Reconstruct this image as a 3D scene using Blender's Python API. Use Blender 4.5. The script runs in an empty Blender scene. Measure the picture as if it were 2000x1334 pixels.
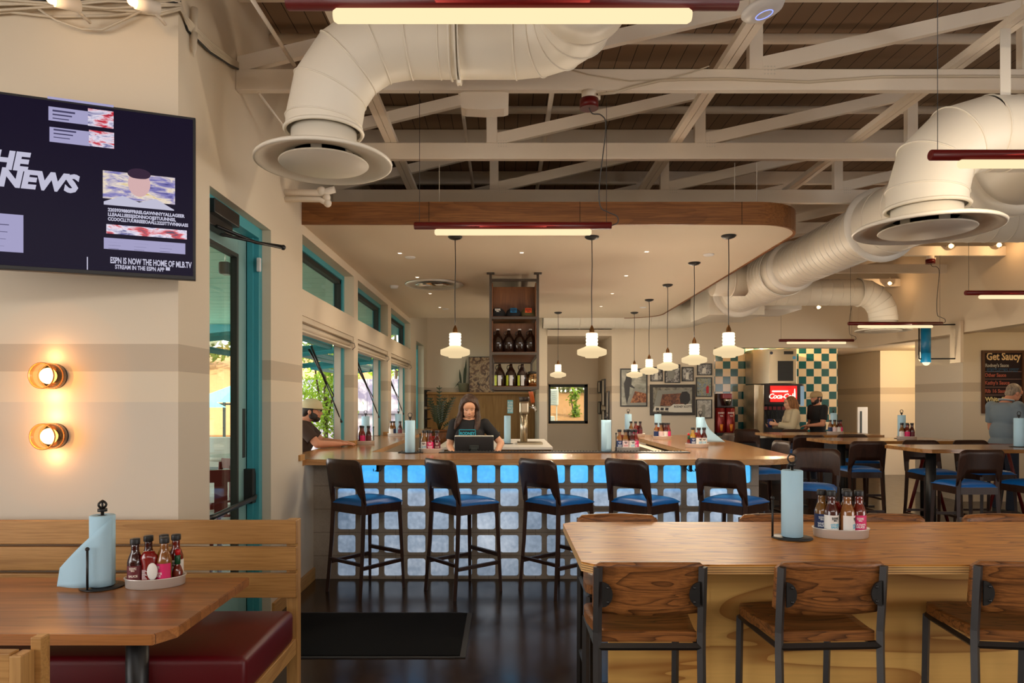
import bpy, bmesh, math, random
from mathutils import Vector, Matrix
random.seed(7)
PI = math.pi
scene = bpy.context.scene
COL = scene.collection

# ------------------------------------------------------------------ camera
F = 1350.0            # focal length in pixels of the 2000 px wide frame
CX, CY, CAMZ = 985.0, 784.0, 1.55
cam_data = bpy.data.cameras.new('camera')
cam_data.sensor_width = 36.0
cam_data.lens = 36.0 * F / 2000.0
cam_data.shift_x = (1000.0 - CX) / 2000.0
cam_data.shift_y = (CY - 667.0) / 2000.0
cam_data.clip_start = 0.05
cam_data.clip_end = 200
camera = bpy.data.objects.new('camera', cam_data)
camera.location = (0, 0, CAMZ)
camera.rotation_euler = (PI / 2, 0, 0)
COL.objects.link(camera)
scene.camera = camera

# ------------------------------------------------------------------ world, sun, exposure
SKY = 5.4
world = bpy.data.worlds.new('sky')
scene.world = world
world.use_nodes = True
wn = world.node_tree.nodes
bg = wn['Background']
bg.inputs['Color'].default_value = (1.0, 0.98, 0.955, 1)
bg.inputs['Strength'].default_value = SKY
sun_data = bpy.data.lights.new('sun', 'SUN')
sun_data.energy = 9.0
sun_data.color = (1.0, 0.93, 0.8)
sun_data.angle = 0.02
sun = bpy.data.objects.new('sun', sun_data)
sun.rotation_euler = (math.radians(14), math.radians(40), 0)
sun.location = (8, 4, 12)
COL.objects.link(sun)

def portal(loc, rot, sx, sy):
    d = bpy.data.lights.new('window_portal', 'AREA')
    d.shape = 'RECTANGLE'; d.size = sx; d.size_y = sy
    d.cycles.is_portal = True
    o = bpy.data.objects.new('window_portal', d)
    o.location = loc; o.rotation_euler = rot
    COL.objects.link(o)
# unseen window openings added to let sky light in, then the serving hatches
portal((-5.62, -1.4, 1.95), (0, -PI / 2, 0), 2.9, 5.6)
portal((8.62, -1.0, 1.5), (0, PI / 2, 0), 2.0, 6.0)
portal((6.68, -.5, 3.55), (0, PI / 2, 0), .7, 7.0)
portal((1.5, -4.45, 3.72), (PI / 2, 0, 0), 10.0, .76)
portal((-1.93, 6.68, 1.66), (0, -PI / 2, 0), 1.2, 1.95)
portal((-1.93, 8.88, 1.66), (0, -PI / 2, 0), 1.2, 2.04)
portal((-1.93, 11.2, 1.66), (0, -PI / 2, 0), 1.2, 2.1)

vs = scene.view_settings
vs.view_transform = 'Standard'
vs.look = 'None'
vs.gamma = 1.0
vs.exposure = 0.12
vs.use_curve_mapping = False
cy = scene.cycles
cy.use_denoising = True
try:
    cy.denoiser = 'OPENIMAGEDENOISE'
except Exception:
    pass
cy.max_bounces = 7
cy.diffuse_bounces = 4
cy.glossy_bounces = 3
cy.transmission_bounces = 4
cy.transparent_max_bounces = 10
cy.caustics_reflective = False
cy.caustics_refractive = False
cy.sample_clamp_indirect = 6.0

def lamp_point(parent, loc, power, color=(1.0, 0.82, 0.60), radius=0.0):
    d = bpy.data.lights.new('lamp_light', 'POINT')
    d.energy = power; d.color = color; d.shadow_soft_size = radius
    o = bpy.data.objects.new('lamp_light', d)
    o.location = loc
    if parent: o.parent = parent
    COL.objects.link(o)
    return o

def lamp_spot(parent, loc, power, rot=(0, 0, 0), angle=1.9, color=(1.0, 0.82, 0.60)):
    d = bpy.data.lights.new('lamp_light', 'SPOT')
    d.energy = power; d.color = color; d.shadow_soft_size = 0.0
    d.spot_size = angle; d.spot_blend = 0.6
    o = bpy.data.objects.new('lamp_light', d)
    o.location = loc; o.rotation_euler = rot
    if parent: o.parent = parent
    COL.objects.link(o)
    return o

# ------------------------------------------------------------------ helpers
def P(px, py, d):
    """the point at depth d that the photograph shows at pixel (px, py)"""
    return Vector(((px - CX) * d / F, d, CAMZ + (CY - py) * d / F))
def PXx(px, d): return (px - CX) * d / F
def PZz(py, d): return CAMZ + (CY - py) * d / F

class G:
    """small node-graph helper"""
    def __init__(s, name):
        s.m = bpy.data.materials.new(name); s.m.use_nodes = True
        s.t = s.m.node_tree; s.b = s.t.nodes['Principled BSDF']; s.out = s.t.nodes['Material Output']
    def n(s, kind, **kw):
        nd = s.t.nodes.new('ShaderNode' + kind)
        for k, v in kw.items():
            if hasattr(nd, k) and k not in ('Scale', 'Detail'): setattr(nd, k, v)
        return nd
    def put(s, sock, v):
        if hasattr(v, 'is_output'): s.t.links.new(v, sock)
        elif v is not None: sock.default_value = v
    def math(s, op, a, b=None, c=None):
        nd = s.n('Math', operation=op)
        s.put(nd.inputs[0], a)
        if b is not None: s.put(nd.inputs[1], b)
        if c is not None: s.put(nd.inputs[2], c)
        return nd.outputs[0]
    def obj(s): return s.n('TexCoord').outputs['Object']
    def pos(s): return s.n('NewGeometry').outputs['Position']
    def sep(s, v):
        nd = s.n('SeparateXYZ'); s.put(nd.inputs[0], v); return nd.outputs
    def comb(s, x, y, z):
        nd = s.n('CombineXYZ')
        for i, v in enumerate((x, y, z)): s.put(nd.inputs[i], v)
        return nd.outputs[0]
    def vmul(s, v, k):
        nd = s.n('VectorMath', operation='MULTIPLY'); s.put(nd.inputs[0], v); s.put(nd.inputs[1], k); return nd.outputs[0]
    def vadd(s, v, k):
        nd = s.n('VectorMath', operation='ADD'); s.put(nd.inputs[0], v); s.put(nd.inputs[1], k); return nd.outputs[0]
    def noise(s, v, scale, detail=3, rough=.5, dist=0):
        nd = s.n('TexNoise'); s.put(nd.inputs['Vector'], v)
        nd.inputs['Scale'].default_value = scale; nd.inputs['Detail'].default_value = detail
        nd.inputs['Roughness'].default_value = rough; nd.inputs['Distortion'].default_value = dist
        return nd.outputs['Fac']
    def white(s, v):
        nd = s.n('TexWhiteNoise', noise_dimensions='3D'); s.put(nd.inputs['Vector'], v); return nd.outputs['Value']
    def ramp(s, fac, stops, interp='LINEAR'):
        nd = s.n('ValToRGB'); nd.color_ramp.interpolation = interp
        e = nd.color_ramp.elements
        while len(e) < len(stops): e.new(0.5)
        for i, (p, c) in enumerate(stops):
            e[i].position = p; e[i].color = c if len(c) == 4 else (*c, 1)
        s.put(nd.inputs[0], fac); return nd.outputs[0]
    def mix(s, fac, a, b, mode='MIX'):
        nd = s.n('Mix', data_type='RGBA', blend_type=mode)
        s.put(nd.inputs[0], fac)
        for i, v in ((6, a), (7, b)):
            if not hasattr(v, 'is_output') and len(v) == 3: v = (*v, 1)
            s.put(nd.inputs[i], v)
        return nd.outputs[2]
    def bump(s, h, strength=.2, dist=.01):
        nd = s.n('Bump'); nd.inputs['Strength'].default_value = strength; nd.inputs['Distance'].default_value = dist
        s.put(nd.inputs['Height'], h); s.t.links.new(nd.outputs[0], s.b.inputs['Normal'])
    def col(s, v):
        if not hasattr(v, 'is_output') and len(v) == 3: v = (*v, 1)
        s.put(s.b.inputs['Base Color'], v)
    def set(s, **kw):
        for k, v in kw.items(): s.put(s.b.inputs[k.replace('_', ' ')], v)
        return s

def srgb(r, g, b):
    f = lambda c: ((c / 255) / 12.92) if c <= 10 else (((c / 255) + .055) / 1.055) ** 2.4
    return (f(r), f(g), f(b))

def mat(name, c, rough=.5, metal=0.0, spec=.5, bump=None, vary=0.0, coat=0.0, alpha=None):
    g = G(name)
    if vary:
        nz = g.noise(g.obj(), 6, 4)
        g.col(g.mix(g.math('MULTIPLY', nz, vary), c, tuple(x * .45 for x in c)))
    else: g.col(c)
    g.set(Roughness=rough, Metallic=metal)
    g.b.inputs['Specular IOR Level'].default_value = spec
    g.b.inputs['Coat Weight'].default_value = coat
    if bump: g.bump(g.noise(g.obj(), bump[0], 3), bump[1], .004)
    return g.m

def emit(name, c, k, edge=None):
    g = G(name)
    g.col((0, 0, 0)); g.set(Roughness=.4)
    g.b.inputs['Emission Color'].default_value = (*c, 1)
    g.b.inputs['Emission Strength'].default_value = k
    g.b.inputs['Specular IOR Level'].default_value = 0
    return g.m

def wood(name, light, dark, axis='X', scale=1.0, ring=6.0, contrast=1.0, rough=.42, plank=None, fine=.35, coat=0.0, rand=True, seam=True, spec=.35):
    """planed timber: growth-ring contours along one axis, fine pores, and an optional board width (axis letter, metres)"""
    g = G(name)
    v = g.obj()
    if rand:
        r = g.n('ObjectInfo').outputs['Random']
        v = g.vadd(v, g.vmul(g.comb(r, r, r), (13.7, 7.3, 9.1)))
    x, y, z = g.sep(v)
    ax = {'X': 0, 'Y': 1, 'Z': 2}
    tone = None
    if plank:
        pa, w = plank
        c = (x, y, z)[ax[pa]]
        idx = g.math('FLOOR', g.math('DIVIDE', c, w))
        rnd = g.white(g.comb(idx, 0.37, 1.9))
        tone = rnd
        v = g.vadd(v, g.vmul(g.comb(rnd, rnd, rnd), (31., 23., 17.)))
        fr = g.math('FRACT', g.math('DIVIDE', c, w))
    k = [9.0 * scale] * 3; k[ax[axis]] = 1.1 * scale
    n1 = g.noise(g.vmul(v, tuple(k)), .55, 3, .5, .35)
    rings = g.math('FRACT', g.math('MULTIPLY', n1, ring))
    k2 = [150.0 * scale] * 3; k2[ax[axis]] = 5.0 * scale
    n2 = g.noise(g.vmul(v, tuple(k2)), 1.0, 3, .6)
    d2 = tuple(d + (l - d) * (1 - .8 * contrast) if contrast < 1.25 else d for l, d in zip(light, dark))
    base = g.ramp(rings, [(0, d2), (.10, tuple(a * .35 + b * .65 for a, b in zip(light, d2))), (.34, tuple(a * .8 + b * .2 for a, b in zip(light, d2))), (.6, light), (.93, light), (1, tuple(l * .6 + d * .4 for l, d in zip(light, d2)))])
    pore = g.ramp(n2, [(.36, (1, 1, 1)), (.60, (0, 0, 0))])
    c = g.mix(g.math('MULTIPLY', pore, fine), base, dark)
    if tone is not None:
        c = g.mix(g.math('MULTIPLY', tone, .45), c, tuple(d * .8 for d in dark))
        if seam:
            c = g.mix(g.math('LESS_THAN', fr, .0022 / plank[1]), c, tuple(d * .25 for d in dark))
    g.col(c)
    g.set(Roughness=rough)
    g.b.inputs['Specular IOR Level'].default_value = spec
    g.b.inputs['Coat Weight'].default_value = coat
    g.b.inputs['Coat Roughness'].default_value = .2
    g.bump(n2, .12, .002)
    return g.m

class MB:
    """collects shapes and links them as ONE mesh object"""
    def __init__(s): s.bm = bmesh.new(); s.mi = 0
    def face(s, pts, smooth=False):
        f = s.bm.faces.new([s.bm.verts.new(p) for p in pts]); f.material_index = s.mi; f.smooth = smooth; return f
    def box(s, x0, x1, y0, y1, z0, z1, bev=0, seg=2, rot=None, piv=None):
        r = bmesh.ops.create_cube(s.bm, size=1)
        vs_ = r['verts']
        for v in vs_:
            v.co = Vector((x0 + (v.co.x + .5) * (x1 - x0), y0 + (v.co.y + .5) * (y1 - y0), z0 + (v.co.z + .5) * (z1 - z0)))
        fs = {f for v in vs_ for f in v.link_faces}
        if bev > 0:
            es = {e for v in vs_ for e in v.link_edges}
            rr = bmesh.ops.bevel(s.bm, geom=list(es), offset=bev, segments=seg, affect='EDGES', profile=.5)
            fs = {f for f in fs if f.is_valid} | set(rr['faces'])
            vs_ = list({v for f in fs for v in f.verts})
        if s.mi:
            for f in fs: f.material_index = s.mi
        if rot is not None:
            p = Vector(piv if piv else ((x0 + x1) / 2, (y0 + y1) / 2, (z0 + z1) / 2))
            M = rot if isinstance(rot, Matrix) else Matrix.Rotation(rot[1], 3, rot[0])
            for v in vs_: v.co = M @ (v.co - p) + p
        return vs_
    def ring(s, c, u, w, r, n, r2=None):
        r2 = r if r2 is None else r2
        return [s.bm.verts.new(Vector(c) + u * (r * math.cos(2 * PI * k / n)) + w * (r2 * math.sin(2 * PI * k / n))) for k in range(n)]
    def bridge(s, a, b, smooth=True):
        n = len(a)
        for k in range(n):
            f = s.bm.faces.new((a[k], a[(k + 1) % n], b[(k + 1) % n], b[k])); f.smooth = smooth; f.material_index = s.mi
    def cap(s, a, flip=False):
        f = s.bm.faces.new(a[::-1] if flip else a); f.material_index = s.mi
    @staticmethod
    def frame(d):
        d = d.normalized()
        t = Vector((0, 0, 1)) if abs(d.z) < .9 else Vector((1, 0, 0))
        u = d.cross(t).normalized(); return u, d.cross(u).normalized()
    def cyl(s, p0, p1, r0, r1=None, n=16, caps=True, smooth=True):
        p0, p1 = Vector(p0), Vector(p1); r1 = r0 if r1 is None else r1
        u, w = s.frame(p1 - p0)
        a, b = s.ring(p0, u, w, r0, n), s.ring(p1, u, w, r1, n)
        s.bridge(a, b, smooth)
        if caps: s.cap(a, True); s.cap(b)
    def tube(s, pts, r, n=8, closed=False, caps=True, smooth=True, rad=None):
        pts = [Vector(p) for p in pts]; N = len(pts)
        prev_u = None; rings = []
        for i in range(N):
            a = pts[i - 1] if (i > 0 or closed) else pts[i]
            b = pts[(i + 1) % N] if (i < N - 1 or closed) else pts[i]
            d = b - a
            if d.length < 1e-9: d = Vector((0, 0, 1))
            d.normalize()
            if prev_u is None: u, w = s.frame(d)
            else:
                u = prev_u - d * prev_u.dot(d)
                if u.length < 1e-6: u, w = s.frame(d)
                u.normalize(); w = d.cross(u).normalized()
            prev_u = u
            rr = rad[i] if rad else r
            m = 1.0
            if 0 < i < N - 1:
                cs = (pts[i] - pts[i - 1]).normalized().dot((pts[i + 1] - pts[i]).normalized())
                m = 1.0 / max(.5, math.sqrt(max(0.25, (1 + cs) / 2)))
            rings.append(s.ring(pts[i], u, w, rr, n) if m < 1.01 else s.ring(pts[i], u, w, rr, n))
        for i in range(N - 1): s.bridge(rings[i], rings[i + 1], smooth)
        if closed: s.bridge(rings[-1], rings[0], smooth)
        elif caps: s.cap(rings[0], True); s.cap(rings[-1])
    def lathe(s, prof, c=(0, 0, 0), n=24, axis='Z', smooth=True, sx=1, sy=1):
        c = Vector(c); rings = []
        for r, z in prof:
            vs_ = []
            for k in range(n):
                a = 2 * PI * k / n; x, y = r * math.cos(a) * sx, r * math.sin(a) * sy
                if axis == 'Z': p = Vector((x, y, z))
                elif axis == 'Y': p = Vector((x, z, y))
                else: p = Vector((z, x, y))
                vs_.append(s.bm.verts.new(c + p))
            rings.append(vs_)
        for a, b in zip(rings, rings[1:]): s.bridge(a, b, smooth)
        if prof[0][0] > 1e-5: s.cap(rings[0], True)
        if prof[-1][0] > 1e-5: s.cap(rings[-1])
    def ell(s, c, r, nu=16, nv=10, rot=None):
        c = Vector(c); rx, ry, rz = r if hasattr(r, '__len__') else (r, r, r)
        rings = []
        for j in range(nv + 1):
            t = PI * j / nv; vs_ = []
            for k in range(nu):
                a = 2 * PI * k / nu
                p = Vector((rx * math.sin(t) * math.cos(a), ry * math.sin(t) * math.sin(a), -rz * math.cos(t)))
                if rot is not None: p = rot @ p
                vs_.append(s.bm.verts.new(c + p))
            rings.append(vs_)
        for a, b in zip(rings, rings[1:]): s.bridge(a, b)
    def prism(s, poly, a0, a1, axis='Z', smooth=False):
        """polygon extruded along an axis; poly is (x,y) for Z, (x,z) for Y, (y,z) for X"""
        mk = {'Z': lambda p, a: (p[0], p[1], a), 'Y': lambda p, a: (p[0], a, p[1]), 'X': lambda p, a: (a, p[0], p[1])}[axis]
        A = [s.bm.verts.new(mk(p, a0)) for p in poly]; B = [s.bm.verts.new(mk(p, a1)) for p in poly]
        s.bridge(A, B, smooth); s.cap(A, True); s.cap(B)
    def torus(s, c, R, r, axis='Z', n=32, m=8):
        c = Vector(c)
        ax = {'Z': (Vector((1, 0, 0)), Vector((0, 1, 0))), 'Y': (Vector((1, 0, 0)), Vector((0, 0, 1))), 'X': (Vector((0, 1, 0)), Vector((0, 0, 1)))}[axis] if isinstance(axis, str) else MB.frame(axis)
        s.tube([c + ax[0] * (R * math.cos(2 * PI * k / n)) + ax[1] * (R * math.sin(2 * PI * k / n)) for k in range(n)], r, m, closed=True)
    def mesh_into(s, me, M=None):
        n0 = len(s.bm.verts); s.bm.verts.ensure_lookup_table()
        tmp = bmesh.new(); tmp.from_mesh(me)
        mp = {}
        for v in tmp.verts: mp[v] = s.bm.verts.new((M @ v.co) if M else v.co)
        for f in tmp.faces:
            try: nf = s.bm.faces.new([mp[v] for v in f.verts]); nf.material_index = s.mi; nf.smooth = f.smooth
            except ValueError: pass
        tmp.free()
    def text(s, txt, size, M, extrude=.0008, align='CENTER', shear=0, bold=0.0, wrap=None, space=1.0, line=1.0, fit=None):
        me = text_mesh(txt, size, extrude, align, shear, bold, space, line)
        if fit:
            xs = [v.co.x for v in me.vertices]; M = M @ Matrix.Diagonal((fit / (max(xs) - min(xs)), 1, 1, 1))
        if wrap:      # bend round a vertical cylinder of that radius, the middle of the text facing -Y
            tmp = me.copy()
            for v in tmp.vertices:
                a = v.co.x / wrap; rr = wrap + v.co.z
                v.co = Vector((rr * math.sin(a), -rr * math.cos(a), v.co.y))
            s.mesh_into(tmp, M); bpy.data.meshes.remove(tmp)
        else: s.mesh_into(me, M)
    def build(s, name, m, parent=None, local=False, smooth=None, recalc=True):
        if recalc: bmesh.ops.recalc_face_normals(s.bm, faces=s.bm.faces[:])
        me = bpy.data.meshes.new(name); 
        if smooth is not None:
            for f in s.bm.faces: f.smooth = smooth
        s.bm.to_mesh(me); s.bm.free()
        for k in (m if isinstance(m, (list, tuple)) else [m]): me.materials.append(k)
        o = bpy.data.objects.new(name, me); COL.objects.link(o)
        if parent is not None:
            o.parent = parent
            if not local: o.location = -world_loc(parent)
        return o

def world_loc(o):
    v = Vector(o.location); p = o.parent
    while p is not None: v = v + Vector(p.location); p = p.parent
    return v

_txt = {}
def text_mesh(txt, size, extrude, align, shear, bold, space=1.0, line=1.0):
    k = (txt, size, extrude, align, shear, bold, space, line)
    if k not in _txt:
        cu = bpy.data.curves.new('lettering', 'FONT')
        cu.body = txt; cu.size = size; cu.extrude = extrude; cu.align_x = align; cu.align_y = 'CENTER'
        cu.shear = shear; cu.offset = bold; cu.resolution_u = 2; cu.space_character = space; cu.space_line = line
        o = bpy.data.objects.new('lettering', cu); COL.objects.link(o)
        bpy.context.view_layer.update()
        dg = bpy.context.evaluated_depsgraph_get()
        _txt[k] = bpy.data.meshes.new_from_object(o.evaluated_get(dg))
        bpy.data.objects.remove(o); bpy.data.curves.remove(cu)
    return _txt[k]

def facing(loc, rz=0):
    """matrix that stands flat text upright at loc, its face to -Y, turned rz about the vertical"""
    return Matrix.Translation(Vector(loc)) @ Matrix.Rotation(rz, 4, 'Z') @ Matrix.Rotation(PI / 2, 4, 'X')

def thing(name, label, cat, loc=(0, 0, 0), rz=0, group=None):
    o = bpy.data.objects.new(name, None); COL.objects.link(o)
    o.location = loc; o.rotation_euler = (0, 0, rz); o.empty_display_size = .1
    o['label'] = label; o['category'] = cat
    if group: o['group'] = group
    return o
def tag(o, label, cat, group=None):
    o['label'] = label; o['category'] = cat
    if group: o['group'] = group
    return o
def struct(o):
    o['kind'] = 'structure'; return o
def sroot(name, loc=(0, 0, 0)):
    o = bpy.data.objects.new(name, None); COL.objects.link(o); o.location = loc; o['kind'] = 'structure'; return o
KIDS = {}
def dup(root, loc, rz=0, label=None, group=None, skip=()):
    r = root.copy(); COL.objects.link(r); r.location = loc; r.rotation_euler = (0, 0, rz)
    if label: r['label'] = label
    if group: r['group'] = group
    if root not in KIDS: KIDS[root] = [(c, [g_ for g_ in bpy.data.objects if g_.parent == c]) for c in bpy.data.objects if c.parent == root]
    for ch, gs in KIDS[root]:
        c = ch.copy(); COL.objects.link(c); c.parent = r
        for g_ in gs:
            d = g_.copy(); COL.objects.link(d); d.parent = c
    return r
# ------------------------------------------------------------------ materials
M = {}
def make_wall_paint():
    g = G('striped_wall_paint')
    x, y, z = g.sep(g.pos())
    t = g.math('DIVIDE', z, 4.0)
    base, mid, light, low = srgb(224, 209, 186), srgb(198, 181, 158), srgb(222, 207, 183), srgb(210, 198, 180)
    c = g.ramp(t, [(0, low), (1.534 / 4, light), (1.69 / 4, mid), (1.842 / 4, base)], 'CONSTANT')
    g.col(c); g.set(Roughness=.75)
    g.bump(g.noise(g.pos(), 60, 2), .06, .003)
    return g.m
M['wall'] = make_wall_paint()
M['plain_wall'] = mat('cream_wall_paint', srgb(222, 203, 176), .75, bump=(60, .05))
M['truss'] = mat('cream_truss_paint', srgb(246, 234, 218), .6, vary=.08, bump=(25, .1))
M['soffit'] = mat('soffit_paint', srgb(222, 205, 182), .8)
M['duct'] = mat('cream_duct_paint', srgb(236, 227, 211), .42, vary=.06)
M['duct_dark'] = mat('duct_inner_shade', (.05, .045, .04), .8)
M['bracket'] = mat('cream_bracket', srgb(226, 218, 205), .5)
def make_roof():
    g = G('roof_boards')
    x, y, z = g.sep(g.pos())
    u = g.math('DIVIDE', x, .124)
    fr = g.math('FRACT', u)
    line = g.math('LESS_THAN', fr, .045)
    tone = g.white(g.comb(g.math('FLOOR', u), .5, .5))
    c = g.mix(g.math('MULTIPLY', tone, .35), srgb(150, 124, 100), srgb(122, 100, 80))
    c = g.mix(line, c, (.012, .009, .006))
    g.col(c); g.set(Roughness=.7); return g.m
M['roof'] = make_roof()
def make_floor():
    g = G('polished_concrete')
    p = g.pos()
    a = g.noise(p, 1.1, 5, .6, .4); b = g.noise(p, 7, 4, .6)
    c = g.ramp(a, [(.3, srgb(36, 24, 15)), (.55, srgb(58, 40, 25)), (.8, srgb(44, 30, 19))])
    c = g.mix(g.math('MULTIPLY', b, .35), c, srgb(42, 30, 22))
    g.col(c); g.put(g.b.inputs['Roughness'], g.math('ADD', g.math('MULTIPLY', b, .16), .10))
    g.b.inputs['Specular IOR Level'].default_value = .38
    return g.m
M['floor'] = make_floor()
M['oak'] = wood('pale_oak', srgb(190, 142, 82), srgb(138, 92, 44), 'X', .9, 4, .6, .42, fine=.45)
M['oak_z'] = wood('pale_oak_upright', srgb(200, 154, 94), srgb(150, 102, 52), 'Z', .9, 4, .6, .42, fine=.45)
M['oak_y'] = wood('pale_oak_rail', srgb(200, 154, 94), srgb(150, 102, 52), 'Y', .9, 4, .6, .42, fine=.45)
M['butcher'] = wood('board_tabletop', srgb(196, 130, 72), srgb(112, 64, 30), 'X', .9, 4, .7, .28, plank=('Y', .085), fine=.3, coat=.12, rand=False)
M['ply_top'] = wood('lacquered_plywood', srgb(212, 144, 66), srgb(124, 68, 22), 'X', .9, 22, 1.05, .36, fine=.3, coat=0, rand=False, spec=.12)
M['ply_face'] = wood('pine_plywood', srgb(232, 182, 102), srgb(160, 100, 42), 'X', .42, 10, 1.1, .5, fine=.10, rand=False)
def make_ply_edge():
    g = G('plywood_edge')
    x, y, z = g.sep(g.obj())
    nz = g.noise(g.vmul(g.obj(), (3, 3, 60)), 3, 3)
    s = g.math('FRACT', g.math('ADD', g.math('DIVIDE', z, .0088), g.math('MULTIPLY', nz, .25)))
    g.col(g.ramp(s, [(0, srgb(70, 40, 18)), (.22, srgb(92, 56, 26)), (.34, srgb(216, 166, 100)), (1, srgb(230, 186, 122))])); g.set(Roughness=.5)
    return g.m
M['ply_edge'] = make_ply_edge()
M['chair_wood'] = wood('brown_ash', srgb(156, 99, 51), srgb(54, 28, 12), 'X', 1.4, 16, 1.1, .4, fine=.45)
M['stool_wood'] = wood('dark_walnut', srgb(58, 33, 22), srgb(24, 12, 8), 'Z', 1.2, 5, .8, .36, fine=.35)
M['bar_wood'] = wood('oak_bar_top', srgb(194, 138, 84), srgb(122, 76, 38), 'X', .8, 5, .7, .22, plank=('Y', .11), fine=.4, coat=.5, rand=False)
M['bar_edge'] = wood('oak_bar_edge', srgb(212, 164, 112), srgb(150, 104, 60), 'X', .9, 4, .6, .4, fine=.5, rand=False)
M['fascia'] = wood('oak_fascia', srgb(150, 98, 52), srgb(92, 52, 24), 'X', .9, 4, .6, .45, fine=.55, rand=False)
M['panel_wood'] = wood('oak_wall_panel', srgb(196, 152, 92), srgb(140, 98, 52), 'Z', .7, 4, .6, .5, plank=('X', .6), fine=.5, rand=False, seam=False)
M['shelf_wood'] = wood('oak_shelf_panel', srgb(150, 96, 52), srgb(90, 50, 24), 'Z', .9, 4, .6, .45, plank=('X', .12), fine=.5, rand=False, seam=False)
M['table_wood'] = wood('oak_high_top', srgb(182, 128, 70), srgb(118, 72, 32), 'X', .8, 5, .7, .22, plank=('Y', .12), fine=.35, coat=.5, rand=False)
M['teal'] = mat('teal_frame_paint', srgb(66, 158, 172), .4)
M['teal_light'] = mat('pale_teal_paint', srgb(128, 168, 168), .45)
M['teal_bright'] = mat('bright_teal_edge', srgb(70, 190, 184), .4)
M['teal_roof'] = mat('teal_canopy_boards', srgb(150, 206, 194), .7)
M['black'] = mat('black_metal', (.012, .011, .011), .4)
M['black_plastic'] = mat('black_plastic', (.014, .013, .014), .45)
M['gasket'] = mat('black_gasket', (.015, .02, .018), .6)
M['steel'] = mat('raw_steel', srgb(74, 70, 68), .42, .75, vary=.5)
M['shelf_steel'] = mat('shelf_steel', srgb(72, 62, 54), .45, .35, vary=.3)
M['stainless'] = mat('stainless_steel', srgb(190, 176, 152), .28, .9, vary=.15)
M['aluminium'] = mat('spun_aluminium', srgb(226, 222, 216), .3, .45)
M['chrome'] = mat('chrome', (.75, .73, .7), .12, 1.0)
M['brass'] = mat('aged_brass', srgb(122, 84, 46), .35, .85)
M['red_metal'] = mat('dark_red_enamel', srgb(98, 18, 16), .36, spec=.3, coat=.08)
M['red_vinyl'] = mat('red_vinyl', srgb(96, 9, 18), .4, bump=(220, .08))
M['blue_vinyl'] = mat('blue_vinyl', srgb(8, 96, 176), .34, bump=(220, .06))
M['mat'] = mat('black_mat', (.007, .007, .008), .95, spec=.1, bump=(400, .5))
M['mat_edge'] = mat('mat_rubber_edge', (.02, .02, .024), .7)
M['white'] = mat('white_paint', srgb(236, 230, 220), .5)
M['white_plastic'] = mat('white_plastic', srgb(228, 226, 226), .35)
M['paper'] = mat('blue_paper_towel', srgb(178, 216, 236), .85, bump=(500, .25))
M['card'] = mat('cardboard_core', srgb(90, 74, 60), .9)
M['conduit'] = mat('white_cable', srgb(216, 202, 180), .5)
M['cord'] = mat('grey_cord', srgb(70, 66, 64), .6)
M['rubber'] = mat('black_rubber', (.01, .01, .01), .8)
M['concrete'] = mat('pale_concrete', srgb(196, 190, 180), .85, vary=.2)
M['gravel'] = mat('patio_gravel', srgb(190, 180, 164), .9, vary=.3)
def make_cmu():
    g = G('concrete_block')
    p = g.pos(); a = g.noise(p, 160, 3, .7); b = g.noise(p, 14, 3)
    x, y, z = g.sep(p)
    mx = g.math('LESS_THAN', g.math('FRACT', g.math('DIVIDE', g.math('ADD', x, 1.665 + .1), .4064)), .022)
    mz = g.math('LESS_THAN', g.math('FRACT', g.math('ADD', g.math('DIVIDE', z, .2032), .02)), .045)
    c = g.mix(g.math('MULTIPLY', b, .5), srgb(176, 164, 150), srgb(128, 118, 106))
    c = g.mix(g.math('MULTIPLY', g.math('MAXIMUM', mx, mz), .4), c, srgb(84, 78, 72))
    c = g.mix(g.math('MULTIPLY', g.math('GREATER_THAN', a, .6), .4), c, srgb(62, 58, 52))
    g.col(c); g.set(Roughness=.9); g.bump(a, .5, .004); return g.m
M['cmu'] = make_cmu()
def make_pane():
    """glass block with its backlight put into its own emission: bluer and stronger towards the top"""
    g = G('glowing_glass_block')
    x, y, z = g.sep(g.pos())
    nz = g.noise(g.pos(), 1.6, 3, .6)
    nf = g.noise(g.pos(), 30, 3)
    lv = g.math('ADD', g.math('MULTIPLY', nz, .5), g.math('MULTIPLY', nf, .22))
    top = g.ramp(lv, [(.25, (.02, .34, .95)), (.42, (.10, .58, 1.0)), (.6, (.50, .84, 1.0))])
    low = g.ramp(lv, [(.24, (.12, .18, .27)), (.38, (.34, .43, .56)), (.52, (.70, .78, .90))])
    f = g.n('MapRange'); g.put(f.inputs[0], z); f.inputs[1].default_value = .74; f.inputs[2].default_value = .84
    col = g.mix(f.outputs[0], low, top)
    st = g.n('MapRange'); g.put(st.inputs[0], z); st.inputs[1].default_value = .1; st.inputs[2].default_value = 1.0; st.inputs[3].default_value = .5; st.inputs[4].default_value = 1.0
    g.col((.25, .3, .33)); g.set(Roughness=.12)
    g.put(g.b.inputs['Emission Color'], col); g.put(g.b.inputs['Emission Strength'], st.outputs[0])  # backlight glow painted as each pane's own emission
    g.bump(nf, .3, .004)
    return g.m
M['pane'] = make_pane()
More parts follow.
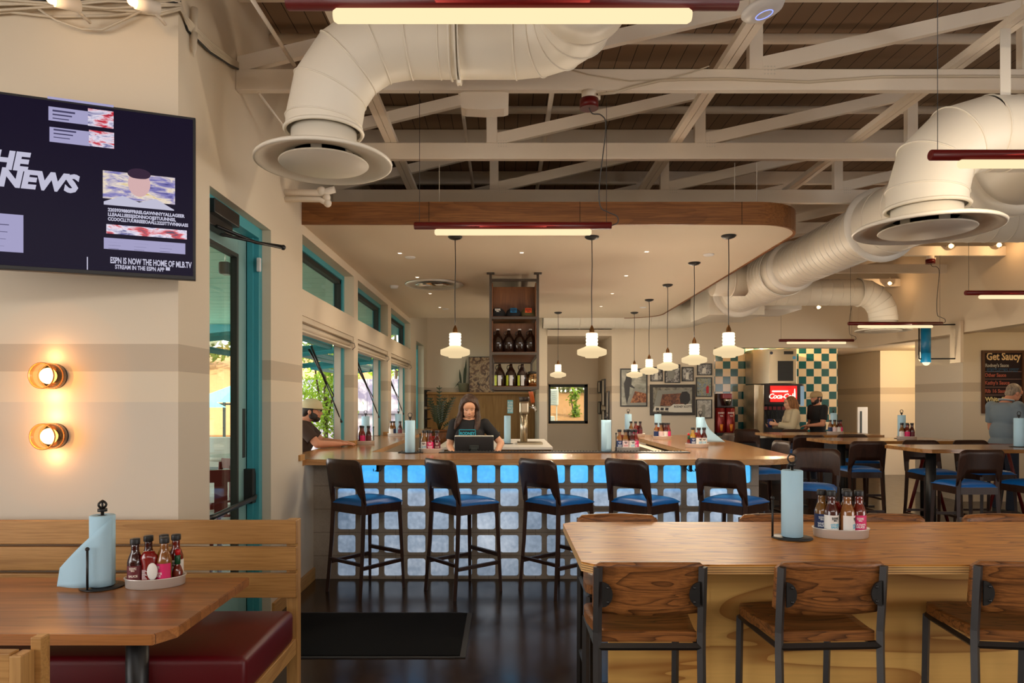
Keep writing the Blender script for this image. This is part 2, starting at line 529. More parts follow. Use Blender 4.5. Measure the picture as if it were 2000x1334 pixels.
def make_tiles():
    g = G('checker_wall_tiles')
    x, y, z = g.sep(g.pos())
    u = g.math('DIVIDE', g.math('ADD', x, .03), .1525); w = g.math('DIVIDE', g.math('ADD', z, .085), .1525)
    par = g.math('FRACT', g.math('MULTIPLY', g.math('ADD', g.math('FLOOR', u), g.math('FLOOR', w)), .5))
    c = g.mix(g.math('GREATER_THAN', par, .25), srgb(20, 88, 92), srgb(236, 212, 172))
    gr = g.math('MAXIMUM', g.math('LESS_THAN', g.math('FRACT', u), .03), g.math('LESS_THAN', g.math('FRACT', w), .03))
    c = g.mix(gr, c, srgb(190, 176, 150))
    g.col(c); g.put(g.b.inputs['Roughness'], g.math('ADD', g.math('MULTIPLY', gr, .5), .12)); return g.m
M['tiles'] = make_tiles()
def make_glass(name, tint, gl=.10):
    g = G(name); t = g.t
    tr = g.n('BsdfTransparent'); tr.inputs[0].default_value = (*tint, 1)
    gs = g.n('BsdfGlossy'); gs.inputs['Roughness'].default_value = .02
    lw = g.n('LayerWeight'); lw.inputs[0].default_value = .5
    fr = g.n('Math', operation='MULTIPLY_ADD'); t.links.new(g.math('POWER', lw.outputs['Facing'], 4.0), fr.inputs[0]); fr.inputs[1].default_value = .55; fr.inputs[2].default_value = .04
    mx = g.n('MixShader'); t.links.new(fr.outputs[0], mx.inputs[0]); t.links.new(tr.outputs[0], mx.inputs[1]); t.links.new(gs.outputs[0], mx.inputs[2])
    t.links.new(mx.outputs[0], g.out.inputs[0]); return g.m
M['glass'] = make_glass('window_glass', (.86, .93, .9))
M['tinted_glass'] = make_glass('tinted_glass', (.58, .62, .58))
M['high_glass'] = make_glass('high_window_glass', (.84, .9, .88))
M['amber_glass'] = make_glass('amber_glass', (1.0, .8, .52))
M['tube'] = emit('warm_tube', (1.0, .77, .45), 1.04)
def make_opal():
    # opal glass glows more where it is near the bulb in its neck
    g = G('opal_glass_skirt'); x, y, z = g.sep(g.obj())
    r = g.math('SQRT', g.math('ADD', g.math('MULTIPLY', x, x), g.math('MULTIPLY', y, y)))
    mr = g.n('MapRange'); g.put(mr.inputs[0], g.math('ADD', g.math('MULTIPLY', z, -1.0), g.math('MULTIPLY', r, .5))); mr.inputs[1].default_value = 1.00; mr.inputs[2].default_value = 1.10; mr.inputs[3].default_value = 1.15; mr.inputs[4].default_value = .80
    g.col((0, 0, 0)); g.b.inputs['Emission Color'].default_value = (1.0, .75, .42, 1); g.put(g.b.inputs['Emission Strength'], mr.outputs[0]); g.b.inputs['Specular IOR Level'].default_value = 0
    return g.m
M['opal'] = make_opal()
M['opal_hot'] = emit('opal_glass_neck', (1.0, .84, .56), 2.0)
M['bulb'] = emit('warm_bulb', (1.0, .62, .26), 9.0)
M['sconce_bulb'] = emit('sconce_bulb', (1.0, .74, .36), 6.0)
M['downlight'] = emit('downlight', (1.0, .82, .62), 3.0)
M['led_ring'] = emit('led_ring', (.25, .32, 1.0), 1.6)

# ------------------------------------------------------------------ shell
def wall_holes(name, plane, at, thick, u0, u1, z0, z1, holes, m, parent=None):
    """a wall of real thickness; plane 'X' runs along Y at X=at (going to at+thick), plane 'Y' runs along X"""
    us = sorted({u0, u1, *[h[0] for h in holes], *[h[1] for h in holes]})
    zs = sorted({z0, z1, *[h[2] for h in holes], *[h[3] for h in holes]})
    us = [u for u in us if u0 <= u <= u1]; zs = [z for z in zs if z0 <= z <= z1]
    mb = MB()
    def solid(i, j):
        if i < 0 or j < 0 or i >= len(us) - 1 or j >= len(zs) - 1: return False
        a, b = (us[i] + us[i + 1]) / 2, (zs[j] + zs[j + 1]) / 2
        return not any(h[0] < a < h[1] and h[2] < b < h[3] for h in holes)
    cache = {}
    def V(u, s, z):
        k = (round(u, 5), s, round(z, 5))
        if k not in cache:
            w = at + (thick if s else 0)
            cache[k] = mb.bm.verts.new((w, u, z) if plane == 'X' else (u, w, z))
        return cache[k]
    for i in range(len(us) - 1):
        for j in range(len(zs) - 1):
            if not solid(i, j): continue
            a, b, c, d = us[i], us[i + 1], zs[j], zs[j + 1]
            for s in (0, 1): mb.bm.faces.new([V(a, s, c), V(b, s, c), V(b, s, d), V(a, s, d)])
            if not solid(i - 1, j): mb.bm.faces.new([V(a, 0, c), V(a, 1, c), V(a, 1, d), V(a, 0, d)])
            if not solid(i + 1, j): mb.bm.faces.new([V(b, 0, c), V(b, 1, c), V(b, 1, d), V(b, 0, d)])
            if not solid(i, j - 1): mb.bm.faces.new([V(a, 0, c), V(b, 0, c), V(b, 1, c), V(a, 1, c)])
            if not solid(i, j + 1): mb.bm.faces.new([V(a, 0, d), V(b, 0, d), V(b, 1, d), V(a, 1, d)])
    return struct(mb.build(name, m, parent))

XL = -1.665                       # inner face of the left wall
XR = 6.65                         # inner face of the high wall on the right
YT = 3.53                         # the wall that carries the television
YB = 14.9                         # back wall
ROOF = 4.2
mb = MB(); mb.box(-5.6, 9.6, -4.6, 18, -.1, 0); struct(mb.build('floor', M['floor']))
mb = MB(); mb.box(-5.8, 9.6, -4.6, 13.0, ROOF, ROOF + .12); struct(mb.build('ceiling', M['roof']))
# left wall with the door, the high windows, the serving hatches and the slot window
DOOR = (3.905, 4.93, 0.0, 2.77)
WIN = [(5.70, 7.65), (7.86, 9.90), (10.17, 12.28)]
SILL = 1.016
holes = [DOOR] + [(a, b, 2.477, 2.93) for a, b in WIN] + [(a, b, SILL, 2.262) for a, b in WIN] + [(13.07, 14.3, .9, 2.7)]
wall_holes('wall_left', 'X', XL, -.22, YT + .2, YB + .3, 0, ROOF, holes, M['wall'])
wall_holes('wall_left_front', 'Y', YT, .2, -5.6, XL, 0, ROOF, [], M['wall'])
wall_holes('wall_left_outer', 'X', -5.6, -.2, -4.6, YT + .2, 0, ROOF, [(-4.2, 1.4, .5, 3.4)], M['wall'])  # window opening added out of view for daylight from the left
wall_holes('wall_front', 'Y', -4.6, -.15, -5.8, 9.6, 0, ROOF, [(-3.5, 6.5, 3.34, 4.10)], M['wall'])  # unseen high opening added so daylight reaches the truss faces
# right side: high wall with a low lobby under it
wall_holes('wall_right', 'X', XR, .2, -4.6, 13.0, 2.55, ROOF, [(-4.0, 3.0, 3.2, 3.9)], M['plain_wall'])  # high opening added out of view for light from the right
mb = MB(); mb.box(XR + .2, 9.6, -4.6, 16.5, 2.62, 2.72); struct(mb.build('ceiling_lobby', M['soffit']))
wall_holes('wall_right_lobby', 'X', 8.6, .2, -4.6, 10.7, 0, 2.65, [(-4.0, 2.0, .5, 2.5)], M['wall'])  # unseen opening added to let more daylight in
wall_holes('wall_right_board', 'Y', 10.7, .15, 7.1, 8.6, 0, 2.65, [], M['wall'])
wall_holes('wall_right_return', 'X', 7.1, .15, 10.85, 11.95, 0, 2.65, [], M['wall'])
wall_holes('wall_right_niche_side', 'X', 9.2, .15, 11.9, 14.6, 0, 2.65, [], M['wall'])
wall_holes('wall_right_niche', 'Y', 14.6, .2, 7.94, 9.3, 0, 2.75, [], M['wall'])
wall_holes('wall_right_corridor', 'X', 7.94, .2, 14.8, 18.0, 0, 2.75, [], M['wall'])
wall_holes('wall_back_corridor', 'Y', 18.0, .2, 6.0, 8.2, 0, 2.75, [], M['wall'])
wall_holes('wall_back_corridor_side', 'X', 6.72, -.12, 14.05, 18.0, 0, 2.75, [], M['wall'])
mb = MB(); mb.box(3.95, 9.6, 13.2, 18.2, 2.75, 2.85); struct(mb.build('ceiling_niche', M['soffit']))
# back: photo wall, bulkhead over the tiled niche, hall recess
wall_holes('wall_back', 'Y', 13.0, .2, 2.02, XR + .2, 0, ROOF, [(3.95, XR + .25, 0, 2.56)], M['wall'])
wall_holes('wall_back_tiled', 'Y', 13.9, .12, 3.9, 6.70, 0, 2.78, [], M['tiles'])
wall_holes('wall_back_niche_side', 'X', 3.95, -.1, 13.2, 14.0, 0, 2.75, [], M['wall'])
wall_holes('wall_back_hall_side', 'X', 2.02, .2, 13.2, YB, 0, ROOF, [], M['wall'])
wall_holes('wall_back_bar', 'Y', YB, .2, XL - .2, 2.22, 0, ROOF, [(.95, 1.80, 1.07, 1.92)], M['wall'])
wall_holes('wall_back_bar_end', 'X', .66, .15, 13.05, YB, 0, ROOF, [], M['wall'])
mb = MB(); mb.box(.81, 2.02, 13.0, YB, 2.78, 2.9); struct(mb.build('ceiling_hall', M['soffit']))
mb = MB(); mb.box(XL - .2, 2.4, 13.0, YB + .2, ROOF, ROOF + .12); struct(mb.build('ceiling_back', M['soffit']))
# skirting
mb = MB(); mb.box(XL, XL + .02, 4.95, 6.02, 0, .105, .003); struct(mb.build('baseboard_left', M['oak_y']))
mb = MB(); mb.box(-5.5, XL, YT - .02, YT, 0, .105, .003); struct(mb.build('baseboard_front', M['oak']))

# windows: teal frames in the outer half of the wall, a pane behind
def window(n, y0, y1, z0, z1, hatch=False, fr=.07):
    r = sroot('window_%d' % n, (XL - .15, (y0 + y1) / 2, z0))
    xo, xi = XL - .21, XL - .105
    mb = MB()
    mb.box(xo, xi, y1 - fr, y1, z0, z1, .004); mb.box(xo, xi, y0, y0 + fr, z0, z1, .004)
    mb.box(xo, xi, y0 + fr, y1 - fr, z1 - fr * .8, z1, .004)
    if not hatch: mb.box(xo, xi, y0 + fr, y1 - fr, z0, z0 + fr * .6, .004)
    mb.build('window_frame', M['teal'], r)
    mb = MB()
    for yy in (y0 + fr, y1 - fr - .045): mb.box(xo + .02, xi - .02, yy, yy + .045, z0 + (.03 if not hatch else 0), z1 - fr * .8)
    mb.box(xo + .02, xi - .02, y0 + fr, y1 - fr, z1 - fr * .8 - .045, z1 - fr * .8)
    mb.build('gasket', M['gasket'] if not hatch else M['aluminium'], r)
    if not hatch:
        mb = MB(); mb.box(xo + .045, xo + .053, y0 + fr, y1 - fr, z0 + .03, z1 - .05); mb.build('pane', M['high_glass'], r)
    return r
for i, (a, b) in enumerate(WIN):
    window(i + 1, a, b, 2.477, 2.93)
    r = window(i + 4, a, b, 1.066, 2.262, True)
    # rolled screen under the hatch head
    mb = MB(); mb.box(XL - .11, XL - .01, a + .01, b - .01, 2.215, 2.262, .004); mb.cyl((XL - .06, a + .01, 2.185), (XL - .06, b - .02, 2.185), .028); mb.box(XL - .1, XL - .02, a + .01, b - .02, 2.13, 2.148, .003)
    mb.build('rolled_screen', M['conduit'], r)
    # the sash swung out and up on two struts
    mb = MB(); hx, hz = XL - .215, 2.15; L = 1.0; dz = -.10
    ex, ez = hx - L, hz + dz
    for yy in (a + .08, b - .16):
        mb.tube([(hx, yy + .04, hz), (ex, yy + .04, ez)], .035, 4, smooth=False)
    for t in (0.02, .35, .5, .98):
        mb.tube([(hx - L * t, a + .1, hz + dz * t), (hx - L * t, b - .14, hz + dz * t)], .032, 4, smooth=False)
    mb.build('open_sash', M['teal'], r)
    mb = MB(); mb.face([(hx, a + .12, hz), (hx, b - .16, hz), (ex, b - .16, ez), (ex, a + .12, ez)]); mb.build('sash_pane', M['glass'], r)
    for dx, dy, zt, zb in ((0, 0, 2.14, 1.33), (-.06, .12, 2.12, 1.50)):
        mb = MB()
        p0 = Vector((XL - .115 + dx * .5, b - .10 + dy * .3, zb)); p1 = Vector((XL - .40 + dx, b - .26 + dy, zt)); q = p0.lerp(p1, .5)
        mb.tube([p0, q], .007); mb.tube([q, p1], .013); mb.ell(p0, .015, 8, 6)
        mb.build('gas_strut', M['black'], r)
    mb = MB(); mb.tube([(XL - .03, b - .05, 2.20), (XL + .01, b - .03, 2.19), (XL + .02, b - .03, 2.15), (XL - .01, b - .03, 2.12)], .004, 6); mb.build('screen_latch', M['black'], r)
# wooden blocks at the feet of the wall piers
for k, (a, b) in enumerate(((7.65, 7.86), (9.90, 10.17), (5.6, 5.70))):
    mb = MB(); mb.box(XL - .07, XL + .018, a - .012, b + .012, 1.066, 1.115, .003); struct(mb.build('trim_%d' % (k + 1), M['oak_y']))
# slot window at the far left
r = sroot('window_7', (XL - .15, 13.7, .9))
mb = MB(); mb.box(XL - .21, XL - .12, 13.07, 13.14, .9, 2.7); mb.box(XL - .21, XL - .12, 14.2, 14.3, .9, 2.7); mb.box(XL - .21, XL - .12, 13.14, 14.2, 2.62, 2.7); mb.build('window_frame', M['teal'], r)
mb = MB(); mb.box(XL - .17, XL - .162, 13.14, 14.2, .9, 2.62); mb.build('pane', M['glass'], r)
# back hall window
r = sroot('window_8', (1.37, YB, 1.07))
mb = MB()
for (a, b, c, d) in ((.95, 1.80, 1.07, 1.13), (.95, 1.80, 1.86, 1.92), (.95, 1.0, 1.07, 1.92), (1.73, 1.80, 1.07, 1.92)): mb.box(a, b, YB + .02, YB + .12, c, d, .004)
mb.build('window_frame', M['gasket'], r)
mb = MB(); mb.box(.93, 1.82, YB - .015, YB + .01, 1.045, 1.07, .003); mb.box(.93, .95, YB - .015, YB + .01, 1.07, 1.94); mb.box(1.80, 1.82, YB - .015, YB + .01, 1.07, 1.94); mb.box(.93, 1.82, YB - .015, YB + .01, 1.92, 1.945); mb.build('window_trim', M['plain_wall'], r)
mb = MB(); mb.box(1.0, 1.73, YB + .06, YB + .066, 1.13, 1.86); mb.build('pane', M['tinted_glass'], r)

# door in the left wall
r = sroot('door_1', (XL - .12, 4.4, 0))
mb = MB()
mb.box(XL - .15, XL - .062, 4.87, 4.93, 0, 2.77, .003); mb.box(XL - .15, XL - .062, 3.905, 3.965, 0, 2.77, .003); mb.box(XL - .15, XL - .062, 3.965, 4.87, 2.70, 2.77, .003)
mb.box(XL - .15, XL - .10, 4.845, 4.875, 0, 2.70)
mb.build('door_frame', M['teal'], r)
xa, xb = XL - .19, XL - .145
mb = MB(); mb.box(xa, xb, 4.70, 4.87, .03, 2.70, .003); mb.box(xa, xb, 3.965, 4.135, .03, 2.70, .003); mb.box(xa, xb, 4.135, 4.70, 2.55, 2.70, .003); mb.box(xa, xb, 4.135, 4.70, .03, .30, .003)
mb.build('door_leaf', M['teal_light'], r)
mb = MB(); mb.box(xa + .004, xb + .004, 4.668, 4.70, .30, 2.55); mb.box(xa + .004, xb + .004, 4.135, 4.16, .30, 2.55); mb.box(xa + .004, xb + .004, 4.16, 4.668, 2.525, 2.55)
mb.build('gasket', M['gasket'], r)
mb = MB(); mb.box(xb - .03, xb - .022, 4.15, 4.69, .30, 2.53); mb.build('pane', M['glass'], r)
mb = MB(); mb.box(xb, xb + .006, 4.845, 4.87, .03, 2.70); mb.build('edge_strip', M['teal_bright'], r)
mb = MB(); mb.box(xb, xb + .004, 4.775, 4.825, 1.16, 1.50, .002); mb.build('lock_plate', M['gasket'], r)
mb = MB(); pts = [(.81, 1.10), (.86, 1.10), (.89, 1.04), (.92, 1.02), (.93, .98), (.925, .90), (.90, .86), (.81, .86)]
mb.prism([(p[0] + 3.99, p[1] - .02) for p in pts], xb, xb + .06, 'X'); hd = mb.build('latch_case', M['black'], r)
mb = MB(); mb.tube([(xb + .05, 4.88, .885), (xb + .075, 4.80, .88), (xb + .085, 4.1, .865), (xb + .07, 4.03, .865)], .016, 10); mb.build('push_bar', M['black'], r)
mb = MB(); mb.box(xb + .005, xb + .075, 4.06, 4.42, 2.60, 2.69, .006); mb.box(XL - .1, XL - .03, 4.05, 4.43, 2.66, 2.745, .006); mb.build('door_closer', M['black'], r)
mb = MB(); mb.tube([(XL - .06, 4.14, 2.60), (XL + .06, 4.46, 2.575), (XL + .2, 4.58, 2.575)], .011, 6); mb.tube([(XL + .2, 4.58, 2.565), (XL - .06, 4.20, 2.565)], .009, 6); mb.ell((XL + .2, 4.58, 2.57), .018, 8, 6); mb.build('closer_arm', M['black'], r)
mb = MB(); mb.box(XL - .075, XL - .045, 4.845, 4.87, 2.46, 2.56, .008); mb.build('door_sensor', M['white_plastic'], r)

# dropped soffit over the bar with its oak band
def arc(cx, cy, r, a0, a1, n):
    return [(cx + r * math.cos(math.radians(a0 + (a1 - a0) * k / n)), cy + r * math.sin(math.radians(a0 + (a1 - a0) * k / n))) for k in range(n + 1)]
SOF = [(XL, 5.70)] + arc(2.08, 6.15, .45, -90, 0, 12) + [(2.56, 7.4), (2.60, 9.2)] + arc(2.1, 11.55, .545, 0, 90, 10) + [(XL, 12.1)]
mb = MB(); mb.prism(SOF, 3.012, 3.175); sof = struct(mb.build('ceiling_soffit', M['soffit']))
mb = MB()
path = SOF[:-1]
inn = []
for k, (x, y) in enumerate(path):
    a = Vector(path[max(k - 1, 0)]); b = Vector(path[min(k + 1, len(path) - 1)]); d = (b - a).normalized(); inn.append((x + d.y * .022, y - d.x * .022))
for (p, q), (pi, qi) in zip(zip(path, path[1:]), zip(inn, inn[1:])):
    for (a, b, zz) in ((p, q, 0), (pi, qi, 1)):
        mb.face([(a[0], a[1], 3.004), (b[0], b[1], 3.004), (b[0], b[1], 3.19), (a[0], a[1], 3.19)])
    for zz in (3.004, 3.19): mb.face([(p[0], p[1], zz), (q[0], q[1], zz), (qi[0], qi[1], zz), (pi[0], pi[1], zz)])
bmesh.ops.remove_doubles(mb.bm, verts=mb.bm.verts[:], dist=1e-5)
mb.build('soffit_fascia', M['fascia'], sof)
mb = MB()
for x in (-.62, .62, 1.95): mb.box(x, x + .003, 5.675, 5.679, 3.004, 3.19)
mb.build('fascia_joint', mat('dark_joint', (.03, .018, .008), .8), sof)

# roof trusses, all alike, 1.22 m apart
TR0, TRS = 4.28, 1.219
def truss(y):
    r = sroot('ceiling_truss', (0, y, 3.48))
    t = .055
    mb = MB(); mb.box(XL, XR, y, y + t, 3.48, 3.61, .004, 1); mb.build('bottom_chord', M['truss'], r)
    mb = MB(); mb.box(XL, XR, y, y + t, 4.05, 4.195, .004, 1); mb.build('top_chord', M['truss'], r)
    xs = [-1.70, -.10, 1.56, 3.25, 4.9, 6.6]
    for x in xs[1:-1]:
        mb = MB(); mb.box(x - .043, x + .043, y, y + t, 3.61, 4.05, .003, 1); mb.build('post', M['truss'], r)
    for a, b in zip(xs, xs[1:]):
        x0, x1 = max(a + .043, XL), b - .043
        z1 = 3.96
        mb = MB(); mb.prism([(x0, 3.61), (x0 + .07, 3.61), (x1, z1), (x1, z1 + .085), (x0, 3.69)], y + .006, y + t - .006, 'Y'); mb.build('web', M['truss'], r)
    mb = MB()
    for x in xs[1:-1]:
        for i in range(4):
            for j in range(3): mb.box(x + .05 + i * .02, x + .058 + i * .02, y - .0012, y, 3.62 - j * .022, 3.628 - j * .022)
    mb.build('nail_plate', M['bracket'], r)
for k in range(-3, 7): truss(TR0 + TRS * k)
for k, x in enumerate((-.95, 1.32, 2.75)):
    mb = MB(); mb.box(x, x + .045, -4.5, 12.9, 3.612, 3.652); mb.box(x + .05, x + .095, -4.5, 12.9, 3.612, 3.652); struct(mb.build('trim_%d' % (k + 4), M['truss']))
# ------------------------------------------------------------------ air ducts
def arc3(c, u, w, r, a0, a1, n):
    c, u, w = Vector(c), Vector(u), Vector(w)
    return [c + u * (r * math.cos(math.radians(a0 + (a1 - a0) * k / n))) + w * (r * math.sin(math.radians(a0 + (a1 - a0) * k / n))) for k in range(n + 1)]

def seam(mb, p, d, r, t=.006):
    mb.torus(p, r, t, Vector(d), 36, 6)

def gores(mb, pts, r, n=36):
    """mitred sheet-metal bend: rings lie in the bisecting plane, flat gores between them"""
    rings = []
    pu = None
    for i, p in enumerate(pts):
        if i == 0: d = pts[1] - pts[0]
        elif i == len(pts) - 1: d = pts[-1] - pts[-2]
        else: d = (pts[i] - pts[i - 1]).normalized() + (pts[i + 1] - pts[i]).normalized()
        d.normalize()
        if pu is None: u, w = MB.frame(d)
        else:
            u = (pu - d * pu.dot(d)).normalized(); w = d.cross(u).normalized()
        pu = u
        rings.append(mb.ring(p, u, w, r, n))
    for a, b in zip(rings, rings[1:]): mb.bridge(a, b)
    return rings

def gore_seams(mb, pts, r):
    for i in range(1, len(pts) - 1):
        d = ((pts[i] - pts[i - 1]).normalized() + (pts[i + 1] - pts[i]).normalized()).normalized()
        mb.torus(pts[i], r + .001, .005, d, 36, 6)

def diffuser(parent, x, y, z, neck_top, nr=.172):
    """round ceiling diffuser: neck, flared bell, inner plate hung on three brackets"""
    mb = MB()
    mb.lathe([(nr, neck_top), (nr, z + .055), (nr + .01, z + .035), (nr + .05, z + .02), (.30, z + .012), (.352, z + .004), (.364, z - .006), (.362, z - .018), (.350, z - .02),
              (.335, z - .012), (.29, z + .0), (.22, z + .012), (nr - .004, z + .03), (nr - .004, z + .05)], (x, y, 0), 48)
    mb.build('diffuser_bell', M['duct'], parent)
    mb = MB(); mb.lathe([(nr - .008, z + .05), (.001, z + .05)], (x, y, 0), 32); mb.build('throat_shade', M['duct_dark'], parent)  # flat dark disc standing for the shade inside the neck
    mb = MB(); mb.lathe([(.001, z - .012), (.232, z - .012), (.237, z - .017), (.232, z - .022), (.001, z - .024)], (x, y, 0), 48); mb.build('diffuser_plate', M['duct'], parent)
    for a in (60, 120, 270, 200, 340):
        mb = MB(); c, s_ = math.cos(math.radians(a)), math.sin(math.radians(a))
        mb.box(-.028, .028, -.004, .004, z - .014, z + .045, rot=Matrix.Rotation(math.radians(a + 90), 3, 'Z'), piv=(0, 0, 0))
        for v in mb.bm.verts: v.co += Vector((x + c * .155, y + s_ * .155, 0))
        mb.build('diffuser_bracket', M['bracket'], parent)

# left duct: rises from the diffuser, bends level, runs right and bends towards the camera
DY = 3.72
t = thing('air_duct', 'large cream round duct bending down to a diffuser by the left wall', 'duct', (-.97, DY, 3.0))
R = .20
el = arc3((-.97 + .45, DY, 3.50 - .45), (-1, 0, 0), (0, 0, 1), .45, 0, 90, 4)
mb = MB(); gores(mb, [Vector((-.97, DY, 3.0))] + el, R); mb.build('elbow', M['duct'], t)
mb = MB(); gore_seams(mb, [Vector((-.97, DY, 2.9))] + el + [Vector((-.4, DY, 3.5))], R); seam(mb, (-.97, DY, 3.0), (0, 0, 1), R + .003, .011); mb.build('elbow_seam', M['duct'], t)
mb = MB(); mb.cyl((-.52, DY, 3.5), (.06, DY, 3.5), R, n=36, caps=False); mb.build('duct_run', M['duct'], t)
mb = MB()
seam(mb, (-.345, DY, 3.5), (1, 0, 0), R, .004); seam(mb, (-.285, DY, 3.5), (1, 0, 0), R + .004, .008)
mb.cyl((-.258, DY, 3.5), (-.25, DY, 3.5), R + .032, n=36); mb.cyl((-.242, DY, 3.5), (-.234, DY, 3.5), R + .03, n=36)
mb.box(-.252, -.236, DY - .02, DY + .01, 3.255, 3.29); mb.build('duct_clamp', M['duct'], t)
el2 = arc3((.06, DY - .32, 3.5), (0, 1, 0), (1, 0, 0), .32, 0, 90, 4)
mb = MB(); gores(mb, el2 + [Vector((.38, 3.13, 3.5))], R); mb.build('end_elbow', M['duct'], t)
mb = MB(); gore_seams(mb, [Vector((0, DY, 3.5))] + el2 + [Vector((.38, 2, 3.5))], R); seam(mb, (.38, 3.36, 3.5), (0, 1, 0), R + .012, .012); mb.lathe([(R + .002, 3.34), (R + .03, 3.33), (R + .03, 3.15), (R + .002, 3.14), (.001, 3.135)], (.38, 0, 3.5), 36, 'Y'); mb.build('end_elbow_seam', M['duct'], t)
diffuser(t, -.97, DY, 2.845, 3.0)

# right duct: level from the right, down to its diffuser
DY2 = 3.75
t = thing('air_duct', 'large cream round duct bending down to the diffuser at upper right', 'duct', (2.29, DY2, 2.7))
el = arc3((2.29 + .32, DY2, 3.0 - .32), (-1, 0, 0), (0, 0, 1), .32, 0, 90, 3)
RB = .197
mb = MB(); gores(mb, [Vector((2.29, DY2, 2.6))] + el, RB); mb.build('elbow', M['duct'], t)
mb = MB(); gore_seams(mb, [Vector((2.29, DY2, 2.6))] + el + [Vector((2.8, DY2, 3.0))], RB); seam(mb, (2.29, DY2, 2.60), (0, 0, 1), RB + .003, .011); mb.build('elbow_seam', M['duct'], t)
mb = MB(); mb.cyl((2.59, DY2, 3.0), (4.6, DY2, 3.0), RB, n=36, caps=False); mb.build('duct_run', M['duct'], t)
mb = MB(); seam(mb, (2.74, DY2, 3.0), (1, 0, 0), RB, .004); mb.build('duct_seam', M['duct'], t)
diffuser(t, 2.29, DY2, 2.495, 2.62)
mb = MB(); mb.box(2.62, 2.675, DY2 - .10, DY2 - .096, 3.16, 3.52); mb.build('hanger_strap', M['bracket'], t)

# main spiral duct running away above the dining side
MX, MZ = 3.33, 3.11
t = thing('spiral_duct', 'thick cream spiral-seamed duct running away past the bar soffit', 'duct', (MX, 7, MZ))
mb = MB(); mb.cyl((MX, 3.9, MZ), (MX, 6.1, MZ), .285, n=40, caps=False); mb.lathe([(.285, 4.62), (.34, 4.60), (.34, 4.5), (.285, 4.49)], (MX, 0, MZ), 40, 'Y')
for y in (5.0, 5.3, 5.6, 5.9): seam(mb, (MX, y, MZ), (0, 1, 0), .285, .007)
mb.build('front_section', M['duct'], t)
for pr in ([(.285, 6.08), (.33, 6.09), (.33, 6.12), (.25, 6.13)], [(.25, 7.95), (.29, 7.95), (.29, 8.04), (.25, 8.05)], [(.30, 8.2), (.308, 8.19), (.308, 8.22), (.30, 8.22)], [(.30, 9.78), (.365, 9.78), (.365, 9.87), (.30, 9.88)]):
    mb = MB(); mb.lathe(pr, (MX, 0, MZ), 40, 'Y'); mb.build('flange', M['white'], t)
mb = MB(); mb.cyl((MX, 6.1, MZ), (MX, 8.0, MZ), .25, n=40, caps=False)
mb.lathe([(.25, 8.05), (.30, 8.2)], (MX, 0, MZ), 40, 'Y')
mb.cyl((MX, 8.2, MZ), (MX, 9.85, MZ), .30, n=40, caps=False); mb.build('spiral_section', M['duct'], t)
mb = MB()
y = 6.25
while y < 7.95: mb.torus((MX, y, MZ), .25, .0042, Vector((.03, 1, 0)), 36, 5); y += .105
mb.build('spiral_seam', M['white'], t); mb = MB()
y = 8.3
while y < 9.75: mb.torus((MX, y, MZ), .30, .0042, Vector((.03, 1, 0)), 36, 5); y += .105
mb.build('spiral_seam', M['white'], t)
mb = MB(); mb.box(2.93, 3.73, 9.9, 10.87, 2.79, 3.47, .006); mb.build('plenum_box', M['duct'], t)
mb = MB(); gores(mb, [Vector((MX, 10.85, MZ)), Vector((MX, 12.1, MZ))] + arc3((MX - .42, 12.13, MZ), (1, 0, 0), (0, 1, 0), .42, 0, 90, 4) + [Vector((.7, 12.55, MZ))], .24); mb.build('rear_run', M['duct'], t)
mb = MB()
for k in range(14): seam(mb, (.9 + k * .155, 12.55, MZ), (1, 0, 0), .24, .003)
for x in (1.36, 2.62): seam(mb, (x, 12.55, MZ), (1, 0, 0), .246, .009)
seam(mb, (MX, 10.95, MZ), (0, 1, 0), .29, .02); mb.build('rear_seam', M['duct'], t)

def branch(label, y, x0, x1, z, r, seams=()):
    b = thing('branch_duct', label, 'duct', ((x0 + x1) / 2, y, z))
    mb = MB(); mb.cyl((x0, y, z), (x1, y, z), r, n=36, caps=True); mb.build('duct_run', M['duct'], b)
    mb = MB()
    for x in seams: seam(mb, (x, y, z), (1, 0, 0), r, .004)
    if seams: mb.build('duct_seam', M['duct'], b)
    return b
b = branch('short cream duct stub joining the spiral duct to the soffit edge', 8.85, 2.66, 3.08, 3.10, .20, ())
mb = MB(); seam(mb, (2.9, 8.85, 3.10), (1, 0, 0), .205, .012); mb.build('duct_clamp', M['duct'], b)
branch('level cream duct leaving the spiral duct to the right behind the diffuser', 6.5, 3.6, 6.6, 3.25, .20, [3.9 + .16 * k for k in range(16)])
YD = 9.75; XD = PXx(1725, YD); ZD = PZz(571, YD)
b = branch('level cream duct bending down to the far diffuser near the lobby', YD, 3.6, XD - .35, ZD, .185, [3.8 + .15 * k for k in range(8)])
el = arc3((XD - .35, YD, ZD - .35), (0, 0, 1), (1, 0, 0), .35, 0, 90, 5)
mb = MB(); gores(mb, el + [Vector((XD, YD, 2.68))], .185); mb.build('elbow', M['duct'], b)
mb = MB(); gore_seams(mb, [Vector((XD - .5, YD, ZD))] + el + [Vector((XD, YD, 2.5))], .185); seam(mb, (XD - .35, YD, ZD), (1, 0, 0), .195, .012); mb.build('elbow_seam', M['duct'], b)
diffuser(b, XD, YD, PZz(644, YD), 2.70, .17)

# flat white ceiling box beyond the ducts
b = thing('ceiling_box', 'flat white box hung below the ceiling behind the spiral duct', 'box', (4.15, 10.95, 2.95))
mb = MB(); mb.box(3.79, 4.52, 10.5, 11.4, 2.95, 3.03, .004); mb.build('casing', M['white'], b)
mb = MB()
for x in (3.95, 4.4): mb.cyl((x, 10.95, 3.03), (x, 10.95, 4.2), .006, n=6)
mb.build('hanger_rod', M['bracket'], b)

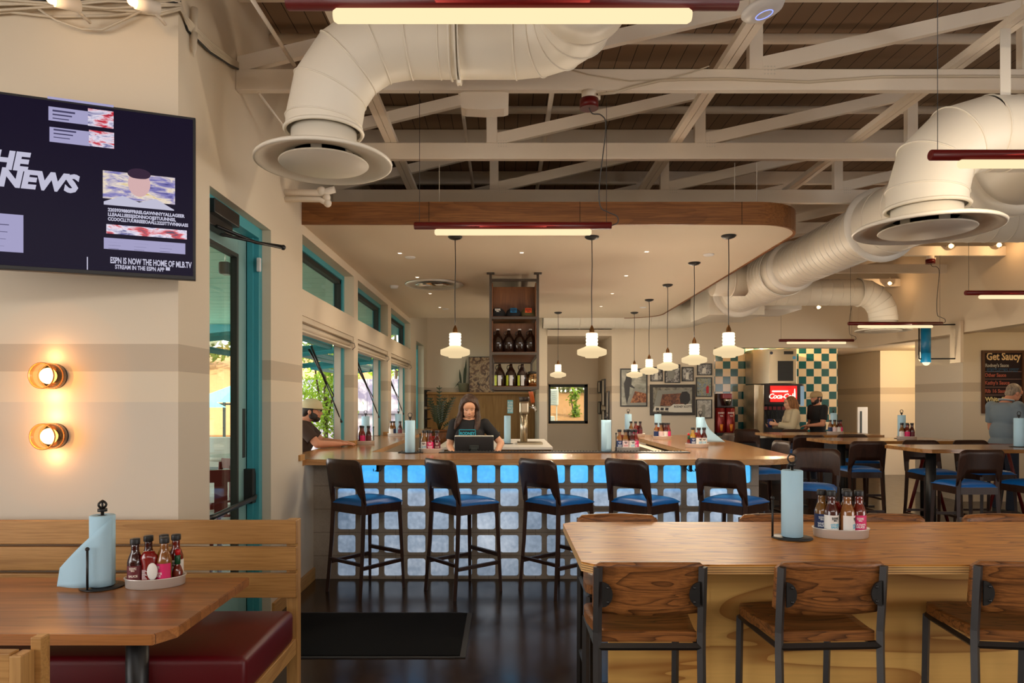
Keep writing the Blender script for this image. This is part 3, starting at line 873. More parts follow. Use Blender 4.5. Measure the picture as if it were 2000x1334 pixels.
# ------------------------------------------------------------------ linear lamps
TLP = 11.0
def tube_lamp(label, x0, y, z, length=1.235, canopy=None, wires=True, power=TLP):
    """enamelled red tube over a glowing tube, on two wires; canopy = x of the ceiling rose"""
    t = thing('tube_pendant', label, 'lamp', (x0 + length / 2, y, z), group=None)
    r = .028 if length < 1.3 else .028
    mb = MB(); mb.cyl((x0, y, z), (x0 + length, y, z), .0235, n=20); mb.cyl((x0 - .003, y, z), (x0 + .012, y, z), .0215, n=20); mb.build('housing', M['red_metal'], t)
    a, b = x0 + length * .1, x0 + length * .9
    mb = MB(); mb.lathe([(.001, a - .0), (.014, a + .003), (.0195, a + .012), (.0195, b - .012), (.014, b - .003), (.001, b)], (0, y, z - .040), 18, 'X'); mb.build('lit_tube', M['tube'], t)
    mb = MB()
    for x in (x0 + .03, x0 + length - .03): mb.cyl((x, y, z + .02), (x, y, 3.48 if canopy is not None else ROOF), .0016, n=5)
    mb.build('suspension_wire', M['black'], t)
    if canopy is not None:
        mb = MB(); mb.cyl((canopy, y + .01, 3.43), (canopy, y + .01, 3.48), .047, n=24); mb.box(canopy + .045, canopy + .07, y, y + .02, 3.43, 3.455, .003); mb.build('junction_box', M['truss'], t)
        mb = MB(); mb.cyl((canopy, y + .01, 3.375), (canopy, y + .01, 3.432), .058, n=24); mb.build('canopy', M['red_metal'], t)
        xe = x0 + length
        mb = MB(); pts = [Vector((canopy, y, 3.375)), Vector((canopy + .02, y, 3.34)), Vector((canopy + (xe - canopy) * .55, y, 3.33)), Vector((canopy + (xe - canopy) * .75, y, 3.25)), Vector((xe - .075, y - .01, 2.9)),
                     Vector((xe - .07, y - .01, z + .12)), Vector((xe - .02, y, z + .085)), Vector((xe + .035, y, z + .06)), Vector((xe + .04, y, z + .02)), Vector((xe - .002, y, z))]
        cu = []
        for i in range(len(pts) - 1):
            for k in range(4):
                p0 = pts[max(i - 1, 0)]; p1 = pts[i]; p2 = pts[i + 1]; p3 = pts[min(i + 2, len(pts) - 1)]; s = k / 4
                cu.append(.5 * ((2 * p1) + (p2 - p0) * s + (2 * p0 - 5 * p1 + 4 * p2 - p3) * s * s + (3 * p1 - p0 - 3 * p2 + p3) * s ** 3))
        cu.append(pts[-1]); mb.tube(cu, .0038, 6); mb.build('power_cord', M['cord'], t)
    for f in (.25, .75):
        lamp_point(t, (x0 + length * f - (x0 + length / 2), 0, -.075), power / 2)
    return t
def tl(px0, px1, py, d, label, **k):
    x0, x1 = PXx(px0, d), PXx(px1, d)
    return tube_lamp(label, x0, d, PZz(py, d), x1 - x0, **k)
tl(562, 1440, 3, 1.905, 'red and warm white tube lamp at the very top of the picture')
tl(810, 1194, 441, 4.30, 'red tube lamp with a glowing tube hung before the soffit edge', canopy=PXx(1151, 4.3))
tl(1818, 2352, 303, 3.09, 'red tube lamp crossing in front of the duct with the upper right diffuser')
tl(1886, 2145, 572, 6.72, 'red tube lamp above the chalkboard at the right', power=6)
tl(1657, 1840, 632, 9.16, 'red tube lamp above the blue cylinder wall lamp', canopy=PXx(1818, 9.16), power=6)
tl(1522, 1667, 665, 11.6, 'red tube lamp above the ice machine', canopy=PXx(1660, 11.6), power=6)

# ------------------------------------------------------------------ pendants over the bar
def make_pendant():
    t = thing('opal_pendant', '', 'lamp', (0, 0, 3.012))
    mb = MB(); mb.lathe([(.001, -.032), (.02, -.030), (.05, -.02), (.064, -.008), (.064, 0), (.001, 0)], (0, 0, 0), 24); mb.build('canopy', M['black'], t, True)
    mb = MB(); mb.tube([(0, 0, -.03), (.003, 0, -.25), (-.002, .002, -.5), (0, 0, -.80)], .0042, 6); mb.build('cord', M['black'], t, True)
    mb = MB(); mb.lathe([(.001, -.785), (.007, -.79), (.010, -.80), (.018, -.815), (.022, -.83), (.022, -.845), (.028, -.856), (.001, -.858)], (0, 0, 0), 16); mb.build('socket_cap', M['brass'], t, True)
    mb = MB()
    prof = [(.001, -.856), (.046, -.857), (.052, -.862), (.053, -.874)]
    for k in range(3):
        z = -.876 - k * .030
        prof += [(.049, z - .002), (.0535, z - .010), (.0545, z - .015), (.0535, z - .020), (.049, z - .028)]
    prof += [(.050, -.970), (.052, -.974)]
    mb.lathe(prof, (0, 0, 0), 28); mb.build('glass_neck', M['opal_hot'], t, True)
    mb = MB(); mb.lathe([(.052, -.972), (.075, -.984), (.118, -1.000), (.130, -1.006), (.131, -1.040), (.125, -1.050), (.085, -1.062), (.060, -1.066), (.058, -1.076), (.001, -1.077)], (0, 0, 0), 40); mb.build('glass_skirt', M['opal'], t, True)
    return t
pend = make_pendant()
PEND = [(889, 462, 'opal glass pendant lamp hung over the bar, above the bartender'),
        (1156, 462, 'opal glass pendant hung just right of the bottle shelf'),
        (1423, 460, 'opal glass pendant nearest the rounded soffit corner'),
        (1356, 513, 'second opal pendant along the right edge of the soffit, behind the corner one'),
        (1304, 556, 'third opal pendant in the receding row along the soffit edge'),
        (1268, 585, 'fourth opal pendant in the receding row, before the pictures'),
        (1239, 610, 'last and smallest opal pendant of the row, before the tall grill picture'),
        (1090, 610, 'small opal pendant alone before the hall window')]
for k, (px, py, lab) in enumerate(PEND):
    d = 1.462 * F / (CY - py)
    loc = (PXx(px, d), d, 3.012)
    if k == 0: o = pend; o.location = loc; o['label'] = lab
    else: o = dup(pend, loc, 0, lab)
    o['group'] = 'opal pendants over the bar'
    lamp_point(o, (0, 0, -1.12), 6.0, (1.0, .84, .63)); lamp_point(o, (-.16, -.02, -1.0), 2.4, (1.0, .84, .64)); lamp_point(o, (.16, .02, -1.0), 2.4, (1.0, .84, .64))

# recessed lights, sprinkler roses and the round grille in the soffit
DL = [(781, 494), (1019, 493), (1263, 491), (815, 541), (1223, 538), (840, 573), (1196, 573), (859, 600), (1174, 598)]
NAME = ['front row of the soffit, left', 'front row of the soffit, middle', 'front row of the soffit, right', 'second row, left of the grille', 'second row, right of the bottle shelf',
        'third row, below the round grille', 'third row, right of the bottle shelf', 'last row at the left', 'last row at the right']
proto = None
for (px, py), nm in zip(DL, NAME):
    d = 1.462 * F / (CY - py); loc = (PXx(px, d), d, 3.012)
    lab = 'tiny square downlight in the ' + nm
    if proto is None:
        proto = thing('downlight', lab, 'lamp', loc)
        mb = MB(); mb.box(-.026, .026, -.026, .026, -.004, 0); mb.build('trim_ring', M['white'], proto, True)
        mb = MB(); mb.box(-.016, .016, -.016, .016, -.0055, -.0035); mb.build('light_source', M['downlight'], proto, True); o = proto
    else: o = dup(proto, loc, 0, lab)
    o['group'] = 'square downlights in the soffit'
    lamp_spot(o, (0, 0, -.02), 9.0, angle=2.2, color=(1, .8, .58))
for px, py, lab in ((801, 502, 'small white sprinkler cover near the first window in the soffit'), (770, 558, 'round white smoke detector left of the ceiling grille'), (870, 603, 'small white sprinkler cover at the back of the soffit'),
                    (1384, 497, 'small white sprinkler cover beside the soffit corner pendant'), (1256, 600, 'small white sprinkler cover near the far pendants')):
    d = 1.462 * F / (CY - py); x = PXx(px, d); h = .03 if 'detector' in lab else .012
    mb = MB(); mb.lathe([(.001, 3.012 - h), (.045, 3.012 - h), (.055, 3.009), (.055, 3.012)], (x, d, 0), 20); tag(mb.build('sprinkler_cover' if h < .02 else 'smoke_detector', M['white_plastic']), lab, 'ceiling fitting')
d = 1.44 * F / (CY - 558); x = PXx(848, d)
t = thing('ceiling_grille', 'round chrome-rimmed air grille set in the bar soffit', 'vent', (x, d, 3.012))
mb = MB(); mb.lathe([(.36, 3.012), (.365, 3.0), (.34, 2.988), (.30, 2.996), (.27, 3.008)], (x, d, 0), 48); mb.build('grille_rim', M['aluminium'], t)
mb = MB(); mb.lathe([(.001, 2.985), (.235, 2.985), (.235, 2.99), (.001, 2.99)], (x, d, 0), 48); mb.build('grille_plate', M['chrome'], t)
mb = MB()
for a in range(0, 360, 60): mb.box(x - .03, x + .03, d - .003, d + .003, 2.99, 3.012, rot=Matrix.Rotation(math.radians(a), 3, 'Z'), piv=(x, d + .0, 3))
for a in range(4): pass
mb.build('grille_bracket', M['bracket'], t)

# ------------------------------------------------------------------ hung bottle shelf
SX0, SX1, SY0, SY1 = -.17, .395, 7.85, 9.74
t = thing('hanging_shelf', 'steel framed shelf with oak backs hung from the soffit over the bar', 'shelf', ((SX0 + SX1) / 2, 8.8, 1.69))
mb = MB(); b = .028
for x in (SX0, SX1 - b):
    for y in (SY0, SY1 - b):
        mb.box(x, x + b, y, y + b, 1.69, 3.0)
        mb.box(x - .03, x + b + .03, y - .02, y + b + .02, 2.998, 3.012)
for z in (1.69, 2.08, 2.485, 2.915):
    for y in (SY0, SY1 - b): mb.box(SX0 + b, SX1 - b, y, y + b, z, z + b)
    for x in (SX0, SX1 - b): mb.box(x, x + b, SY0 + b, SY1 - b, z, z + b)
mb.build('frame', M['shelf_steel'], t)
for z in (1.718, 2.108, 2.513):
    mb = MB(); mb.box(SX0 + .006, SX1 - .006, SY0 + .01, SY1 - .01, z - .012, z + .004); mb.build('shelf_board', M['shelf_wood'], t)
mb = MB(); mb.box(SX0 + b + .008, SX1 - b - .008, SY0 + .30, SY0 + .318, 2.12, 2.47); mb.box(SX0 + b + .008, SX1 - b - .008, SY0 + .30, SY0 + .318, 2.52, 2.90); mb.build('back_panel', M['shelf_wood'], t)
for x in (SX0 + b, SX1 - b - .014):
    mb = MB(); mb.box(x, x + .012, SY0 + .03, SY1 - .04, 2.12, 2.47); mb.box(x, x + .012, SY0 + .03, SY1 - .04, 2.52, 2.90); mb.build('side_panel', M['shelf_wood'], t)

# caps on the top shelf
def cap_thing(x, label, c, badge, text_c):
    t = thing('baseball_cap', label, 'cap', (x, SY0 + .13, 2.52), group='caps on the hanging shelf')
    g = mat('cap_cloth_' + label.split()[0], c, .9)
    mb = MB()
    rings = []
    for j in range(9):
        a = PI / 2 * j / 8; r = math.cos(a) * .092; z = .008 + math.sin(a) ** .8 * .105
        rings.append((max(r, .001), z))
    mb.lathe(rings, (0, .02, 0), 22, sy=1.08); mb.build('crown', g, t, True)
    mb = MB()
    n = 10; top = [(-.075 + .15 * k / n, -.06 - .062 * math.sin(PI * k / n) ** .7) for k in range(n + 1)]; back = [(.075 - .15 * k / n, -.05 - .03 * math.sin(PI * k / n)) for k in range(n + 1)]
    mb.prism(top + back, .006, .012); mb.build('brim', g, t, True)
    mb = MB(); mb.box(-.037, .037, -.092, -.084, .042, .096, rot=Matrix.Rotation(-.22, 3, 'X')); mb.build('badge', badge, t, True)
    mb = MB(); mb.text('RODNEY\nSCOTT\'S\nBBQ', .016, Matrix.Translation((0, -.0945, .07)) @ Matrix.Rotation(PI / 2 - .22, 4, 'X'), .0006, bold=.0006, line=.8); mb.build('badge_lettering', text_c, t, True)
white_l = mat('white_lettering', srgb(230, 228, 222), .6)
bl = mat('cap_blue', srgb(16, 96, 140), .8); orng = mat('cap_orange', srgb(206, 86, 34), .8); blk = mat('cap_black', (.012, .012, .013), .9)
cap_thing(-.075, 'black cap with a white lettered front, at the left of the shelf', (.012, .012, .014), blk, white_l)
cap_thing(.105, 'dark cap with a blue square badge, in the middle of the shelf', (.014, .015, .018), bl, mat('navy_lettering', srgb(10, 40, 66), .7))
cap_thing(.275, 'olive camouflage cap with an orange badge, at the right of the shelf', srgb(92, 84, 52), orng, mat('red_lettering', srgb(130, 30, 20), .7))

# growlers
amber = G('brown_growler_glass'); amber.col(srgb(34, 18, 12)); amber.set(Roughness=.08); amber.b.inputs['Coat Weight'].default_value = .6; M['growler'] = amber.m
M['lime'] = mat('lime_label', srgb(176, 190, 52), .6)
M['grey_label'] = mat('pale_label', srgb(196, 196, 196), .6)
def make_growler(label):
    t = thing('growler_bottle', label, 'bottle')
    mb = MB(); mb.lathe([(.001, 0), (.060, 0), (.066, .006), (.066, .125), (.062, .15), (.045, .185), (.026, .215), (.018, .235), (.016, .262), (.001, .262)], (0, 0, 0), 24); mb.build('body', M['growler'], t, True)
    mb = MB(); mb.cyl((0, 0, .262), (0, 0, .275), .019, n=18); mb.build('cap', M['white_plastic'], t, True)
    mb = MB(); mb.tube([(-.016, 0, .245), (-.042, 0, .240), (-.047, 0, .215), (-.040, 0, .195)], .006, 6); mb.build('handle', M['growler'], t, True)
    return t
pos = ['far left', 'second from the left', 'third from the left', 'far right']
g0 = None
for k in range(4):
    lab = 'brown growler with a white cap on the middle shelf, ' + pos[k]
    loc = (-.075 + k * .126, SY0 + .15, 2.112)
    if g0 is None: g0 = make_growler(lab); g0.location = loc; o = g0
    else: o = dup(g0, loc, 0, lab)
    o['group'] = 'white-capped growlers on the middle shelf'
g1 = None
for k in range(3):
    lab = 'brown growler with lime green label on the bottom shelf, ' + ('leftmost', 'middle one', 'rightmost')[k]
    loc = (-.055 + k * .132, SY0 + .15, 1.722)
    if g1 is None:
        g1 = make_growler(lab); g1.location = loc; o = g1
        for c in [c for c in bpy.data.objects if c.parent == g1 and c.name.startswith('cap')]: bpy.data.objects.remove(c)
        mb = MB()
        for (a0, a1) in ((-150, -118),):
            ring = [(.0668 * math.cos(math.radians(a)), .0668 * math.sin(math.radians(a))) for a in range(a0, a1 + 1, 8)]
            for p, q in zip(ring, ring[1:]): mb.face([(p[0], p[1], .01), (q[0], q[1], .01), (q[0], q[1], .128), (p[0], p[1], .128)])
        mb.build('green_label', M['lime'], g1, True)
        mb = MB()
        ring = [(.0668 * math.cos(math.radians(a)), .0668 * math.sin(math.radians(a))) for a in range(-106, -72, 8)]
        for p, q in zip(ring, ring[1:]): mb.face([(p[0], p[1], .01), (q[0], q[1], .01), (q[0], q[1], .128), (p[0], p[1], .128)])
        mb.build('pale_label', M['grey_label'], g1, True)
    else: o = dup(g1, loc, 0, lab)
    o['group'] = 'labelled growlers on the bottom shelf'
t = thing('glass_jar', 'round copper-toned mirror jar with dark lid at the right of the bottom shelf', 'jar', (.325, SY0 + .15, 1.722))
mb = MB(); mb.lathe([(.001, 0), (.05, 0), (.064, .03), (.067, .075), (.058, .12), (.05, .155), (.001, .155)], (0, 0, 0), 24); mb.build('body', mat('copper_mirror', srgb(206, 172, 128), .08, 1.0), t, True)
mb = MB(); mb.lathe([(.001, .175), (.04, .174), (.056, .165), (.056, .155), (.001, .155)], (0, 0, 0), 24); mb.build('lid', M['black'], t, True)

# ------------------------------------------------------------------ fittings on the trusses
t = thing('loudspeaker', 'white box loudspeaker under the second beam near the top centre', 'speaker', P(947, 202, 4.36))
mb = MB()
mb.prism([(-.148, -.045), (-.12, -.054), (0, -.060), (.12, -.054), (.148, -.045), (.15, .045), (.12, .052), (-.12, .052), (-.15, .045)], -.05, .07, 'Y'); mb.build('cabinet', M['truss'], t, True)
mb = MB(); mb.box(-.03, .03, -.01, .03, .05, .085); mb.build('bracket', M['bracket'], t, True)
p = P(1490, 18, 3.50)
t = thing('wifi_access_point', 'white disc with a blue light ring at the top right of centre', 'device', p)
Rm = Matrix.Rotation(math.radians(-14), 3, 'Y')
mb = MB(); mb.lathe([(.001, -.03), (.06, -.028), (.095, -.018), (.108, 0), (.105, .012), (.09, .02), (.001, .022)], (0, 0, 0), 36)
for v in mb.bm.verts: v.co = Rm @ v.co
mb.build('disc', M['white_plastic'], t, True)
mb = MB(); mb.torus((0, 0, -.0295), .042, .0022, 'Z', 32, 6)
for v in mb.bm.verts: v.co = Rm @ v.co
mb.build('light_ring', M['led_ring'], t, True)
mb = MB(); mb.cyl((0, 0, .015), (.01, 0, .06), .02, n=10); mb.build('mount', M['bracket'], t, True)
# pipes and cables among the trusses
def pipe(name, label, pts, r, m=None, cat='pipe', n=10, fit=()):
    mb = MB(); mb.tube(pts, r, n)
    for f in fit: mb.ell(f, r * 1.45, 10, 8)
    return tag(mb.build(name, m or M['truss']), label, cat)
pipe('pipe', 'cream pipe crossing under the roof boards above the second beam', [(XL, 4.92, 4.13), (XR, 4.92, 4.13)], .035)
pipe('pipe', 'cream pipe crossing under the roof boards above the third beam', [(XL, 6.12, 4.13), (XR, 6.12, 4.13)], .033)
pipe('pipe', 'thin cream sprinkler pipe running away above the pendants', [(.37, 4.5, 3.95), (.37, 11.5, 3.95)], .02)
pipe('pipe', 'thin cream sprinkler pipe running away left of centre', [(-.35, 4.5, 4.02), (-.35, 11.5, 3.86)], .016)
pipe('armoured_cable', 'pale armoured cable looped along the second beam to the red canopy', [P(1168, 184, 4.27), P(1200, 181, 4.27), P(1235, 170, 4.27), P(1290, 157, 4.27), P(1330, 155, 4.27), P(1420, 154, 4.27), P(1500, 157, 4.27), P(1580, 160, 4.27), P(1650, 155, 4.27), P(1720, 150, 4.27), P(1850, 149, 4.27), P(2100, 149, 4.27)], .0085, M['conduit'], 'cable')
pipe('cable', 'thin cable sagging along the second beam right of the big duct', [P(1095, 130, 4.27), P(1150, 145, 4.27), P(1230, 158, 4.27), P(1300, 155, 4.27), P(1350, 142, 4.27), P(1385, 129, 4.27)], .0035, M['conduit'], 'cable')
pipe('sprinkler_pipe', 'cream pipe elbow sticking out of the left wall above the soffit end', [P(549, 389, 5.25) - Vector((.04, 0, 0)), P(625, 390, 5.25), P(640, 398, 5.25)], .021, None, 'pipe', 12, [P(640, 397, 5.25), P(638, 386, 5.25)])
pipe('sprinkler_pipe', 'upper cream pipe tee sticking out of the left wall beside the diffuser', [P(565, 376, 5.25) - Vector((.10, 0, 0)), P(628, 377, 5.25), P(654, 370, 5.25)], .026, None, 'pipe', 12, [P(628, 374, 5.25)])
for px, d, lab in ((858, 5.55, 'left'), (1435, 5.55, 'middle'), (1478, 5.55, 'right')):
    pipe('hanger_wire', 'thin white hanger wire from the third beam to the soffit, ' + lab, [P(px, 318, 5.6), P(px, 395, 5.72)], .0025, M['white'], 'wire', 5)
pipe('brace_rod', 'slanting cream brace rod at the left end of the first bay', [P(487, -10, 3.6), P(575, 128, 4.3)], .012)
pipe('brace_rod', 'slanting cream brace rod under the left end of the second beam', [P(505, 182, 4.3), P(566, 262, 4.6)], .008)
# spot lamps
for px, py, d, lab, aim in ((104, -2, 3.25, 'small warm spot lamp over the television, left', 0), (262, 2, 3.25, 'small warm spot lamp over the television, right', 0), (1858, 480, 9.0, 'small warm spot lamp on the long beam below the right diffuser', 1), (1952, 478, 9.0, 'small warm spot lamp at the right end of the long beam', 1),
                        (1738, 553, 11.4, 'small warm spot lamp above the far bent duct', 1), (1599, 600, 11.6, 'small warm spot lamp on the bulkhead above the tiles', 1)):
    p = P(px, py, d)
    t = thing('spot_lamp', lab, 'lamp', p)
    mb = MB(); mb.cyl((0, .01, 0), (.07, .09, .015), .030, n=14); mb.cyl((.03, .05, .01), (.03, .05, .11), .006, n=6); mb.cyl((.03, .05, .02), (.03, .24, .02), .008, n=6); mb.build('housing', M['truss'], t, True)
    mb = MB(); mb.ell((-.006, -.002, 0), .024, 12, 8); mb.build('bulb', M['bulb'], t, True)
    lamp_point(t, (-.02, -.06, -.03), 2.2 if aim else .5, (1, .62, .3))
# cable runs over the television
for k in range(7):
    z = PZz(22 - k * 2, 3.5) + .0; dz = (0, .01, .02, -.02, .03, -.008, .015)[k]
    pts = [(-3.2, 3.505 - .01 * (k % 3), z + dz)]
    for x in (-2.9, -2.6, -2.3, -2.0, -1.75): pts.append((x, 3.505 - .01 * (k % 3), z + dz + .025 * math.sin(x * 5 + k)))
    pts += [(-1.64, 3.50, z + dz * .5 + .01), (-1.635 - .004 * k, 3.62, 3.53 - .006 * k), (-1.64, 3.85, 3.555 - .01 * k), (-1.64, 4.1, 3.60 - .008 * k), (-1.645, 4.27, 3.64 - .006 * k)]
    pipe('cable', 'one of the pale cables bunched over the television corner' if k < 6 else 'dark cable of the bunch over the television corner', pts, .007, M['conduit'] if k < 6 else M['black'], 'cable', 6)['group'] = 'cables over the television'
pipe('cable', 'pale cable hanging in a loop above the television', [P(70, 14, 3.49), P(110, 40, 3.49), P(160, 57, 3.49), P(200, 58, 3.49), P(240, 40, 3.49), P(290, 14, 3.49)], .006, M['conduit'], 'cable', 6)
mb = MB(); q = P(362, 75, 3.66); mb.cyl((XL + .025, q.y, q.z + .16), (XL + .02, q.y, q.z + .03), .018, n=10); mb.lathe([(.018, .03), (.014, -.06), (.001, -.10)], (XL + .022, q.y, q.z), 10); tag(mb.build('cable_tail', M['conduit']), 'white taped cable end hanging at the wall corner above the television', 'cable')

# warm recessed lights of the corridor and the lobby niche (out of sight above)
for x, y, z, nm in ((7.35, 15.6, 2.75, 'corridor beyond the tiles'), (8.4, 13.2, 2.62, 'niche beside the corridor'), (7.6, 9.4, 2.62, 'lobby before the chalkboard'), (5.3, 13.55, 2.75, 'drinks corner ceiling')):
    o = dup(proto, (x, y, z), 0, 'tiny square downlight in the ' + nm); o['group'] = 'square downlights in the lobby'
    lamp_point(o, (0, 0, -.12), 9 if 'board' in nm else 60, (1, .72, .36))
# ------------------------------------------------------------------ television
TVL, TVR = P(0, 349.5, 3.11), P(382, 390, 3.40)
TVL.z = 2.545; TVR.z = 2.545
dv = (TVR - TVL); ang = math.atan2(dv.y, dv.x); u = dv.normalized()
W_, H_ = 1.43, .80
c = TVR - u * (W_ / 2)
t = thing('television', 'large flat television showing sports news, angled on the left wall', 'television', (c.x, c.y, 2.545), ang)
mb = MB(); mb.box(-W_ / 2, W_ / 2, 0, .035, -H_ / 2, H_ / 2, .003); mb.box(-.35, .35, .035, .07, -.25, .2, .01); mb.build('casing', M['black_plastic'], t, True)
mb = MB(); mb.box(-.10, .0, .07, .28, -.06, .06, .004); mb.box(-.25, .12, .25, .3, -.2, .2, .004); mb.build('wall_arm', M['black'], t, True)
g = G('screen_dark'); g.col((.006, .005, .012)); g.set(Roughness=.3); g.b.inputs['Specular IOR Level'].default_value = .08; g.b.inputs['Emission Color'].default_value = (.004, .0022, .011, 1); g.b.inputs['Emission Strength'].default_value = 1.0
mb = MB(); mb.box(-W_ / 2 + .012, W_ / 2 - .012, -.002, .001, -H_ / 2 + .02, H_ / 2 - .012); sc = mb.build('screen', g.m, t, True)
lav = emit('screen_lavender', srgb(158, 154, 190), 1.0); grey = emit('screen_grey', srgb(40, 38, 50), 1.0); scr_w = emit('screen_white', srgb(186, 184, 204), 1.0); scr_d = emit('screen_ink', srgb(66, 62, 92), 1.0)
def pic(name, bands):
    g = G(name); v = g.obj(); n1 = g.noise(g.vmul(v, (5, 1, 16)), 2.2, 4, .6, .5)
    g.col((0, 0, 0)); g.put(g.b.inputs['Emission Color'], g.ramp(n1, bands)); g.b.inputs['Emission Strength'].default_value = 1.0; g.set(Roughness=.2); return g.m
sp1 = pic('screen_picture', [(.3, srgb(40, 34, 70)), (.42, srgb(196, 40, 56)), (.52, srgb(216, 210, 226)), (.66, srgb(60, 62, 130))])
sp2 = pic('screen_portrait_back', [(.3, srgb(46, 44, 116)), (.45, srgb(120, 116, 176)), (.6, srgb(220, 206, 190)), (.72, srgb(200, 170, 60))])
# screen coordinates from the photograph: fraction across the visible part
def S(px, py):
    """point on the screen plane under pixel (px, py), in television coordinates"""
    dirv = Vector(((px - CX) / F, 1, (CY - py) / F)); n = Vector((-u.y, u.x, 0))
    k = (c - Vector((0, 0, CAMZ))).dot(n) / dirv.dot(n)
    p = Vector((0, 0, CAMZ)) + dirv * k - c
    return p.dot(u), p.z
def quad(mb, px0, py0, px1, py1, y=-.0035):
    x0, z0 = S(px0, py0); x1, z1 = S(px1, py1)
    mb.box(x0, x1, y, y + .001, z1, z0)
for q in ((93, 193, 222, 206), (95, 208, 174, 245), (97, 248, 176, 286), (-60, 412, 46, 494), (203, 464, 362, 497)):
    mb = MB(); quad(mb, *q); mb.build('news_card', lav, t, True)
for q in ((172, 212, 222, 252), (174, 254, 223, 291), (208, 438, 365, 468)):
    mb = MB(); quad(mb, *q, -.0037); mb.build('news_picture', sp1, t, True)
mb = MB(); quad(mb, 201, 333, 342, 400); mb.build('portrait_background', sp2, t, True)
x0, z0 = S(272, 378)
mb = MB(); mb.ell((x0, -.004, z0 + .045), (.048, .0012, .062), 20, 12); mb.build('portrait_face', emit('screen_skin', srgb(204, 168, 168), 1.0), t, True)
mb = MB(); mb.ell((x0, -.0046, z0 + .092), (.050, .0012, .026), 20, 10); mb.build('portrait_hair', emit('screen_hair', srgb(56, 40, 58), 1.0), t, True)
mb = MB(); xa_, za_ = S(203, 402); xb_, zb_ = S(340, 412); mb.prism([(xa_, zb_), (xb_, zb_), (xb_, za_ + .01), (x0 + .07, za_ + .055), (x0, za_ + .03), (x0 - .07, za_ + .055), (xa_, za_ + .02)], -.0042, -.0032, 'Y'); mb.build('portrait_shirt', scr_w, t, True)
mb = MB(); quad(mb, -200, 496, 379, 532, -.003); mb.build('ticker_bar', grey, t, True)
def stext(s, px, py, size, align='LEFT', **k):
    x, z = S(px, py); mb = MB(); mb.text(s, size, Matrix.Translation((x, -.0045, z)) @ Matrix.Rotation(PI / 2, 4, 'X'), .0003, align, **k); mb.build('lettering', scr_w, t, True)
stext('THE', 53, 319, .110, 'RIGHT', shear=.18, bold=.006); stext('NEWS', 150, 362, .110, 'RIGHT', shear=.18, bold=.006)
stext('ESPN IS NOW THE HOME OF MLB.TV', 374, 519, .040, 'RIGHT', bold=.0012, fit=.350)
stext('STREAM IN THE ESPN APP', 321, 527.5, .027, 'RIGHT', bold=.0008, fit=.21)
mb = MB(); quad(mb, 170, 502, 172, 527, -.0045); mb.build('ticker_rule', scr_w, t, True)
mb = MB(); quad(mb, 324, 522, 332, 529, -.0045); mb.build('app_icon', scr_w, t, True)
for k, (py) in enumerate((410, 419, 428)): stext(('2203939880FFRRELGAWNNYYALLAGEER', 'LLEAALLEESSJ3DNNOOJJ3TUUNNSS,', 'CCOOCLLTUURREEEOAALL2223TTVVNMAASS')[k], 211, py, .0215, bold=.001, fit=(.33, .29, .345)[k])
for bars in ([(103, 218 + k * 7, 147 - 6 * k, 220.2 + k * 7) for k in range(3)], [(105, 255 + k * 7, 149 - 6 * k, 257.2 + k * 7) for k in range(3)], [(-40, 436 + k * 14, 18 - 3 * k, 439 + k * 14) for k in range(4)],
             *[[(212 + q * 50, 473 + k * 6 + q * 3, 240 - 4 * k + q * 50, 475 + k * 6 + q * 3) for k in range(3)] for q in range(3)]):
    mb = MB()
    for b_ in bars: quad(mb, *b_, -.004)
    mb.build('small_lettering', scr_d, t, True)

# ------------------------------------------------------------------ sconces
def make_sconce(label, px, py):
    x, z = PXx(px, 3.53), PZz(py, 3.53)
    t = thing('wall_sconce', label, 'lamp', (x, YT, z), group='amber sconces on the left wall')
    mb = MB(); mb.cyl((0, -.012, 0), (0, 0, 0), .064, n=32); mb.cyl((0, -.03, 0), (0, -.012, 0), .03, n=20); mb.build('wall_plate', M['black'], t, True)
    mb = MB(); mb.lathe([(.062, -.012), (.066, -.014), (.066, -.105), (.063, -.11), (.058, -.108), (.058, -.02), (.05, -.012)], (0, 0, 0), 36, 'Y'); mb.build('glass_shade', M['amber_glass'], t, True)
    mb = MB()
    for y in (-.035, -.108): mb.torus((0, y, 0), .063, .0035, 'Y', 32, 6)
    mb.build('shade_rim', mat('amber_rim', srgb(196, 120, 48), .2), t, True)
    mb = MB(); mb.ell((0, -.055, 0), (.040, .036, .040), 18, 12); mb.build('bulb', M['sconce_bulb'], t, True)
    lamp_point(t, (0, -.125, 0), 1.0, (1, .6, .26)); lamp_point(t, (0.0, -.05, .10), .4, (1, .5, .2)); lamp_point(t, (0.0, -.05, -.10), .4, (1, .5, .2))
make_sconce('amber glass wall sconce, the upper of two on the left wall', 108, 735)
make_sconce('amber glass wall sconce, the lower of two on the left wall', 110, 851)

# ------------------------------------------------------------------ booth bench
BY = 3.44
t = thing('booth_bench', 'oak slatted bench with red vinyl seat against the left wall', 'bench', (-2.2, 3.1, 0))
for z0, z1 in ((.845, .962), (.715, .832), (.58, .70)):
    mb = MB(); mb.box(-4.6, -1.028, BY - .03, BY, z0, z1, .004); mb.build('back_slat', M['oak'], t)
mb = MB(); mb.box(-1.085, -1.028, BY - .0, BY + .055, 0, .962, .004); mb.build('rear_post', M['oak_z'], t)
mb = MB(); mb.box(-3.0, -2.94, BY, BY + .05, 0, .96); mb.build('rear_post', M['oak_z'], t)
mb = MB(); mb.box(-1.075, -1.03, 2.78, 3.42, .30, .375, .003); mb.box(-4.6, -1.08, 2.80, 2.83, .27, .36, .003); mb.build('seat_rail', M['oak_y'], t)
mb = MB(); mb.box(-1.08, -1.03, 2.79, 2.84, 0, .31, .003); mb.build('front_leg', M['oak_z'], t)
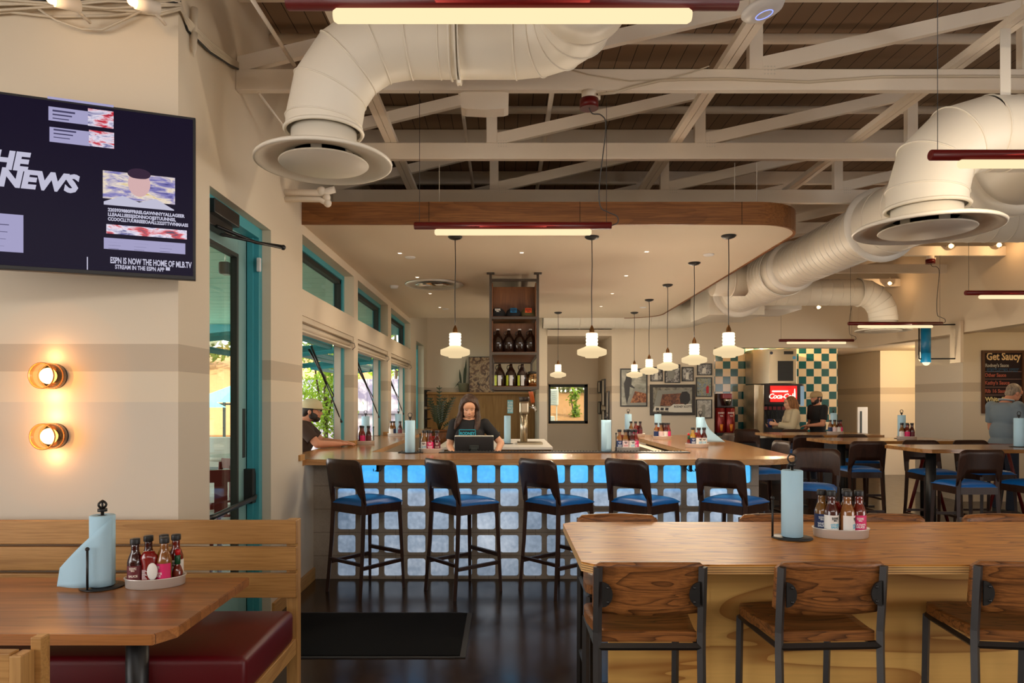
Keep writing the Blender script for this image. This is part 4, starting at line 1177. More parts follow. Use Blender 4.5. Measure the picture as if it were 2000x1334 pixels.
mb = MB(); mb.box(-4.6, -1.035, 2.76, 3.405, .365, .525, .03, 4); mb.build('seat_cushion', M['red_vinyl'], t, smooth=True)

# near bench, seen from behind at the lower left corner
t = thing('booth_bench', 'oak slatted bench whose back corner shows at lower left', 'bench', (-1.6, 1.9, 0))
for z0, z1 in ((.78, .91), (.62, .755)):
    mb = MB(); mb.box(-2.9, -1.255, 1.755, 1.79, z0, z1, .003); mb.build('back_slat', M['oak'], t)
    mb = MB(); mb.box(-1.235, -1.205, 1.80, 1.835, z0 + .02, z1 + .025, .003); mb.build('slat_end', M['oak'], t)
mb = MB(); mb.box(-1.255, -1.222, 1.75, 1.80, 0, .905, .003); mb.build('rear_post', M['oak_z'], t)
mb = MB(); mb.box(-2.9, -1.24, 1.80, 2.25, .37, .45, .02, 3); mb.build('seat_cushion', M['red_vinyl'], t)
mb = MB(); mb.box(-1.28, -1.24, 2.2, 2.25, 0, .38); mb.build('front_leg', M['oak_z'], t)

# booth table
t = thing('booth_table', 'planked wood table with chamfered corner before the red bench', 'table', (-2.0, 2.75, 0))
mb = MB(); X1 = -1.158
mb.prism([(-3.2, 2.37), (X1 - .05, 2.37), (X1, 2.45), (X1, 3.14), (-3.2, 3.14)], .712, .75)
bmesh.ops.bevel(mb.bm, geom=mb.bm.edges[:], offset=.003, segments=2, affect='EDGES')
mb.build('tabletop', M['butcher'], t)
mb = MB(); mb.cyl((-1.46, 2.75, .02), (-1.46, 2.75, .705), .042, n=24); mb.build('pedestal', M['black'], t)
mb = MB(); mb.box(-1.70, -1.22, 2.55, 2.95, 0, .022, .004); mb.box(-1.65, -1.27, 2.6, 2.9, .70, .712); mb.build('foot_plate', M['black'], t)

# floor mat
mb = MB(); mb.box(-1.60, -.27, 4.19, 5.03, 0, .012, .003); o = mb.build('floor_mat', M['mat']); tag(o, 'black carpet mat lying on the floor before the door', 'mat')
mb = MB(); mb.box(-.30, -.235, 4.17, 5.05, 0, .006); mb.box(-1.6, -.30, 4.165, 4.20, 0, .006); mb.box(-1.6, -.30, 5.02, 5.06, 0, .006); mb.build('rubber_edge', M['mat_edge'], o)

# ------------------------------------------------------------------ tall plywood table
TZ = .936
t = thing('communal_table', 'long tall plywood table in front, layered edge', 'table', (1.6, 3.05, 0))
def tabletop(x0, x1, y0, y1, ch): return [(x0 + ch, y0), (x1 - ch, y0), (x1, y0 + ch), (x1, y1 - ch), (x1 - ch, y1), (x0 + ch, y1), (x0, y1 - ch), (x0, y0 + ch)]
mb = MB(); mb.prism(tabletop(.295, 3.1, 2.60, 3.52, .05), TZ - .006, TZ); mb.build('tabletop', M['ply_top'], t)
mb = MB(); mb.prism(tabletop(.295, 3.1, 2.60, 3.52, .05), TZ - .036, TZ - .006); mb.build('layered_edge', M['ply_edge'], t)
mb = MB(); mb.box(.89, 3.0, 3.0, 3.02, 0, TZ - .036); mb.build('front_panel', M['ply_face'], t)
mb = MB(); mb.box(.87, .89, 2.998, 3.08, 0, TZ - .036); mb.build('side_panel', M['ply_face'], t)
mb = MB(); mb.box(.465, 3.0, 3.08, 3.10, 0, TZ - .036); mb.build('spine_panel', M['ply_face'], t)

# counter chairs in steel and ash
def make_chair(label):
    t = thing('counter_chair', label, 'chair')
    s = .024
    for sx in (-1, 1):
        mb = MB(); x = sx * .192
        mb.tube([(x, -.005, 0), (x, .02, .62), (x, .02, .70), (x, -.002, .945)], .0165, 4, smooth=False)
        mb.build('leg', M['steel'], t, True)
    for sx in (-1, 1):
        mb = MB(); x = sx * .19
        mb.tube([(x, .42, 0), (x, .395, .645)], .0155, 4, smooth=False); mb.build('leg', M['steel'], t, True)
    mb = MB()
    for p0, p1, r_ in (((-.19, .02, .645), (.19, .02, .645), .014), ((-.19, .395, .645), (.19, .395, .645), .013), ((-.19, .02, .640), (-.19, .395, .640), .013), ((.19, .02, .640), (.19, .395, .640), .013),
                       ((-.19, .012, .26), (-.19, .408, .26), .011), ((.19, .012, .26), (.19, .408, .26), .011), ((-.19, .408, .24), (.19, .408, .24), .012)):
        mb = MB(); mb.tube([p0, p1], r_, 4, smooth=False); mb.build('frame_bar', M['steel'], t, True)
    mb = MB()
    # seat: slightly dished, front corners rounded
    n = 12; rows = []
    for zz in (0, 1):
        g_ = []
        for j in range(n + 1):
            v = j / n; row = []
            for i in range(n + 1):
                a = i / n * 2 - 1
                w = .178 if v < .1 else .178 + .026 * min(1, (v - .1) / .5)
                if v > .9: w -= .02 * (v - .9) / .1
                y = .035 + v * .39 - .02 * a * a * v
                z = .695 - .010 * (1 - a * a) * (1 - abs(2 * v - 1) ** 2) if zz else .658
                row.append(mb.bm.verts.new((a * w, y, z)))
            g_.append(row)
        rows.append(g_)
    for zz in (0, 1):
        for j in range(n):
            for i in range(n): f = mb.bm.faces.new((rows[zz][j][i], rows[zz][j][i + 1], rows[zz][j + 1][i + 1], rows[zz][j + 1][i])); f.smooth = True
    rim = lambda g_: [g_[0][i] for i in range(n + 1)] + [g_[j][n] for j in range(1, n + 1)] + [g_[n][i] for i in range(n - 1, -1, -1)] + [g_[j][0] for j in range(n - 1, 0, -1)]
    mb.bridge(rim(rows[0]), rim(rows[1]), False)
    mb.build('seat', M['chair_wood'], t, True)
    mb = MB(); n = 16; front, back = [], []
    H0, H1 = .762, .965
    for j in range(9):
        v = j / 8; rf, rb = [], []
        for i in range(n + 1):
            a = i / n * 2 - 1; w = .207
            top = H1 - .006 * a * a - (.02 * max(0, (abs(a) - .9) / .1) ** 2); bot = H0 + .006 * a * a + (.02 * max(0, (abs(a) - .9) / .1) ** 2)
            z = bot + v * (top - bot); y = .028 - .028 * (z - H0) / .2 - .024 * (1 - a * a) + .008
            rf.append(mb.bm.verts.new((a * w, y, z))); rb.append(mb.bm.verts.new((a * w, y + .016, z)))
        front.append(rf); back.append(rb)
    for g_ in (front, back):
        for j in range(8):
            for i in range(n): f = mb.bm.faces.new((g_[j][i], g_[j][i + 1], g_[j + 1][i + 1], g_[j + 1][i])); f.smooth = True
    n_ = n
    def rim2(g_): return [g_[0][i] for i in range(n_ + 1)] + [g_[j][n_] for j in range(1, 9)] + [g_[8][i] for i in range(n_ - 1, -1, -1)] + [g_[j][0] for j in range(7, 0, -1)]
    mb.bridge(rim2(front), rim2(back), False)
    mb.build('backrest', M['chair_wood'], t, True)
    for sx in (-1, 1):
        mb = MB()
        pl = [(sx * (.178 - .038 * math.cos(a)), .845 + .046 * math.sin(a)) for a in [(-PI / 2 + PI * k / 10) for k in range(11)]]
        mb.prism(pl, -.012, -.004, 'Y')
        for dz in (-.026, .026): mb.ell((sx * .158, -.013, .845 + dz), .006, 8, 6)
        mb.build('bracket_plate', M['black'], t, True)
    return t
ch = make_chair('steel and ash counter chair nearest the left end of the plywood table')
ch.location = (.535, 2.53, 0); ch['group'] = 'counter chairs at the plywood table'
GRP = 'counter chairs at the plywood table'
dup(ch, (1.205, 2.535, 0), .05, 'steel and ash counter chair in the middle of the near row', GRP)
dup(ch, (1.94, 2.53, 0), -.12, 'steel and ash counter chair at the right edge of the near row', GRP)
for x, rz, lab in ((.585, PI, 'counter chair across the plywood table, its top showing at the left end'), (1.43, PI - .05, 'counter chair across the plywood table, behind the paper towel roll'),
                   (1.97, PI + .03, 'counter chair across the plywood table, behind the sauce tray'), (2.58, PI, 'counter chair across the plywood table, at the right edge')):
    dup(ch, (x, 3.60, 0), rz, lab, GRP)

# ------------------------------------------------------------------ bar stools
def make_stool():
    t = thing('bar_stool', '', 'stool')
    W = .205
    for sx in (-1, 1):       # rear legs run up beside the back
        mb = MB(); pts = [(sx * (W + .0), -.235, 0), (sx * (W - .012), -.20, .40), (sx * (W - .018), -.185, .70), (sx * (W - .02), -.19, .84)]
        rad = [.017, .021, .024, .022]
        mb.tube(pts, .02, 4, rad=rad, smooth=False); mb.build('leg', M['stool_wood'], t, True)
    for sx in (-1, 1):
        mb = MB(); mb.tube([(sx * (W + .005), .225, 0), (sx * (W - .02), .20, .70)], .02, 4, rad=[.015, .024], smooth=False); mb.build('leg', M['stool_wood'], t, True)
    mb = MB()
    mb.box(-W + .01, W - .01, .185, .215, .655, .725); mb.box(-W + .01, W - .01, -.2, -.17, .655, .725)
    for sx in (-1, 1): mb.box(sx * (W - .015) - .013, sx * (W - .015) + .013, -.18, .2, .655, .725)
    mb.build('apron', M['stool_wood'], t, True)
    mb = MB()
    mb.box(-W, W, .20, .225, .285, .315); mb.box(-W + .01, W - .01, -.228, -.205, .255, .280)
    for sx in (-1, 1): mb.box(sx * W - .012, sx * W + .012, -.21, .21, .225, .252)
    mb.build('footrest', M['stool_wood'], t, True)
    mb = MB(); n = 14; rows = []
    for j in range(n + 1):
        v = j / n * 2 - 1; row = []
        for i in range(n + 1):
            a = i / n * 2 - 1
            e = (1 - abs(a) ** 6) * (1 - abs(v) ** 6)
            d = .728 + .034 * max(e, 0) ** .45 + .018 * (1 - a * a) * (1 - v * v)
            row.append(mb.bm.verts.new((a * (W - .003 + .012 * v), v * .205 + .005, d)))
        rows.append(row)
    for j in range(n):
        for i in range(n): f = mb.bm.faces.new((rows[j][i], rows[j][i + 1], rows[j + 1][i + 1], rows[j + 1][i])); f.smooth = True
    base = [mb.bm.verts.new((v.co.x, v.co.y, .722)) for v in rows[0] + [r[n] for r in rows[1:]] + rows[n][-2::-1] + [r[0] for r in rows[-2:0:-1]]]
    rim_ = rows[0] + [r[n] for r in rows[1:]] + rows[n][-2::-1] + [r[0] for r in rows[-2:0:-1]]
    mb.bridge(base, rim_, False); mb.cap(base)
    mb.build('seat_cushion', M['blue_vinyl'], t, True)
    # bent back with an arched cut-out over the seat
    mb = MB(); n = 18
    def edge_z(a):
        top = 1.09 - .038 * max(0, (abs(a) - .74) / .26) ** 2.2
        bot = .862 - (.13 * max(0, (abs(a) - .68) / .32) ** .6 if abs(a) > .68 else 0)
        return bot, top
    fr, bk = [], []
    xs = [-1, -.96, -.9, -.82, -.74, -.69, -.67, -.5, -.25, 0, .25, .5, .67, .69, .74, .82, .9, .96, 1]
    for a in xs:
        bot, top = edge_z(a); cf, cb = [], []
        for j in range(6):
            z = bot + (top - bot) * j / 5
            y = -.192 - (z - .74) * .16 - .030 * (1 - a * a); x = a * (W + .012 - .004)
            cf.append(mb.bm.verts.new((x, y, z))); cb.append(mb.bm.verts.new((x, y + .014, z)))
        fr.append(cf); bk.append(cb)
    for g_ in (fr, bk):
        for i in range(len(xs) - 1):
            for j in range(5): f = mb.bm.faces.new((g_[i][j], g_[i + 1][j], g_[i + 1][j + 1], g_[i][j + 1])); f.smooth = True
    def rim3(g_): return [c_[0] for c_ in g_] + g_[-1][1:] + [c_[5] for c_ in g_[-2::-1]] + g_[0][4:0:-1]
    mb.bridge(rim3(fr), rim3(bk), False)
    mb.build('backrest', M['stool_wood'], t, True)
    return t
st = make_stool()
SG = 'bar stools with blue seats'
STOOLS = [((-1.14, 5.70), -38, 'dark bar stool with blue seat at the left end of the bar, nearest the door'),
          ((-.335, 5.67), -50, 'dark bar stool with blue seat, second from the left along the bar front'),
          ((.44, 5.69), -49, 'dark bar stool with blue seat, middle one of five along the bar front'),
          ((1.145, 5.69), -47, 'dark bar stool with blue seat, fourth from the left along the bar front'),
          ((1.885, 5.69), -45, 'dark bar stool with blue seat, under the rounded bar corner'),
          ((2.93, 6.55), 150, 'dark stool facing out behind the plywood table paper towel roll'),
          ((3.0, 8.05), 95, 'dark stool on the right side of the bar, second from the corner'),
          ((3.02, 10.0), 95, 'dark stool on the right side of the bar, farthest back'),
          ((4.556, 6.83), 0, 'dark stool seen from behind before the nearest high table at right'),
          ((4.93, 7.96), 178, 'dark stool across the nearest high table, facing the camera, left one'),
          ((5.55, 7.98), 182, 'dark stool across the nearest high table, right one'),
          ((5.25, 6.85), 4, 'dark stool before the nearest high table at the right picture edge'),
          ((4.23, 8.27), 0, 'dark stool seen from behind before the middle high table'),
          ((4.86, 9.42), 180, 'dark stool across the middle high table'),
          ((4.19, 9.74), 0, 'dark stool seen from behind before the farthest high table'),
          ((4.0, 11.2), 178, 'dark stool across the farthest high table, left one'),
          ((4.8, 11.2), 178, 'dark stool across the farthest high table, right one')]
for k, ((x, y), r_, lab) in enumerate(STOOLS):
    if k == 0: o = st; st.location = (x, y, 0); st.rotation_euler = (0, 0, math.radians(r_)); st['label'] = lab
    else: o = dup(st, (x, y, 0), math.radians(r_), lab)
    o['group'] = SG

# ------------------------------------------------------------------ bar
BZ = 1.064
t = thing('bar_counter', 'U-shaped oak bar on lit glass-block walls', 'bar', (.4, 6.1, 0))
OUT = [(XL - .20, 5.785), (2.05, 5.785)] + arc(2.10, 6.28, .495, -90, 5, 10) + [(2.78, 8.6), (2.78, 10.0), (1.78, 10.0), (1.80, 6.63), (-1.28, 6.63), (-1.28, 12.3), (XL - .20, 12.3)]
def counter_poly(mb, z0, z1):
    mb.prism([(XL + .001, 5.785)] + OUT[1:-1] + [(XL + .001, 12.3)], z0, z1)
mb = MB(); counter_poly(mb, BZ - .004, BZ); bt = mb.build('bar_top', M['bar_wood'], t)
mb = MB(); counter_poly(mb, 1.016, BZ - .004); mb.build('bar_top_edge', M['bar_edge'], t)
for (a, b_) in WIN:
    mb = MB(); mb.box(XL - .26, XL + .001, a + .001, b_ - .001, 1.018, BZ - .002); mb.build('hatch_shelf', M['bar_wood'], t)
# glass-block front: concrete courses with square openings
p = .2032; x0c = XL + .001
cols = 19
op = []
for r_ in range(5):
    for c_ in range(1, cols):
        if c_ == cols - 0: continue
        xa_ = x0c + .0 + c_ * p + .024
        op.append((xa_ - .02 + .0, xa_ + .158 - .02, r_ * p + .024, r_ * p + .024 + .156))
mb = MB()
Xend = x0c + cols * p + .03
def rr_hole(x0, x1, z0, z1, r=.022, n=4):
    pts = []
    for (cx, cz, a0) in ((x1 - r, z1 - r, 0), (x0 + r, z1 - r, 90), (x0 + r, z0 + r, 180), (x1 - r, z0 + r, 270)):
        for k in range(n + 1):
            a = math.radians(a0 + 90 * k / n); pts.append((cx + r * math.cos(a), cz + r * math.sin(a)))
    return pts
yf, yb_ = 6.03, 6.19
holes_ = {}
for (a, b_, c_, d_) in op: holes_[(round(a, 3), round(c_, 3))] = (a, b_, c_, d_)
# each opening: a square cell face with a rounded hole, plus the reveal
for (a, b_, c_, d_) in op:
    h = rr_hole(a, b_, c_, d_); N = len(h); k4 = N // 4
    cx0, cx1, cz0, cz1 = a - .0226, b_ + .0226, c_ - .0236, d_ + .0236
    outer = []
    for (px_, pz_) in h:
        dx, dz = px_ - (a + b_) / 2, pz_ - (c_ + d_) / 2; s_ = max(abs(dx) / ((cx1 - cx0) / 2), abs(dz) / ((cz1 - cz0) / 2)); outer.append(((a + b_) / 2 + dx / s_, (c_ + d_) / 2 + dz / s_))
    for i in range(N):
        j = (i + 1) % N
        mb.face([(h[i][0], yf, h[i][1]), (h[j][0], yf, h[j][1]), (outer[j][0], yf, outer[j][1]), (outer[i][0], yf, outer[i][1])])
        mb.face([(h[i][0], yf, h[i][1]), (h[j][0], yf, h[j][1]), (h[j][0], yf + .07, h[j][1]), (h[i][0], yf + .07, h[i][1])])
    for (q0, q1) in ((0, 1), (1, 2), (2, 3), (3, 0)):   # square the corners
        i = (q0 * (k4)) + k4 - 1
    for (sx, sz) in ((cx1, cz1), (cx0, cz1), (cx0, cz0), (cx1, cz0)):
        near = sorted(range(N), key=lambda i: (outer[i][0] - sx) ** 2 + (outer[i][1] - sz) ** 2)[:2]
        i, j = near; 
        mb.face([(outer[i][0], yf, outer[i][1]), (sx, yf, sz), (outer[j][0], yf, outer[j][1])])
xs0 = op[0][0] - .0226; xs1 = op[cols - 2][1] + .0226
mb.box(XL + .001, xs0, yf, yb_, 0, 1.016)
mb.box(xs1, 2.22, yf, yb_, 0, 1.016)
mb.box(xs0, xs1, yf + .068, yb_, 0, 1.016)
mb.box(2.03, 2.22, yb_, 9.9, 0, 1.016)
mb.build('block_wall', M['cmu'], t)
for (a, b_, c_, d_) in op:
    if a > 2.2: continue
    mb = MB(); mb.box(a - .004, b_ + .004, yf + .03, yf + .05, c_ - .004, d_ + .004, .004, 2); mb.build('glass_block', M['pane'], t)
for x in (PXx(737, 5.98), PXx(1350, 5.98)):
    mb = MB(); mb.tube([(x - .035, 5.985, .965), (x - .03, 5.96, .95), (x - .012, 5.96, .948), (x, 5.985, .965), (x, 5.985, .985)], .004, 6); mb.tube([(x + .035, 5.985, .965), (x + .03, 5.96, .95), (x + .012, 5.96, .948), (x, 5.985, .965)], .004, 6)
    mb.box(x - .01, x + .01, 5.985, 6.03, .94, 1.0); mb.build('bag_hook', M['black'], t)
# steel counter inside the bar, and its drip rail
mb = MB(); mb.box(-1.27, 1.79, 6.36, 6.66, .0, 1.02); mb.build('inner_cabinet', M['black_plastic'], t)
mb = MB(); mb.box(1.66, 1.775, 6.62, 10.0, .9, 1.0); mb.build('glass_rail', M['stainless'], t)
mb = MB(); mb.box(-1.0, 1.75, 6.50, 6.63, BZ, BZ + .008)
for k in range(90): mb.cyl((-.98 + k * .030, 6.625, BZ), (-.98 + k * .030, 6.625, BZ + .014), .007, n=6)
mb.build('drip_mat', M['black_plastic'], t)
lamp_spot(t, (-.2, 5.90 - 6.1, 1.0), .01)

# ------------------------------------------------------------------ high tables
HG = 'high tables in the dining side'
def high_table(label, x0, x1, y0, y1):
    t = thing('high_table', label, 'table', ((x0 + x1) / 2, (y0 + y1) / 2, 0), group=HG)
    ch_ = .06
    mb = MB(); mb.prism(tabletop(x0, x1, y0, y1, ch_), BZ - .038, BZ); mb.build('tabletop', M['table_wood'], t)
    for x in (x0 + .3, x1 - .3):
        mb = MB(); mb.cyl((x, (y0 + y1) / 2, .02), (x, (y0 + y1) / 2, BZ - .038), .05, n=20); mb.box(x - .25, x + .25, (y0 + y1) / 2 - .25, (y0 + y1) / 2 + .25, 0, .02, .004); mb.build('pedestal', M['black'], t)
high_table('high oak table nearest the camera on the dining side', 4.26, 6.0, 6.98, 7.80)
high_table('high oak table in the middle of the dining side row', 4.03, 5.7, 8.48, 9.28)
high_table('high oak table farthest back, before the drinks machine', 3.93, 5.5, 9.94, 10.9)
# red A-frame rail
t = thing('barrier_rail', 'dark red metal A-frame rail behind the nearest high table', 'rail', (5.7, 8.6, 0))
mb = MB(); mb.tube([(5.2, 8.75, 1.03), (6.5, 8.75, .985)], .022, 8); mb.build('top_rail', M['red_metal'], t)
for x in (5.35, 6.35):
    for s_ in (-1, 1):
        mb = MB(); mb.tube([(x, 8.75, 1.0), (x + s_ * .30, 8.75 + s_ * .05, .0)], .02, 8); mb.build('leg', M['red_metal'], t)
t = thing('wall_panel_sign', 'tall white framed panel leaning by the corridor corner', 'sign', (PXx(1684, 13.6), 13.6, .9))
mb = MB(); x = PXx(1684, 13.6); w = .10
mb.box(x - w, x + w, 13.58, 13.62, .6, PZz(795, 13.6), .004); mb.build('panel', M['white'], t)
mb = MB(); mb.box(x - .05, x - .02, 13.57, 13.58, .7, PZz(803, 13.6)); mb.build('dark_slot', M['gasket'], t)
# ------------------------------------------------------------------ paper towel stands
LAB = {}
def make_towel_stand(label, loc, side=(-.095, 0), knob='ring'):
    t = thing('paper_towel_stand', label, 'paper towel stand', loc, 0, 'black paper towel stands')
    mb = MB(); mb.lathe([(.001, 0), (.085, 0), (.088, .003), (.086, .006), (.001, .006)], (0, 0, 0), 36); mb.build('base', M['black'], t, True)
    mb = MB(); mb.cyl((0, 0, .006), (0, 0, .328), .007, n=10); mb.build('rod', M['black'], t, True)
    mb = MB()
    if knob == 'ring': mb.cyl((0, 0, .325), (0, 0, .338), .016, n=14); mb.torus((0, 0, .358), .019, .0035, 'Y', 24, 6)
    else:
        mb.cyl((0, 0, .325), (0, 0, .338), .019, n=16)
        for a in range(6):
            c_, s_ = math.cos(a * PI / 3), math.sin(a * PI / 3)
            mb.tube([(0, 0, .336)] + [(c_ * .017 * math.sin(PI * q / 6), s_ * .017 * math.sin(PI * q / 6), .336 + .036 * q / 6) for q in range(1, 6)] + [(0, 0, .372)], .0045, 6)
    mb.build('knob', M['black'], t, True)
    mb = MB(); mb.cyl((side[0], side[1], .0), (side[0], side[1], .175), .005, n=8); mb.ell((side[0], side[1], .178), .009, 10, 8); mb.build('side_arm', M['black'], t, True)
    return t
def make_roll(label, loc, r=.048, h=.30, fold=None):
    t = thing('paper_towel_roll', label, 'paper towel', (loc[0], loc[1], loc[2] + .008), 0, 'blue paper towel rolls')
    mb = MB(); mb.lathe([(r - .004, 0), (r, .003), (r, h - .003), (r - .004, h), (.021, h), (.021, h - .03), (.012, h - .03)], (0, 0, 0), 40); mb.lathe([(r - .004, 0), (.015, 0)], (0, 0, 0), 40)
    mb.build('roll', M['paper'], t, True)
    mb = MB(); mb.lathe([(.0205, h - .04), (.0205, h - .002), (.018, h - .002), (.018, h - .04)], (0, 0, 0), 20); mb.build('core', M['card'], t, True)
    if fold:
        mb = MB(); fold(mb, r, h); o = mb.build('loose_sheet', M['paper'], t, True)
        md = o.modifiers.new('thick', 'SOLIDIFY'); md.thickness = .0012
    return t
def grid_surface(mb, fn, nu, nv):
    rows = [[mb.bm.verts.new(fn(i / nu, j / nv)) for i in range(nu + 1)] for j in range(nv + 1)]
    for j in range(nv):
        for i in range(nu):
            f = mb.bm.faces.new((rows[j][i], rows[j][i + 1], rows[j + 1][i + 1], rows[j + 1][i])); f.smooth = True
def booth_fold(mb, r, h):
    # the free sheet leaves the roll on the right, crosses its front and hangs out to the left, its lower corner on the table
    def fn(uu, vv):
        w = min(1, uu / .3); a = math.radians(-15 - 75 * w); k = max(0, (uu - .3) / .7); rr = r + .003
        x = rr * math.cos(a) - k * .158; y = rr * math.sin(a) - .010 * math.sin(PI * k) + .012 * k * vv - .012 * k * (1 - vv) * math.sin(5 * k)
        zt = h - .004 - .215 * uu ** 1.05; zb = .004
        return (x - .012 * k * (1 - vv), y, zb + (zt - zb) * vv)
    grid_surface(mb, fn, 24, 8)
def bar_fold(mb, r, h):
    def fn(uu, vv):
        a = math.radians(-100 + 70 * min(1, uu * 2)); k = max(0, uu - .35) / .65
        zt = h - .005 - .0 * uu; zb = .02
        x, y = (r + .002) * math.cos(a), (r + .002) * math.sin(a)
        x += k * (.21 * (1 - vv) + .02) ; 
        z = zb + (zt - zb) * vv - k * (.11 * vv - .045 * (1 - vv) * 0)
        return (x, y + .006 * math.sin(5 * uu), max(z, .003))
    grid_surface(mb, fn, 18, 8)
def wavy_fold(mb, r, h):
    def fn(uu, vv):
        a = math.radians(-105 + 75 * uu + 10 * math.sin(vv * 5)); rr = r + .003 + .004 * (1 - uu)
        return (rr * math.cos(a), rr * math.sin(a), .004 + (h - .008) * vv)
    grid_surface(mb, fn, 12, 10)

# ------------------------------------------------------------------ sauce bottles
def sauce(name, c, rough=.12):
    g = G(name); g.col(g.mix(g.noise(g.obj(), 40, 2), c, tuple(q * .7 for q in c))); g.set(Roughness=rough); g.b.inputs['Coat Weight'].default_value = .7; g.b.inputs['Coat Roughness'].default_value = .05
    return g.m
SAU = {'dark red': sauce('dark_red_sauce', srgb(74, 18, 12)), 'red': sauce('red_sauce', srgb(118, 30, 16)), 'brown': sauce('brown_sauce', srgb(146, 92, 44)), 'amber': sauce('amber_sauce', srgb(132, 88, 34)),
       'mustard': sauce('mustard_sauce', srgb(186, 142, 40)), 'maroon': sauce('maroon_sauce', srgb(58, 12, 14))}
M['ketchup'] = sauce('ketchup', srgb(140, 12, 14), .2)
LBL = {'white': mat('white_label', srgb(236, 232, 226), .55), 'pink': mat('pink_label', srgb(226, 40, 112), .5), 'blue': mat('navy_label', srgb(16, 44, 96), .5), 'maroon': mat('maroon_label', srgb(104, 34, 42), .5), 'rose': mat('rose_label', srgb(232, 206, 204), .5)}
INK = {'white': mat('sky_ink', srgb(96, 186, 216), .6), 'pink': mat('white_ink', srgb(246, 236, 238), .6), 'blue': mat('pale_ink', srgb(210, 214, 222), .6), 'maroon': mat('cream_ink', srgb(238, 226, 214), .6), 'rose': mat('red_ink', srgb(196, 40, 60), .6)}
INK2 = mat('black_ink', (.02, .02, .02), .6)
M['cap_green'] = mat('green_seal', srgb(14, 78, 46), .3); M['cap_red'] = mat('red_cap', srgb(196, 22, 34), .3)
_bot = {}
TXT = {'white': "OTHER\nSAUCE", 'pink': "KATHY'S\nSAUCE", 'blue': 'WHITE\nSAUCE', 'maroon': 'SAUCE', 'rose': 'SAUCE'}
def bottle(kind, liq, lbl, label, loc, rz=0, group=None, detail=True):
    key = (kind, liq, lbl, detail)
    if key in _bot:
        o = dup(_bot[key], loc, rz, label); o['group'] = group; return o
    if kind == 'sauce':
        t = thing('sauce_bottle', label, 'bottle', loc, rz, group)
        n = 26 if detail else 14
        mb = MB(); mb.lathe([(.001, 0), (.027, 0), (.0305, .004), (.0305, .108), (.0285, .118), (.0215, .138), (.0165, .150), (.0160, .168), (.0165, .172), (.0155, .176), (.0155, .19)], (0, 0, 0), n); mb.build('body', SAU[liq], t, True)
        mb = MB(); mb.lathe([(.001, .182), (.0195, .182), (.0200, .185), (.0200, .203), (.0188, .206), (.001, .206)], (0, 0, 0), n); mb.build('cap', M['black_plastic'], t, True)
        if lbl:
            mb = MB(); a0, a1 = -205, 25
            ring = [(.0310 * math.cos(math.radians(a0 + (a1 - a0) * k / 20)), .0310 * math.sin(math.radians(a0 + (a1 - a0) * k / 20))) for k in range(21)]
            zt = .098 if lbl != 'maroon' else .094
            for q, q2 in zip(ring, ring[1:]):
                f = mb.face([(q[0], q[1], .014), (q2[0], q2[1], .014), (q2[0], q2[1], zt), (q[0], q[1], zt)], True)
            lb = mb.build('label', LBL[lbl], t, True)
            if detail:
                mb = MB(); mb.text(TXT[lbl], .0125, Matrix.Translation((0, 0, .050)), .0002, bold=.0006, wrap=.0314, line=.85)
                mb.build('lettering', INK[lbl], lb, True)
                mb = MB()
                if lbl in ('white', 'rose'):
                    mb.text("RODNEY\nSCOTT'S\nBBQ", .0078, Matrix.Translation((0, 0, .080)), .0002, bold=.0004, wrap=.0314, line=.8)
                    mb.build('crest', INK2, lb, True)
                else:
                    mb.text("RODNEY\nSCOTT'S\nBBQ", .0075, Matrix.Translation((0, 0, .079)), .0002, bold=.0003, wrap=.0314, line=.8); mb.build('crest', INK[lbl], lb, True)
    elif kind == 'ketchup':
        t = thing('ketchup_bottle', label, 'bottle', loc, rz, group)
        mb = MB(); mb.lathe([(.001, 0), (.030, 0), (.034, .006), (.034, .03), (.030, .055), (.031, .09), (.036, .118), (.034, .132), (.026, .142), (.022, .150), (.001, .152)], (0, 0, 0), 28, sy=.72); mb.build('body', M['ketchup'], t, True)
        if detail:
            mb = MB(); mb.lathe([(.001, -.0285), (.020, -.0275), (.022, -.026), (.001, -.024)], (.022, 0, .068), 20, 'Y', sy=1.7)
            mb.build('label', LBL['white'], t, True)
            mb = MB()
            for k in range(8): mb.box(-.02, .0 - .004 * (k % 3), -.0262, -.0245, .036 + k * .0052, .0382 + k * .0052)
            mb.build('lettering', INK['pink'], t, True)
    else:
        t = thing('hot_sauce_bottle', label, 'bottle', loc, rz, group)
        mb = MB(); mb.lathe([(.001, 0), (.018, 0), (.0215, .004), (.0225, .028), (.0215, .050), (.015, .070), (.0095, .080), (.009, .10)], (0, 0, 0), 20); mb.build('body', SAU['red'], t, True)
        mb = MB(); mb.lathe([(.0105, .082), (.012, .084), (.012, .120), (.0105, .122)], (0, 0, 0), 18); mb.build('neck_seal', M['cap_green'], t, True)
        mb = MB(); mb.lathe([(.001, .122), (.0108, .122), (.0112, .145), (.001, .146)], (0, 0, 0), 18); mb.build('cap', M['cap_red'], t, True)
    _bot[key] = t
    return t
_tray = []
def tray(label, loc, rz=0):
    if _tray:
        o = dup(_tray[0], loc, rz, label)
    else:
        o = thing('sauce_tray', label, 'tray', loc, rz)
        mb = MB(); mb.lathe([(.001, 0), (.114, 0), (.118, .003), (.120, .036), (.124, .040), (.124, .043), (.118, .043), (.115, .036), (.113, .006), (.001, .005)], (0, 0, 0), 48, sy=.66); mb.build('dish', M['aluminium'], o, True)
        _tray.append(o)
    o['group'] = 'oval aluminium sauce trays'
    return o

